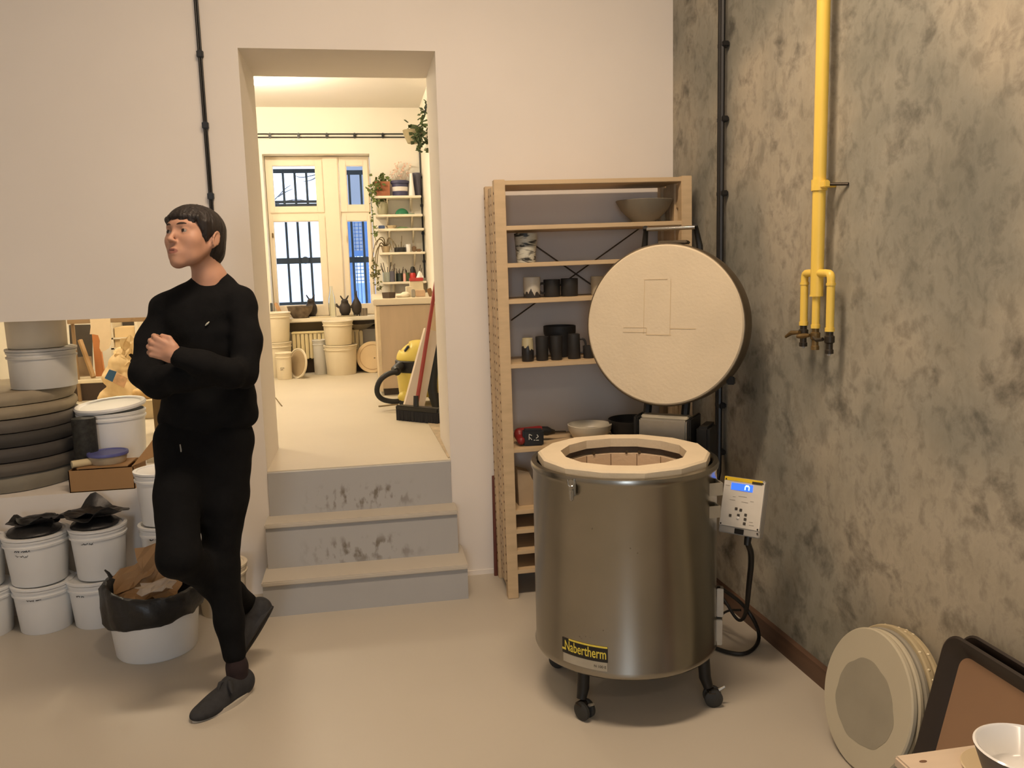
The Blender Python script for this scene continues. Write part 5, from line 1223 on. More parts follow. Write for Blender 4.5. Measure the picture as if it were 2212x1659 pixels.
MB().lathe([(0, 0), (rx_(4), 0), (rx_(4), rx_(18)), (rx_(3.5), rx_(18)), (rx_(3.5), .008), (0, .008)], p, seg=20).build('body', M('leaf_green_tin', (74, 96, 60), .4), t); brushes(t, p, 3, rx_(2.6), rx_(22), rx_(34), stickm, 7)
p = ss(892, 596, 4); w_ = rx_(6.5); t = thing('paint_bottle', 'red bottle with a black cap on the lowest shelf', 'bottle', p)
MB().lathe([(0, 0), (w_*.95, 0), (w_, .005), (w_, rx_(14)), (w_*.7, rx_(18)), (0, rx_(18))], p, seg=24).build('body', M('red_plastic', (190, 44, 40), .35), t)
MB().lathe([(w_*.75, rx_(17)), (w_*.8, rx_(24)), (w_*.5, rx_(30)), (0, rx_(31))], p, seg=20).build('cap', dkb, t)
p = ss(904, 600, 4); t = thing('brush_tin', 'small dark tin with twiggy sticks at the right end of the lowest shelf', 'tin', p)
MB().lathe([(0, 0), (rx_(5), 0), (rx_(5), rx_(10)), (rx_(4.4), rx_(10)), (rx_(4.4), .008), (0, .008)], p, seg=20).build('body', dkmetal, t); brushes(t, p, 5, rx_(4), rx_(18), rx_(36), stickm, 9)
o = rails.build('shelf_rails', shw); tag(o, 'pair of thin white uprights carrying the five wall shelves', 'rail')
# hanging plant and vine at the right edge of the doorway
t = thing('hanging_plant', 'hanging pot with a bushy plant high up on the rear room right wall', 'plant', (RX-.12, 6.9, at(915, 290, Y=6.9).z))
hpz = at(914, 290, Y=6.9)
MB().lathe([(0, -.07), (.05, -.07), (.08, 0), (.085, .03), (.075, .03), (.05, -.05), (0, -.05)], (RX-.105, 6.9, hpz.z), seg=24).build('pot', M('straw_pot', (140, 128, 98), .8, var=.2), t)
m = MB(); leafs(m, [Vector((RX-.10, 6.88, hpz.z+.05)), Vector((RX-.07, 6.8, hpz.z-.03)), Vector((RX-.05, 6.8, hpz.z-.10)), Vector((RX-.06, 6.78, hpz.z+.02))], 80, .028, 12, (.022, .034)); tag(m.build('foliage', M('leaf_dark', (70, 84, 50), .6, var=.3), t, 10), kind='stuff')
MB().tube([Vector((RX-.10, 6.9, hpz.z+.04)), at(915, 262, Y=6.8), at(921, 225, Y=6.72)], .005, 6, smooth=1).build('vine_stem', iron, t)
m = MB(); leafs(m, [at(x, y, Y=6.78) for x, y in ((912, 268), (914, 258), (917, 246), (919, 238), (921, 228))], 30, .010, 13, (.018, .03)); tag(m.build('vine_leaves', M('leaf_dark', (70, 84, 50), .6, var=.3), t, 10), kind='stuff')
# ================================================================== rear room: counter and things on it
CY0, CY1 = 5.95, 7.28
ct = at(806, 645, Y=CY0-.02); ctz = at(870, 658, Y=CY0-.02).z
cxl = at(812, 660, Y=CY0).x
t = thing('counter_cabinet', 'beige cabinet with a pale worktop at the right of the rear room', 'cabinet', ((cxl+RX)/2, 6.6, ZF))
bei = M('beige_board', (198, 176, 146), .55, var=.05, scale=3, stretch=(8, 8, 1))
MB().bb((cxl+.012, CY0, ZF+.05), (RX-.005, CY1, ctz-.005), .002).build('carcass', bei, t)
MB().bb((cxl, CY0-.004, ZF+.03), (cxl+.024, CY1, ctz-.005), .002).build('side_panel', M('cream_board', (216, 196, 160), .5), t)
MB().bb((cxl+.03, CY0+.03, ZF), (RX-.005, CY1-.02, ZF+.05)).build('plinth', M('plinth_dark', (70, 58, 46), .6), t)
MB().bb((cxl-.02, CY0-.03, ctz), (RX-.003, CY1, ctz+.042), .006).build('worktop', M('worktop_cream', (228, 214, 186), .4, var=.03), t)
CZ = ctz+.0425
def cs_(px, py, Y=6.12): q = at(px, py, Y=Y); return Vector((q.x, Y, CZ))
def rc(px): return pxm(px, 6.1, 640)
p = cs_(840, 640); pot('dark_dish', 'small dark square pot near the left front of the counter', p, [(0, 0), (rc(13), 0), (rc(14.2), rc(12)), (rc(12.8), rc(12)), (rc(12), .01), (0, .01)], M('dark_brown_clay', (72, 58, 46), .7), 'pot', seg=4)
p = cs_(885, 635, 6.3); m = MB().box(p+Vector((0, 0, rc(11))), (rc(16), .10, rc(22)), None, .004); solo(m, 'paper_box', M('white_card', (226, 214, 188), .6), 'white upright paper box in the middle of the counter', 'box', p)
p = cs_(893, 642, 6.14); m = MB().box(p+Vector((0, 0, rc(8))), (rc(7), .07, rc(17)), None, .004); solo(m, 'grey_beaker', M('grey_tin', (156, 150, 136), .5), 'narrow grey tin in front of the white paper box', 'tin', p)
p = cs_(868, 642, 6.2); s_ = SDF(.005); s_.ell((p.x, p.y, p.z+.012), (.05, .035, .014)).ell((p.x+.03, p.y, p.z+.02), (.03, .03, .02), .02); o = s_.build('white_cloth', M('cloth_white', (232, 222, 198), .9), None, p, disp=fold_noise(.006, 40, 2)); tag(o, 'crumpled white cloth on the counter left of the paper box', 'cloth')
p = cs_(908, 640, 6.25); m = MB().box(p+Vector((0, 0, rc(7))), (rc(20), .10, rc(14)), None, .004); solo(m, 'pale_carton', M('pale_pink_card', (222, 192, 158), .6), 'pale pinkish carton at the right on the counter', 'box', p)
p = cs_(900, 630, 6.5); m = MB().box(p+Vector((0, 0, rc(16))), (rc(30), .06, rc(32)), None, .003); solo(m, 'tall_carton', M('carton_cream', (220, 208, 180), .6), 'taller cream carton standing behind the others on the counter', 'box', p)
m = MB().box(p+Vector((0, 0, rc(32)+.013)), (rc(30), .08, .024), None, .003); solo(m, 'red_book', M('book_red', (182, 58, 50), .5), 'red flat box lying on the tall cream carton', 'box', p+Vector((0, 0, rc(32))))
p2 = p+Vector((.03, 0, rc(32)+.0255)); pot('white_funnel', 'small white cone standing on the red flat box', p2, [(0, 0), (rc(8), 0), (rc(8), .004), (rc(2), rc(14)), (0, rc(15))], glz, 'cone', seg=24)
p = cs_(929, 632, 6.15); m = MB().box(p+Vector((0, 0, rc(9))), (rc(9), .05, rc(17)), Euler((0, math.radians(-18), 0)), .003); solo(m, 'brown_block', M('brown_wood', (138, 102, 62), .6), 'tilted brown wooden block near the red broom handle', 'block', p)
# ================================================================== rear room: on and under the window sill
def ws(px, py, Y=RY-.02): q = at(px, py, Y=Y); return Vector((q.x, Y, ZW+.0005))
def rw_(px): return pxm(px, RY, 650, 690)
bug = M('dark_clay_figure', (48, 40, 36), .6, var=.2, scale=30)
p = ws(648, 670, RY-.04); w_ = rw_(27)
m = MB().lathe([(0, 0), (w_*.55, 0), (w_*.62, .01), (w_*.88, .06), (w_*.96, .095), (w_, .105), (w_*.93, .106), (w_*.82, .06), (w_*.5, .015), (0, .012)], p, seg=36, wob=lambda a, z: .05*math.sin(9*a)*(1 if z > .02 else 0)+.02*math.sin(17*a))
solo(m, 'rough_bowl', M('rough_clay', (112, 98, 82), .85, var=.4, scale=26, bump=.3, bscale=40), 'rough brown grey clay bowl at the left on the window sill', 'bowl', p)
def beetle(label, px, py, w, h, Y, wings):
    c = ws(px, py, Y); t = thing('clay_beetle', label, 'figurine', c, 0, 'clay beetles on the window sill'); k = pxm(1, Y, 650)
    s_ = SDF(.005); s_.ell((c.x, c.y, c.z+h*k*.36), (w*k*.5, w*k*.4, h*k*.36), .02).ell((c.x, c.y-.01, c.z+h*k*.74), (w*k*.30, w*k*.26, h*k*.12), .02)
    s_.build('body', bug, t)
    for s2 in (-1, 1):
        MB().tube([c+Vector((s2*w*k*.10, 0, h*k*.80)), c+Vector((s2*w*k*.26, -.01, h*k*.93)), c+Vector((s2*w*k*.34, -.01, h*k*1.02))], [.008, .007, .005], 6).build('antenna', bug, t)
        if wings: MB().tube([c+Vector((s2*w*k*.42, 0, h*k*.42)), c+Vector((s2*w*k*.66, -.01, h*k*.52)), c+Vector((s2*w*k*.70, -.01, h*k*.64))], [.011, .011, .006], 6).build('leg', bug, t)
        MB().tube([c+Vector((s2*w*k*.25, 0, h*k*.10)), c+Vector((s2*w*k*.30, -.02, .003))], [.010, .008], 6).build('foot', bug, t)
beetle('dark clay beetle figure partly behind the rough bowl', 672, 660, 24, 45, RY+.03, False)
beetle('dark clay beetle figure with two raised legs in the middle of the sill', 745, 660, 24, 42, RY-.02, True)
p = ws(770, 655, RY-.02); k_ = pxm(1, RY, 650)
t = thing('clay_bird', 'pear shaped dark clay figure with a thin neck, at the right on the sill', 'figurine', p)
s_ = SDF(.005); s_.ell((p.x, p.y, p.z+17*k_), (10.5*k_, 8*k_, 15*k_), .02).cone((p.x, p.y, p.z+24*k_), (p.x, p.y, p.z+44*k_), 6*k_, 2*k_, .03).cone((p.x, p.y, p.z+44*k_), (p.x+2*k_, p.y-.01, p.z+52*k_), 1.8*k_, 1*k_, .01); s_.build('body', bug, t)
for dx in (-5, 0, 5): MB().cyl(p+Vector((dx*k_, -.01, 0)), p+Vector((dx*k_, 0, 6*k_)), .008, .010, 8).build('foot', bug, t)
p = ws(717, 655, RY-.03); w_ = rw_(7.5)
m = MB().lathe([(0, 0), (w_*.95, 0), (w_, .006), (w_, rw_(26)), (w_*.86, rw_(40)), (w_*.36, rw_(58)), (w_*.34, rw_(66)), (w_*.28, rw_(66)), (w_*.3, rw_(58)), (w_*.78, rw_(40)), (w_*.9, rw_(26)), (w_*.9, .012), (0, .012)], p, seg=28); solo(m, 'glass_bottle', glass_mat('bottle_glass', (.97, .99, .975), .03, .10), 'clear glass bottle standing in the middle of the window sill', 'bottle', p)
p = ws(692, 680, RY-.07); m = MB().lathe([(0, 0), (rw_(22), 0), (rw_(23), .006), (rw_(21), .010), (0, .008)], p, seg=32, sy=.4); solo(m, 'flat_plate', M('plate_cream', (214, 198, 164), .5), 'flat cream plate on the sill between bowl and bottle', 'plate', p)
p = ws(748, 680, RY-.07); m = MB().lathe([(0, 0), (rw_(20), 0), (rw_(21), .006), (rw_(19), .009), (0, .008)], p, seg=32, sy=.4); solo(m, 'flat_plate', M('plate_grey2', (150, 138, 112), .6), 'flat greyish plate on the sill in front of the middle beetle', 'plate', p)
for k, px in enumerate((783, 789)):
    p = ws(px, 665, RY-.02); pot('small_glass', ('first small smoky glass right of the clay bird', 'small smoky glass at the right end of the sill')[k], p, [(0, 0), (rw_(4), 0), (rw_(4.6), rw_(16)), (rw_(4), rw_(16)), (rw_(3.4), .01), (0, .01)], M('smoky_glass2', (150, 136, 116), .2, trans=.3), 'glass')
p = ws(586, 655, RY+.02); m = MB().box(p+Vector((0, 0, rw_(17))), (.018, .05, rw_(34)), None, .004); solo(m, 'dark_spatula', M('slate_tool', (78, 82, 84), .5), 'thin dark upright tool at the left end of the sill', 'tool', p)
p = ws(602, 655, RY+.03); m = MB().box(p+Vector((0, 0, rw_(17))), (.03, .03, rw_(36)), Euler((0, math.radians(-22), 0)), .006); solo(m, 'wooden_paddle', M('paddle_wood', (204, 158, 112), .6), 'pale wooden paddle leaning in the window corner behind the buckets', 'paddle', p)
# radiator and dark panel
m = MB().bb((WX0-.3, RY-.015, at(700, 714, Y=RY).z), (RX, RY, ZW-.036)); solo(m, 'dark_band', M('dark_band_brown', (92, 80, 62), .6, var=.1), 'dark strip under the window sill', 'panel', (-.3, RY-.008, at(700, 714, Y=RY).z))  # plain dark brown strip below the sill board
ra, rb2 = at(632, 745, Y=RY-.13), at(778, 745, Y=RY-.13); rz1, rz0 = at(660, 718, Y=RY-.13).z, at(660, 776, Y=RY-.13).z
t = thing('radiator', 'cream ribbed radiator under the rear window', 'radiator', ((ra.x+rb2.x)/2, RY-.08, ZF))
crm = M('radiator_cream', (224, 208, 164), .45, var=.03)
m = MB(); x = ra.x
while x < rb2.x: m.bb((x, RY-.13, rz0), (x+.030, RY-.05, rz1), .008); x += .036
m.build('fins', crm, t); MB().bb((ra.x-.005, RY-.135, rz1-.012), (rb2.x, RY-.045, rz1+.006), .005).build('top_grille', crm, t)
MB().cyl((ra.x+.05, RY-.09, ZF), (ra.x+.05, RY-.09, rz0+.02), .012).build('pipe', crm, t); MB().cyl((rb2.x-.08, RY-.09, ZF), (rb2.x-.08, RY-.09, rz0+.02), .012).build('pipe', crm, t)
m = MB().bb((WX0-.3, RY-.012, ZF), (RX, RY, at(650, 774, Y=RY).z)); solo(m, 'dark_baseboard', M('dark_band_brown2', (70, 58, 46), .6), 'dark skirting along the rear wall under the radiator', 'panel', (-.3, RY-.006, ZF))
p = at(778, 712, Y=RY-.10); p.z = rz1+.0065
pz = at(775, 706, Y=RY-.1).z
t = thing('saucepan', 'grey pan resting on the radiator by the counter', 'pan', p)
MB().lathe([(0, 0), (.05, 0), (.10, .03), (.135, max(.05, pz-p.z)), (.128, max(.05, pz-p.z)), (.09, .036), (0, .01)], p, seg=32).build('body', M('pan_grey', (148, 140, 124), .4, .4), t)
MB().tube([p+Vector((.10, 0, .03)), p+Vector((.2, -.01, .03))], .012, 8).build('handle', blk, t)
# ---- buckets and lids on the rear floor
G3 = 'white buckets under the rear window'
def fb(px, py): return at(px, py, Z=ZF)
def bk2(label, pxl, pxr, pyb, pyt, Yc=None, mat=None, z0=ZF, lid=True, **kw):
    f_ = fb((pxl+pxr)/2, pyb); Y = (f_.y+.0) if Yc is None else Yc
    r = pxm(pxr-pxl, Y, pyt, 640)/2; Y2 = Y+r*.62 if Yc is None else Y
    r = pxm(pxr-pxl, Y2, pyt, 640)/2
    x = at((pxl+pxr)/2, (pyt+pyb)/2, Y=Y2).x
    h = at((pxl+pxr)/2, pyt, Y=Y2-r*.9).z-z0
    bucket(label, (x, Y2, z0), r, max(h, .05), mat or creamw, lid=lid, group=G3, **kw)
    return x, Y2, r, z0+max(h, .05)
creamw = M('warm_white_plastic', (228, 216, 190), .42, var=.03)
x_, y_, r_, zt_ = bk2('large lower bucket of the left pair inside the rear room', 566, 630, 815, 742)
bk2('upper bucket of the left pair inside the rear room, reaching above the sill', 566, 627, 740, 677, Yc=y_, z0=zt_+.0075)
bk2('small bucket with a strip of handwriting in front of the left pair', 597, 630, 812, 764, Yc=y_-r_-.10, taper=.95, marks=[(-115, .10, (3, 3, 3)), (-112, .085, (4, 3))])
x_, y_, r_, zt_ = bk2('large lower bucket of the middle pair below the window', 702, 772, 810, 748, taper=.9)
bk2('smaller upper bucket of the middle pair below the window', 699, 762, 742, 695, Yc=y_, z0=zt_+.0075, taper=.9)
bk2('grey white bucket with a dark rim left of the middle pair', 677, 706, 795, 736, Yc=y_+.05, mat=M('greyish_plastic', (206, 204, 198), .4, var=.03), taper=.95)
# round lid leaning beside the left pair
lc = at(642, 764, Y=7.22); rl = pxm(31, 7.22, 760)
nd = Vector((-.78, -.60, .14)).normalized()
lc.z = ZF+rl*.985
m = MB().lathe([(0, 0), (rl*.9, 0), (rl*.92, .006), (rl, .008), (rl, -.008), (rl*.94, -.012), (0, -.006)], lc, nd, 44)
t = thing('bucket_lid', 'big white lid leaning on edge beside the left bucket pair', 'lid', (lc.x, lc.y, ZF))
m.build('disc', creamw, t)
MB().lathe([(rl*.84, .0005), (rl*.84, .003), (0, .003)], lc, nd, 40).build('inner_face', M('lid_inner_tan', (164, 144, 112), .8, var=.08), t)  # inner face coloured a darker tan than the rim
# round board leaning next to the counter
lc = at(804, 764, Y=7.36); rl = pxm(33, 7.36, 760); lc.z = ZF+rl*.985
t = thing('round_board', 'round cream board on edge between radiator and counter', 'board', (lc.x, lc.y, ZF))
nd = Vector((-.12, -.97, .17)).normalized()
MB().lathe([(0, 0), (rl*.97, 0), (rl, -.004), (rl, -.02), (0, -.02)], lc, nd, 48).build('disc', M('board_cream', (222, 196, 152), .6, var=.04), t)
MB().lathe([(rl*.80, .0004), (rl*.80, .002), (rl*.76, .002), (rl*.76, .0004)], lc, nd, 48).build('ring_groove', M('groove_tan', (186, 152, 110), .7), t)
MB().sph(lc+nd*.002+Vector((.02, 0, -.01)), (.01, .004, .006), seg=8).build('mark', dry, t)
p = at(775, 790, Z=ZF); 
m = MB().prism([(0, 0), (.13, 0), (.05, .16)], .02, (p.x-.04, 7.50, ZF), (1, 0, 0), (0, .05, 1)); solo(m, 'dark_wedge', M('dark_wedge', (60, 48, 36), .7), 'dark triangular piece on the floor between bucket and round board', 'block', (p.x, 7.5, ZF))
# ================================================================== vacuum cleaner, panel and broom
vy = 5.50
vb = at(893, 868, Z=ZF); 
vx = at(904, 800, Y=vy).x
yv = M('vacuum_yellow', (218, 196, 92), .4, var=.04); 
t = thing('vacuum_cleaner', 'yellow and black workshop vacuum cleaner beside the counter', 'vacuum cleaner', (vx, vy, ZF))
def vz(py): return at(885, py, Y=vy-.12).z
vr = .145
z1, z2, z3 = vz(805), vz(782), vz(738)
MB().lathe([(0, ZF+.06), (vr*.85, ZF+.06), (vr*.92, ZF+.08), (vr, z1), (0, z1)], (vx, vy, 0), seg=48).build('tank', yv, t)
MB().lathe([(vr*.9, z1-.01), (vr*1.04, z1), (vr*1.04, z2), (vr*.9, z2+.01)], (vx, vy, 0), seg=48).build('motor_ring', black_pl, t)
s_ = SDF(.006); s_.ell((vx, vy, z2), (vr*.98, vr*.98, (z3-z2)), .02).box((vx, vy, z2-.06), (.3, .3, .06), 0, .01, None, True)
s_.box((vx-.085, vy-.02, z2+(z3-z2)*.70), (.035, .08, .014), .01, .012, Euler((0, math.radians(-38), 0)), True)
s_.build('motor_head', yv, t)
MB().box((vx-.075, vy-.06, z2+(z3-z2)*.62), (.05, .07, .012), Euler((0, math.radians(-52), 0)), .005).build('handle', black_pl, t)
hz = at(858, 806, Y=vy-.16)
MB().tube([Vector((vx-vr*.8, vy-.10, z2-.02)), Vector((vx-vr*1.05, vy-.13, z2-.05)), at(858, 803, Y=vy-.16)], [.032, .034, .026], 16).build('hose_port', black_pl, t)
MB().tube([at(858, 803, Y=vy-.16), at(840, 806, Y=vy-.17), at(820, 820, Y=vy-.18), at(812, 845, Y=vy-.18), at(822, 862, Y=vy-.17), at(845, 868, Y=vy-.16), at(868, 866, Y=vy-.14), at(885, 868, Y=vy-.12)], [.017]*8, 12, smooth=2).build('hose', M('hose_black', (30, 30, 28), .55, var=.2), t)
for (px, py, yy) in ((873, 862, vy-.15),): 
    q = at(px, py-3, Y=yy); MB().sph((q.x, q.y, ZF+.075), (.04, .04, .035), None, 16).build('wheel_housing', yv, t)
    MB().lathe([(0, -.012), (.036, -.012), (.040, 0), (.036, .012), (0, .012)], (q.x+.005, q.y-.02, ZF+.040), (.3, 1, 0), 20).build('wheel', black_pl, t)
for dx, dy in ((.12, -.08), (.1, .1), (-.1, .1)): MB().lathe([(0, -.012), (.036, -.012), (.040, 0), (.036, .012), (0, .012)], (vx+dx, vy+dy, ZF+.040), (.3, 1, 0), 20).build('wheel', black_pl, t)
MB().tube([at(948, 742, Y=vy-.20), at(936, 790, Y=vy-.22), at(932, 840, Y=vy-.24), at(944, 884, Y=vy-.26)], [.03, .034, .032, .026], 12, smooth=2).build('suction_tube', M('hose_black', (30, 30, 28), .55, var=.2), t)
# white panel leaning
py_ = 5.02
A_ = at(867, 902, Z=ZF); B_ = at(919, 708, Y=5.30); C_ = at(948, 718, Y=5.22); D_ = at(914, 893, Z=ZF)
A_ = Vector((A_.x, A_.y, ZF)); nrm = (B_-A_).cross(D_-A_).normalized()
if nrm.y > 0: nrm = -nrm
m = MB(); P4 = [A_, D_, C_, B_]; m.add([p_ for p_ in P4]+[p_-nrm*.018 for p_ in P4], [(0, 1, 2, 3), (7, 6, 5, 4), (0, 4, 5, 1), (1, 5, 6, 2), (2, 6, 7, 3), (3, 7, 4, 0)])
solo(m, 'white_board', M('panel_white', (212, 196, 174), .5, var=.03), 'white board leaning in front of the vacuum cleaner', 'panel', A_)
bh0 = at(866, 905, Z=ZF); bh1 = at(957, 914, Z=ZF)
bd = (bh1-bh0); bd.z = 0; bd.normalize(); bw2 = Vector((bd.y, -bd.x, 0))
t = thing('broom', 'broom with a red handle and a wide black head standing just inside the doorway', 'broom', ((bh0.x+bh1.x)/2, bh0.y-.04, ZF))
Rb = Matrix((bd, -bw2, Vector((0, 0, 1)))).transposed()
cbm = (bh0+bh1)/2+bw2*.02
MB().box(cbm+Vector((0, 0, .075)), ((bh1-bh0).length, .055, .03), Rb, .006).build('head', black_pl, t)
bm_ = MB(); rng = random.Random(2); Lb = (bh1-bh0).length
for i in range(44):
    for j in range(4):
        q = cbm+bd*(-Lb/2+.006+(Lb-.012)*i/43)+bw2*(-.022+.0147*j); bm_.tube([q+Vector((0, 0, .064)), q+Vector((rng.uniform(-.003, .003), rng.uniform(-.003, .003), -ZF+ZF+.001))], [.004, .005], 5)
tag(bm_.build('bristles', M('bristle_black', (26, 25, 26), .7, var=.3), t), kind='stuff')
MB().tube([cbm+Vector((-.015, .02, .085)), at(944, 594, Y=5.14)], [.0125, .012], 12).build('handle', M('red_paint', (142, 40, 30), .4, var=.1), t)
MB().tube([cbm+Vector((-.015, .02, .080)), cbm+Vector((-.012, .03, .15))], [.018, .015], 12).build('socket', black_pl, t)
# thin stick and floor board marks
a, b = at(587, 849, Z=ZF+.004), at(609, 877, Z=ZF+.004)
solo(MB().tube([a, b], .0035, 6), 'thin_stick', dry, 'thin brownish stick lying on the rear room floor at left', 'stick', a)
a, b = at(818, 878, Z=ZF+.004), at(860, 873, Z=ZF+.004)
solo(MB().tube([a, b], .006, 6), 'grey_strip', M('strip_grey', (146, 128, 96), .6), 'greyish thin strip on the floor in front of the vacuum hose', 'strip', a)
m = MB(); a = at(921, 908, Z=ZF); b = at(968, 990, Z=ZF)
m.add([(a.x, a.y, ZF+.0005), (b.x, b.y, ZF+.0005), (b.x+.12, b.y, ZF+.0005), (a.x+.2, a.y, ZF+.0005), (a.x, a.y, ZF+.0035), (b.x, b.y, ZF+.0035), (b.x+.12, b.y, ZF+.0035), (a.x+.2, a.y, ZF+.0035)], [(3, 2, 1, 0), (4, 5, 6, 7), (0, 1, 5, 4), (1, 2, 6, 5), (2, 3, 7, 6), (3, 0, 4, 7)])
m.v = [Vector((min(v.x, DX1-.004 if v.y < WB else v.x), v.y, v.z)) for v in m.v]
solo(m, 'floor_mat', M('worn_board', (186, 168, 140), .7, var=.25, scale=14), 'worn board strip on the floor inside the doorway at right', 'board', (a.x, a.y, ZF))
# ================================================================== rear room, left part seen through the pass-through
def lz(px, py, Y): return at(px, py, Y=Y)
# dark painted board leaning, stick, plank, torn paper
Y1 = 6.7
tb = at(162, 822, Y=6.35); tz = tb.z
t = thing('low_shelf', 'low white shelf behind the pass-through carrying leaning boards', 'shelf', (at(190, 820, Y=6.6).x, 6.6, ZF))
x0, x1 = at(120, 820, Y=6.35).x, at(226, 820, Y=6.35).x
MB().bb((x0, 6.35, tz-.025), (x1, 6.39, tz), .004).bb((x0, 6.48, tz-.025), (x1, 6.95, tz), .004).build('shelf_board', creamw, t)
MB().bb((x0, 6.48, ZF), (x1-.03, 6.95, tz-.0255)).build('dark_front', M('dark_cupboard', (66, 52, 44), .6), t)
def lean(name, label, cat, pts, Y, th, mat, dz=None):
    P = [at(x, y, Y=Y) for x, y in pts]; o_ = P[0]
    m_ = MB().prism([((p_-o_).x, (p_-o_).z) for p_ in P], th, o_, (1, 0, 0), (0, 0, 1)); return solo(m_, name, mat, label, cat, (o_.x, o_.y, o_.z))
lean('dark_board', 'dark board standing on the low white shelf behind the pass-through', 'board', [(150, 702), (198, 701), (200, 816), (158, 818)], 6.80, .03, M('board_dark', (64, 58, 50), .6, var=.2))
lean('pale_bucket_front', 'grey beige panel standing in front of the dark board', 'panel', [(160, 772), (196, 770), (202, 818), (163, 819)], 6.62, .03, M('beige_panel', (142, 122, 96), .7, var=.06))
m = MB().tube([at(173, 735, Y=6.58), at(202, 815, Y=6.47)], [.018, .018], 8); solo(m, 'wooden_batten', M('batten', (164, 130, 84), .6), 'thin wooden batten leaning diagonally across the dark board', 'batten', at(202, 815, Y=6.47))
lean('orange_plank', 'orange brown plank standing upright behind the torn paper', 'plank', [(200, 722), (214, 722), (228, 818), (209, 820)], 6.56, .03, M('plank_orange', (188, 122, 70), .6, var=.12, scale=3, stretch=(6, 6, 1)))
lean('torn_sheet', 'sheet of torn white paper hanging from the brown stand behind the pass-through', 'paper', [(194, 686), (238, 684), (239, 700), (241, 716), (240, 740), (236, 752), (226, 758), (219, 760), (215, 752), (216, 736), (212, 724), (202, 722), (194, 722), (196, 706)], 6.3975, .004, M('paper_sheet', (226, 206, 172), .8, var=.05))
railm = M('rail_brown', (150, 124, 92), .6, var=.1)
a, b = at(146, 690, Y=6.42), at(318, 684, Y=6.42); c_ = at(146, 700, Y=6.42)
t = thing('drying_stand', 'brown wooden stand with a top rail behind the pass-through, holding a torn sheet', 'stand', ((a.x+b.x)/2, 6.42, ZF))
MB().bb((a.x, 6.40, c_.z), (b.x, 6.44, (a.z+b.z)/2), .003).build('rail', railm, t)
for x in (a.x+.01, b.x-.03): MB().bb((x, 6.4405, ZF), (x+.02, 6.46, (a.z+b.z)/2)).build('post', railm, t)
# shelf with stacked boxes
YS = 7.10
t = thing('slim_rack', 'slim pale rack of stacked boxes behind the person seen through the pass-through', 'rack', (at(268, 740, Y=YS).x, YS+.15, ZF))
for px in (242, 297):
    q = at(px, 740, Y=YS); MB().bb((q.x-.012, YS, ZF), (q.x+.012, YS+.3, at(px, 690, Y=YS).z)).build('post', creamp, t)
for py in (730, 752, 800):
    a, b = at(240, py, Y=YS), at(300, py, Y=YS); MB().bb((a.x, YS, a.z-.012), (b.x, YS+.3, a.z)).build('shelf_board', creamp, t)
a, b = at(240, 695, Y=YS), at(300, 695, Y=YS); MB().bb((a.x, YS+.29, ZF), (b.x, YS+.3, a.z)).build('back_panel', M('board_dark', (64, 58, 50), .6, var=.2), t)
for k, (xa, xb, yt, yb2, lb) in enumerate(((246, 293, 708, 729, 'long cream box on the upper shelf of the slim rack'), (247, 277, 731, 751, 'short cream box on the lower shelf of the slim rack'))):
    a, b = at(xa, yt, Y=YS+.02), at(xb, yb2, Y=YS+.02); z0 = at((xa+xb)/2, (730, 752)[k], Y=YS).z+.0005
    m = MB().bb((a.x, YS+.02, z0), (b.x, YS+.26, a.z), .004); solo(m, 'cream_box', M('cream_card', (218, 192, 146), .7, var=.05), lb, 'box', ((a.x+b.x)/2, YS+.1, z0))
# paper sack with a blue label, leaning
Yk = 6.05
q = at(250, 862, Y=Yk); k1 = pxm(1, Yk, 800, 250)
sb = Vector((q.x, Yk, ZF))
s_ = SDF(.008)
def sp_(px, py, d=0): v = at(px, py, Y=Yk+d); return (v.x, v.y, v.z)
s_.cone(sp_(232, 858), sp_(262, 862), 18*k1, 20*k1, .03).cone(sp_(247, 820), sp_(265, 838), 24*k1, 26*k1, .05).cone(sp_(256, 785, .02), sp_(270, 800, .02), 20*k1, 22*k1, .05).cone(sp_(262, 760, .03), sp_(276, 752, .04), 10*k1, 9*k1, .04).cone(sp_(276, 752, .04), sp_(285, 735, .05), 7*k1, 5*k1, .03)
o_ = None
lo_z = at(246, 880, Y=Yk).z
t = thing('paper_sack', 'crumpled cream paper sack with a blue label behind the pass-through', 'sack', sb)
MB().bb((sb.x-.12, Yk-.12, ZF), (sb.x+.16, Yk+.14, at(250, 868, Y=Yk).z+.0), .004).build('sack_base', creamp, t)
s_.build('sack_body', M('sack_paper', (222, 196, 150), .8, var=.08, bump=.15, bscale=16), t, disp=lambda P: fold_noise(.016, 13, 5)(P)+fold_noise(.008, 34, 9)(P))
bl = MB(); m_ = MB(); crumpled(m_, sp_(268, 772, .0), Vector((.09, -.02, .03)), Vector((-.02, .0, .12)), 4, 4, .020, 3, .003); crumpled(m_, sp_(254, 790, -.02), Vector((.10, .0, .0)), Vector((-.03, .02, .10)), 4, 4, .022, 6, .003); m_.build('sack_top', M('sack_paper', (222, 196, 150), .8), t, 12); 
def patch(pts, d, mat, nm):
    P = [Vector(sp_(x, y, d)) for x, y in pts]; o2 = P[0]; m_ = MB().prism([((p_-o2).x, (p_-o2).z) for p_ in P], .004, o2, (1, 0, 0), (0, 0, 1)); m_.build(nm, mat, t)
dlt = -27*k1
patch([(236, 798), (252, 803), (243, 825), (226, 817)], dlt, M('label_blue', (46, 92, 136), .6, var=.06), 'label')
patch([(253, 805), (276, 817), (268, 838), (244, 826)], dlt, M('label_print', (206, 168, 132), .7, var=.2, scale=40), 'label')
Yw = 5.6
p = at(318, 858, Y=Yw)
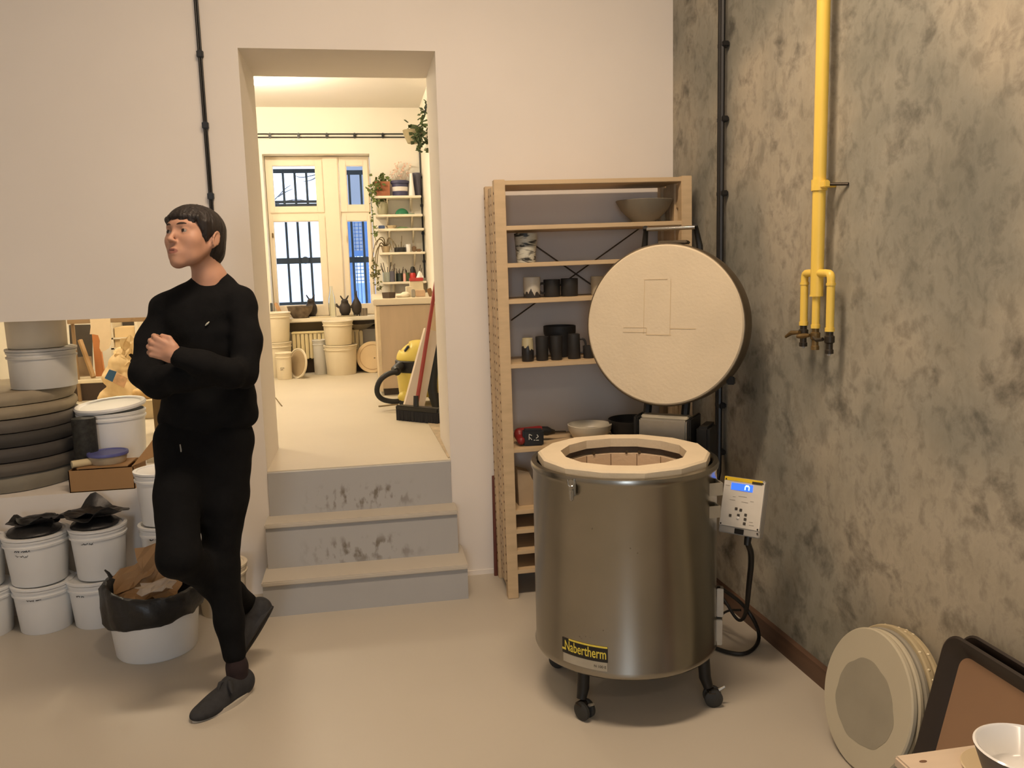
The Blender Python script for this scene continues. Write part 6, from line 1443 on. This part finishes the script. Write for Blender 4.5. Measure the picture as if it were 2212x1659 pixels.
s_ = SDF(.006); s_.cone(tuple(at(296, 848, Y=Yw)), tuple(at(322, 853, Y=Yw)), .030, .026, .02).cone(tuple(at(322, 853, Y=Yw)), tuple(at(331, 850, Y=Yw)), .022, .012, .02)
t = thing('drift_wood', 'pale piece of wood lying on a stand next to the person\'s elbow, behind the pass-through', 'wood', (p.x, Yw, ZF))
s_.build('log', M('pale_wood', (206, 172, 118), .7, var=.2, scale=20), t, disp=fold_noise(.008, 26, 4))
a = at(300, 862, Y=Yw); MB().bb((a.x-.1, Yw-.1, ZF), (a.x+.14, Yw+.1, a.z-.0), .004).build('stand', M('stand_white', (214, 196, 160), .6), t)
q = at(342, 880, Y=5.0); q0 = at(330, 880, Y=5.0)
m = MB().bb((q0.x, 5.0, ZF), (q.x+.12, 5.03, at(340, 700, Y=5.0).z)); solo(m, 'brown_upright', M('brown_panel', (120, 98, 66), .6, var=.08), 'narrow brown upright panel at the right edge of the pass-through', 'panel', (q.x, 5.0, ZF))
# ================================================================== the person
skin = M('skin', (184, 140, 116), 0.5, var=.06, scale=16, sss=.08, spec=.3)
browm = M('eyebrow_hair', (62, 44, 34), .8)
hairm = M('dark_brown_hair', (30, 22, 18), 0.55, var=.45, scale=60, stretch=(1, 1, .12), bump=.5, bscale=120)
knit = M('black_knit', (17, 17, 18), 0.9, var=.2, scale=30, bump=.12, bscale=220, spec=.15)
trous = M('black_cotton', (15, 15, 16), 0.92, var=.25, scale=18, bump=.1, bscale=160, spec=.15)
sockm = M('dark_red_sock', (34, 19, 20), 0.9, var=.2)
canvas = M('dark_canvas', (40, 40, 42), 0.85, var=.3, scale=40, bump=.1, bscale=200)
solem = M('shoe_sole', (182, 174, 160), 0.7, var=.1)
eyew = M('eye_white', (150, 138, 128), .2, var=.02); iris = M('iris', (42, 34, 30), .15, var=.1)
YO = .085
def J(px, py, Y): v = at(px, py, Y=Y+YO); return np.array(v)
def foot_frame(heel, toe, up):
    heel = np.array(heel); toe = np.array(toe); u_ = toe-heel; Ls = np.linalg.norm(u_); u_ /= Ls; up = np.array(up, float); up -= u_*(up @ u_); up /= np.linalg.norm(up)
    return lambda a, b, c: heel+u_*a*Ls+np.cross(u_, up)*b+up*c
SHL_ = (at(541, 1487, Z=0.0), at(419, 1560, Z=0.0), (0, 0, 1))
SHR_ = (J(590, 1312, 3.015), J(519, 1427, 2.93), np.array([-.75, .2, .35]))
qL, qR = foot_frame(*SHL_), foot_frame(*SHR_)
BASE = at(480, 1530, Z=0.0); BASE.z = 0
# ---- head frame: f forward (towards the viewer's left), u up, l her left
HCn = J(421, 511, 2.80)
_a = math.radians(-123); pitch = math.radians(11)
hf = Vector((math.cos(_a)*math.cos(pitch), math.sin(_a)*math.cos(pitch), math.sin(pitch)))
hl = Vector((0, 0, 1)).cross(hf).normalized()           # her left
roll = math.radians(2)
hu = hf.cross(hl).normalized()
hl, hu = hl*math.cos(roll)+hu*math.sin(roll), hu*math.cos(roll)-hl*math.sin(roll)
HR = Matrix((hl, hf, hu)).transposed()                  # columns: x=her left, y=forward, z=up
HS = 1.0
def hp_(x, y, z): return np.array(HCn)+np.array(HR @ Vector((x*HS, y*HS, z*HS)))
def hrot(e=(0, 0, 0)): return np.array(HR @ Euler(e).to_matrix())
RES = .0034
bd = SDF(RES)
def he(c, r, k=.02, e=(0, 0, 0), sub=False): bd.ell(hp_(*c), r, k, hrot(e), sub)
def hc_(a, b, ra, rb=None, k=.015, sub=False): bd.cone(hp_(*a), hp_(*b), ra, rb, k, sub)
# torso, arms and legs inside the clothes (one body)
nb = J(455, 605, 2.835)
chest = J(446, 720, 2.82); waist = J(448, 850, 2.84); pelv = J(447, 945, 2.84)
shR, elR, wrR = J(358, 668, 2.855), J(314, 806, 2.76), J(452, 806, 2.655)
shL, elL, wrL = J(517, 652, 2.805), J(527, 804, 2.735), J(382, 768, 2.595)
hipR, knR, anR = J(396, 960, 2.83), J(386, 1200, 2.66), qR(.21, 0, .085)
hipL, knL, anL = J(484, 960, 2.84), J(476, 1225, 2.815), qL(.21, 0, .105)
bd.cone(chest+[0, .02, .04], waist+[0, .02, 0], .068, .064, .03).cone(waist+[0, .01, 0], pelv+[0, .015, 0], .068, .068, .03).cone(shR, shL, .036, .036, .03).cone(nb, chest+[0, .03, .03], .045, .06, .02)
bd.path([shR, J(328, 745, 2.82), elR, J(340, 826, 2.72), J(395, 813, 2.675), wrR], [.034, .032, .029, .028, .025, .022], .015)
bd.path([shL, J(533, 735, 2.765), elL, J(500, 806, 2.672), J(440, 788, 2.625), wrL], [.034, .032, .029, .028, .025, .022], .015)
shinL1, shinL2 = knL*.45+anL*.55, knL*.14+anL*.86
bd.path([hipR, J(385, 1060, 2.765), knR, knR*.5+anR*.5+[0, 0, .012], anR], [.060, .052, .042, .036, .026], .02)
bd.path([hipL, J(487, 1080, 2.83), knL, shinL1, shinL2, anL], [.060, .052, .042, .034, .027, .026], .02)
# neck
bd.cone(hp_(0, -.030, -.050), nb+[0.0, 0.0, -.01], .044, .047, .025).cone(nb+[0, .005, 0], nb+[0, .01, -.06], .047, .055, .03)
# skull and face
he((0, -.012, .024), (.070, .089, .070), .03); he((0, .030, .010), (.058, .056, .062), .03); he((0, .032, -.045), (.039, .048, .057), .03)
for s_ in (-1, 1):
    hc_((s_*.051, .002, -.040), (s_*.031, .044, -.080), .012, .0105, .03); hc_((s_*.031, .044, -.080), (s_*.007, .068, -.096), .0105, .0115, .03)
    he((s_*.031, .040, -.042), (.022, .034, .034), .03); he((s_*.040, .053, -.024), (.017, .017, .014), .03)
    hc_((s_*.012, .0795, .020), (s_*.042, .067, .019), .0080, .006, .018)
he((0, .071, -.096), (.015, .014, .012), .02)
hc_((0, .081, .010), (0, .1035, -.029), .0055, .0072, .012); he((0, .1030, -.0325), (.0080, .0075, .0068), .008)
for s_ in (-1, 1):
    he((s_*.0100, .0935, -.0355), (.0052, .0075, .0052), .007)
    he((s_*.032, .0905, .000), (.0170, .0140, .0085), .014, (0, 0, -s_*.30), True)          # eye socket
    he((s_*.0310, .0712, .000), (.0142, .0136, .0128), .006)                                 # lids over the eyeball
    he((s_*.0315, .0850, -.0005), (.0122, .0110, .0042), .002, (0, s_*.06, -s_*.30), True)   # eye opening
    he((s_*.0050, .1000, -.0405), (.0026, .0040, .0024), .003, (0, 0, 0), True)              # nostril
he((0, .077, -.066), (.026, .016, .020), .02)
for s_ in (-1, 1):
    hc_((0, .0925, -.0605), (s_*.009, .0912, -.0600), .0040, .0042, .005); hc_((s_*.009, .0912, -.0600), (s_*.0215, .0815, -.0645), .0040, .0018, .005)
    hc_((0, .0910, -.0722), (s_*.009, .0898, -.0718), .0050, .0046, .006); hc_((s_*.009, .0898, -.0718), (s_*.0205, .0815, -.0665), .0044, .0018, .006)
hc_((-.021, .0855, -.0660), (0, .0965, -.0662), .0010, .0014, .003, True); hc_((0, .0965, -.0662), (.021, .0855, -.0660), .0014, .0010, .003, True)
for s_ in (-1, 1):                                                                     # ears
    he((s_*.0725, -.012, -.012), (.0060, .0160, .0270), .006, (0.20, 0, s_*.30))
    ring = [(s_*(.0755+.004*(1-math.cos(t_))*.5), -.012-.0145*math.cos(t_)*-1, -.012+.0255*math.sin(t_)) for t_ in np.linspace(-.6, 4.0, 9)]
    ring = [(x_, -.012+(y_+.012)*-1-.2*(z_+.012), z_) for x_, y_, z_ in ring]
    bd.path([hp_(*q_) for q_ in ring], [.0032]*9, .004)
    he((s_*.0700, -.004, -.034), (.0060, .0075, .0085), .006)
# her left hand, resting in a loose fist on the right upper arm
hd_u = np.array(J(338, 752, 2.57)-J(378, 768, 2.57)); hd_u /= np.linalg.norm(hd_u)     # wrist -> knuckles
hd_v = np.array([0, 0, 1.0]); hd_v -= hd_u*(hd_v @ hd_u); hd_v /= np.linalg.norm(hd_v)  # towards the index side
hd_n = np.cross(hd_u, hd_v); hd_n = hd_n if hd_n[1] < 0 else -hd_n                      # back of the hand, to the viewer
W0 = J(374, 766, 2.588)
def hh(u_, v_, n_): return W0+hd_u*u_+hd_v*v_+hd_n*n_
bd.box(hh(.030, .002, .002), (.034, .030, .011), .010, .012, np.stack([hd_u, hd_v, hd_n], 1))
bd.cone(wrL, hh(.005, .0, .0), .023, .021, .015)
for v_, L_, r_ in ((.028, .0, .0085), (.0105, .004, .0088), (-.0075, .002, .0085), (-.024, -.005, .0075)):
    a_, b_, c_, d_ = hh(.034, v_*.9, .003), hh(.062+L_, v_, .006), hh(.074+L_, v_*1.02, -.016), hh(.068+L_, v_*1.0, -.038)
    bd.cone(a_, b_, r_*1.05, r_*1.05, .004).cone(b_, c_, r_*1.0, r_*.95, .003).cone(c_, d_, r_*.95, r_*.8, .003)
bd.cone(hh(.008, .026, -.002), hh(.030, .040, -.006), .011, .0095, .008).cone(hh(.030, .040, -.006), hh(.052, .038, -.014), .0095, .008, .004)
# her right hand, tucked under the left arm
R0 = wrR; ru = np.array([.80, .55, .1]); ru /= np.linalg.norm(ru)
bd.ell(R0+ru*.035+np.array([0, .012, 0]), (.036, .016, .026), .015)
for q in range(4): bd.cone(R0+ru*.055+np.array([0, 0, .022-.015*q]), R0+ru*(.105-.006*abs(q-1.5))+np.array([0, .02, .022-.015*q]), .008, .0065, .004)
bd.cone(R0+ru*.02+np.array([0, .01, .012]), R0+ru*.050+np.array([0, .02, .020]), .008, .007, .006)
# feet inside the shoes
toeL, heelL = qL(.80, 0, .018), qL(.14, 0, .030)
bd.cone(anL, heelL, .024, .016, .01).cone(anL, heelL*.72+toeL*.28, .022, .014, .01).cone(heelL, toeL, .015, .008, .01)
heelR, toeR = qR(.14, 0, .030), qR(.80, 0, .018)
bd.cone(anR, heelR, .024, .016, .01).cone(heelR, toeR, .015, .008, .01)
LX = np.array(HR)
def paint_lips():
    "lips and a trace of colour on the skin, placed in the head's own axes"
    n = skin.node_tree; L = n.links; b = n.nodes['Principled BSDF']; old = b.inputs['Base Color'].links[0].from_socket
    t = n.nodes.new('ShaderNodeTexCoord'); sb = n.nodes.new('ShaderNodeVectorMath'); sb.operation = 'SUBTRACT'; L.new(t.outputs['Object'], sb.inputs[0]); sb.inputs[1].default_value = tuple(Vector(HCn)-BASE)
    q = []
    for ax in (hl, hf, hu):
        d = n.nodes.new('ShaderNodeVectorMath'); d.operation = 'DOT_PRODUCT'; L.new(sb.outputs[0], d.inputs[0]); d.inputs[1].default_value = tuple(ax); q.append(d.outputs['Value'])
    def mth(op, a, c):
        m_ = n.nodes.new('ShaderNodeMath'); m_.operation = op
        for k, v in enumerate((a, c)):
            if isinstance(v, (int, float)): m_.inputs[k].default_value = v
            else: L.new(v, m_.inputs[k])
        return m_.outputs[0]
    e = mth('ADD', mth('POWER', mth('ABSOLUTE', mth('DIVIDE', q[0], .0205), 0), 2.2), mth('POWER', mth('ABSOLUTE', mth('DIVIDE', mth('ADD', q[2], .0664), .0088), 0), 2))
    mr = n.nodes.new('ShaderNodeMapRange'); mr.interpolation_type = 'SMOOTHSTEP'; mr.inputs[1].default_value = .75; mr.inputs[2].default_value = 1.1; mr.inputs[3].default_value = 1; mr.inputs[4].default_value = 0; L.new(e, mr.inputs[0])
    fr = mth('GREATER_THAN', q[1], .07); mk = mth('MULTIPLY', mr.outputs[0], fr)
    mx = n.nodes.new('ShaderNodeMix'); mx.data_type = 'RGBA'; L.new(mk, mx.inputs[0]); L.new(old, mx.inputs[6]); mx.inputs[7].default_value = (*lin((148, 98, 86)), 1); L.new(mx.outputs[2], b.inputs['Base Color'])
paint_lips()
person = bd.build('person', skin, None, tuple(BASE))
tag(person, 'person with short dark hair, black sweater and trousers, arms crossed, standing on one leg', 'person')
# eyes and brows
for s_ in (-1, 1):
    c = Vector(hp_(s_*.031, .0712, .000))
    e = MB().sph(c, .0122, None, 20).build('eye', eyew, person)
    gz_ = (hf*.95+hu*.16-hl*.16).normalized()
    MB().lathe([(.0066, .0), (.0060, .0010), (.0030, .0017), (0, .0019)], c+gz_*.0109, gz_, 18).build('iris', iris, e)
    MB().tube([hp_(s_*.011, .0900, .0185), hp_(s_*.023, .0892, .0225), hp_(s_*.036, .0815, .0230), hp_(s_*.047, .0700, .0175)], [.0024, .0032, .0028, .0014], 8, smooth=1).build('eyebrow', browm, person)
# hair
hs = SDF(.0032)
def ge(c, r, k=.012, e=(0, 0, 0), sub=False): hs.ell(hp_(*c), r, k, hrot(e), sub)
def gb(c, h, rd=0, k=.006, e=(0, 0, 0), sub=False): hs.box(hp_(*c), h, rd, k, hrot(e), sub)
ge((0, -.012, .027), (.080, .098, .077)); ge((0, .018, .022), (.072, .078, .069), .02); ge((0, -.050, -.030), (.064, .055, .056), .03); ge((0, -.068, -.050), (.046, .030, .040), .02)
gb((0, .112, -.058), (.20, .075, .100), .0, .004, (0, 0, 0), True)          # face: below the short straight fringe
gb((0, .060, -.122), (.20, .070, .092), .0, .006, (0, 0, 0), True)          # below the side hair, in front of the ears
for s_ in (-1, 1):
    ge((s_*.086, -.010, -.020), (.026, .020, .026), .005, (.2, 0, 0), True)  # round the ear
    hs.cone(hp_(s_*.070, .034, .034), hp_(s_*.0690, .020, -.024), .011, .0025, .010)   # sideburn point
    hs.cone(hp_(s_*.060, .058, .046), hp_(s_*.0665, .040, .010), .010, .004, .010)
gb((0, -.05, -.152), (.2, .2, .062), .0, .006, (.18, 0, 0), True)
rngh = random.Random(4)
for k_, x_ in enumerate(np.linspace(-.064, .060, 26)):                        # uneven fringe tips
    y_ = .091*math.sqrt(max(.05, 1-(x_/.080)**2))-.003; L_ = rngh.uniform(.008, .016)+.010*(abs(x_)/.064)**3
    hs.cone(hp_(x_*.96, y_-.001, .050), hp_(x_*1.02, y_-.002, .044-L_), .0046, .0016, .004)
def strand(P):
    q = (P-np.array(HCn)) @ LX; an = np.arctan2(q[:, 0], q[:, 1]+.02)
    return np.sin(an*46+q[:, 2]*8)*.0006+np.sin(an*23+2+q[:, 2]*14)*.0007
hs.build('hair', hairm, person, disp=strand)
# sweater
sw = SDF(.0055)
hemc = J(449, 905, 2.845)
sw.ell(J(446, 722, 2.835), (.138, .094, .160), .04).ell(J(449, 820, 2.84), (.146, .095, .15), .04).cone(J(405, 880, 2.845), J(495, 876, 2.845), .088, .090, .04)
sw.cone(shR, shL, .044, .046, .05).cone(nb+[0, .004, -.006], nb+[0, .01, -.05], .057, .080, .03)
sw.cone(nb+[-.055, .01, -.040], shR, .034, .046, .03).cone(nb+[.05, 0, -.030], shL, .036, .046, .03)
sw.path([shR, J(328, 745, 2.82), elR, J(340, 826, 2.72), J(395, 813, 2.675), wrR+[0.02, 0, 0]], [.047, .049, .048, .049, .046, .042], .02)
sw.path([shL, J(533, 735, 2.765), elL, J(500, 806, 2.672), J(440, 788, 2.625), J(389, 770, 2.60)], [.048, .048, .047, .046, .042, .031], .02)
sw.cone(J(379, 767, 2.592), J(392, 771, 2.602), .0275, .031, .006)
# belly of the sweater hangs over the waistband, with a gathered hem
sw.path([J(366, 905, 2.85), J(400, 912, 2.81), J(450, 915, 2.795), J(500, 909, 2.81), J(533, 900, 2.85)], [.032, .036, .038, .036, .032], .03)
sw.cone(nb+[0, .0, .10], nb+[.0, .0, .046], .051, .051, .004, True)           # neck opening
sw.cone(wrL, hh(.05, 0, 0), .018, .02, .004, True)
def folds(P):
    f1 = fold_noise(.0075, 7.5, 2.0, (1, 1, 1.7))(P); f2 = fold_noise(.0035, 18, 7.0, (1, 1, 1.3))(P); return f1+f2
swo = sw.build('sweater', knit, person, disp=folds)
MB().tube([nb+np.array([.0525*math.cos(a), .002+.0525*math.sin(a), -.013+.012*math.sin(a)+.008*math.cos(a)]) for a in np.linspace(0, 2*PI, 29)], .006, 8, cap=False).build('neck_band', knit, swo)
q = at(456, 698, Y=2.712+YO)
# small pale pin on the chest, set on the sweater's own surface
def chest_front(px, py):
    D_, lo_ = None, None
    best = None
    for v in swo.data.vertices:
        w_ = v.co+Vector(BASE); d_ = (w_-CP); z_ = d_.dot(FW)
        x2 = 1106+F*d_.dot(RT)/z_; y2 = 829.5-F*d_.dot(UP)/z_
        e_ = (x2-px)**2+(y2-py)**2
        if e_ < 60 and (best is None or z_ < best[0]): best = (z_, w_)
    return best[1] if best else q
pc = chest_front(456, 698)
MB().tube([pc+Vector((-.007, -.004, -.006)), pc+Vector((.0, -.006, .0)), pc+Vector((.006, -.004, .006))], [.0015, .0035, .0012], 8, smooth=1).build('chest_pin', M('pale_pin', (196, 196, 180), .4), swo)
# trousers
tr = SDF(.006)
tr.cone(J(398, 940, 2.85), J(490, 940, 2.85), .086, .088, .05)
tr.path([hipR+[-.010, 0, .0], J(385, 1060, 2.765), knR+[-.004, 0, 0]], [.086, .074, .066], .03)
tr.path([knR+[-.002, 0, -.004], knR*.5+anR*.5+[0, 0, .012], anR+[-.005, 0, .01]], [.066, .060, .044], .03)
tr.path([hipL+[.010, 0, 0], J(487, 1080, 2.83), knL, shinL1, shinL2], [.086, .074, .062, .047, .039], .03)
tr.cone(J(441, 1000, 2.82), J(436, 1120, 2.80), .07, .035, .04)
def tfold(P):
    return fold_noise(.0075, 8, 12.0, (1.3, 1.3, .6))(P)+fold_noise(.0035, 16, 4.0)(P)
tro = tr.build('trousers', trous, person, disp=tfold)
MB().tube([J(389, 960, 2.742), J(391, 972, 2.738), J(391, 986, 2.74)], [.002, .0025, .002], 6).build('drawstring', M('drawstring', (150, 146, 138), .6), tro)
# socks and shoes
sk = SDF(.005); sk.path([knL*.18+anL*.82, anL, anL+[0, 0, -.05]], [.032, .033, .030], .01).cone(anL, heelL*.72+toeL*.28, .028, .020, .02).cone(anL, heelL, .028, .020, .02); sk.build('sock', sockm, person)
sk = SDF(.005); sk.path([anR*.75+knR*.25, anR, heelR*.6+toeR*.4], [.034, .034, .026], .01).cone(anR, heelR, .028, .020, .02); sk.build('sock', sockm, person)
def shoe(heel, toe, up, nm, sole_d=.016):
    heel = np.array(heel); toe = np.array(toe); u_ = toe-heel; Ls = np.linalg.norm(u_); u_ /= Ls; up = np.array(up, float); up -= u_*(up @ u_); up /= np.linalg.norm(up); s2 = np.cross(u_, up)
    def q(a, b, c): return heel+u_*a*Ls+s2*b+up*c
    s_ = SDF(.0045)
    Rm = np.stack([u_, s2, up], 1)
    s_.ell(q(.15, 0, .036), (.046, .037, .040), .02, Rm).ell(q(.43, 0, .028), (.088, .040, .038), .03, Rm).ell(q(.74, -.002, .018), (.076, .043, .026), .03, Rm)
    s_.cone(q(.13, 0, .052), q(.36, 0, .056), .036, .032, .02)
    s_.ell(q(.17, 0, .112), (.050, .030, .034), .006, Rm, True)
    s_.box(q(.5, 0, -.035), (.30, .1, .035), 0, .003, Rm, True)
    o = s_.build('shoe', canvas, person)
    def outline(ins, z):
        P = []
        for k in range(40):
            t = 2*PI*k/40; a = .5+.52*math.cos(t); wv = (.038+.012*math.sin(PI*min(1, max(0, a))*.8+.4)*.9)*(1-.0*a)
            P.append(Vector(q(a*(1)-.0, wv*math.sin(t)*(1.0 if a < .8 else .95)-ins*math.sin(t), z)))
        return P
    A_, B_ = outline(0, 0), outline(.0, sole_d); n_ = 40
    MB().add(A_+B_, [tuple(range(n_-1, -1, -1)), tuple(range(n_, 2*n_))]+[(k, (k+1) % n_, n_+(k+1) % n_, n_+k) for k in range(n_)]).build('sole', solem if nm == 'L' else canvas, o)
    if nm == 'L':
        lc_ = MB()
        for a_ in (.38, .48): lc_.tube([q(a_, -.028, .044), q(a_+.02, 0, .060-.02*(a_-.38)), q(a_, .028, .044)], .003, 6, smooth=1)
        lc_.build('laces', canvas, o)
        MB().tube([q(.40, .0, .066), q(.43, -.020, .080), q(.50, -.042, .070), q(.52, -.054, .056)], [.006, .009, .007, .003], 8, smooth=1).build('bow', canvas, o)
        MB().tube([q(.40, .0, .066), q(.48, .010, .078), q(.56, .0, .066), q(.60, -.01, .054)], [.006, .008, .006, .003], 8, smooth=1).build('bow', canvas, o)
        MB().sph(q(.72, -.020, .0375), (.003, .003, .003), None, 8).build('eyelet', chrome, o)
    return o
shoe(*SHL_, 'L')
shoe(*SHR_, 'R')
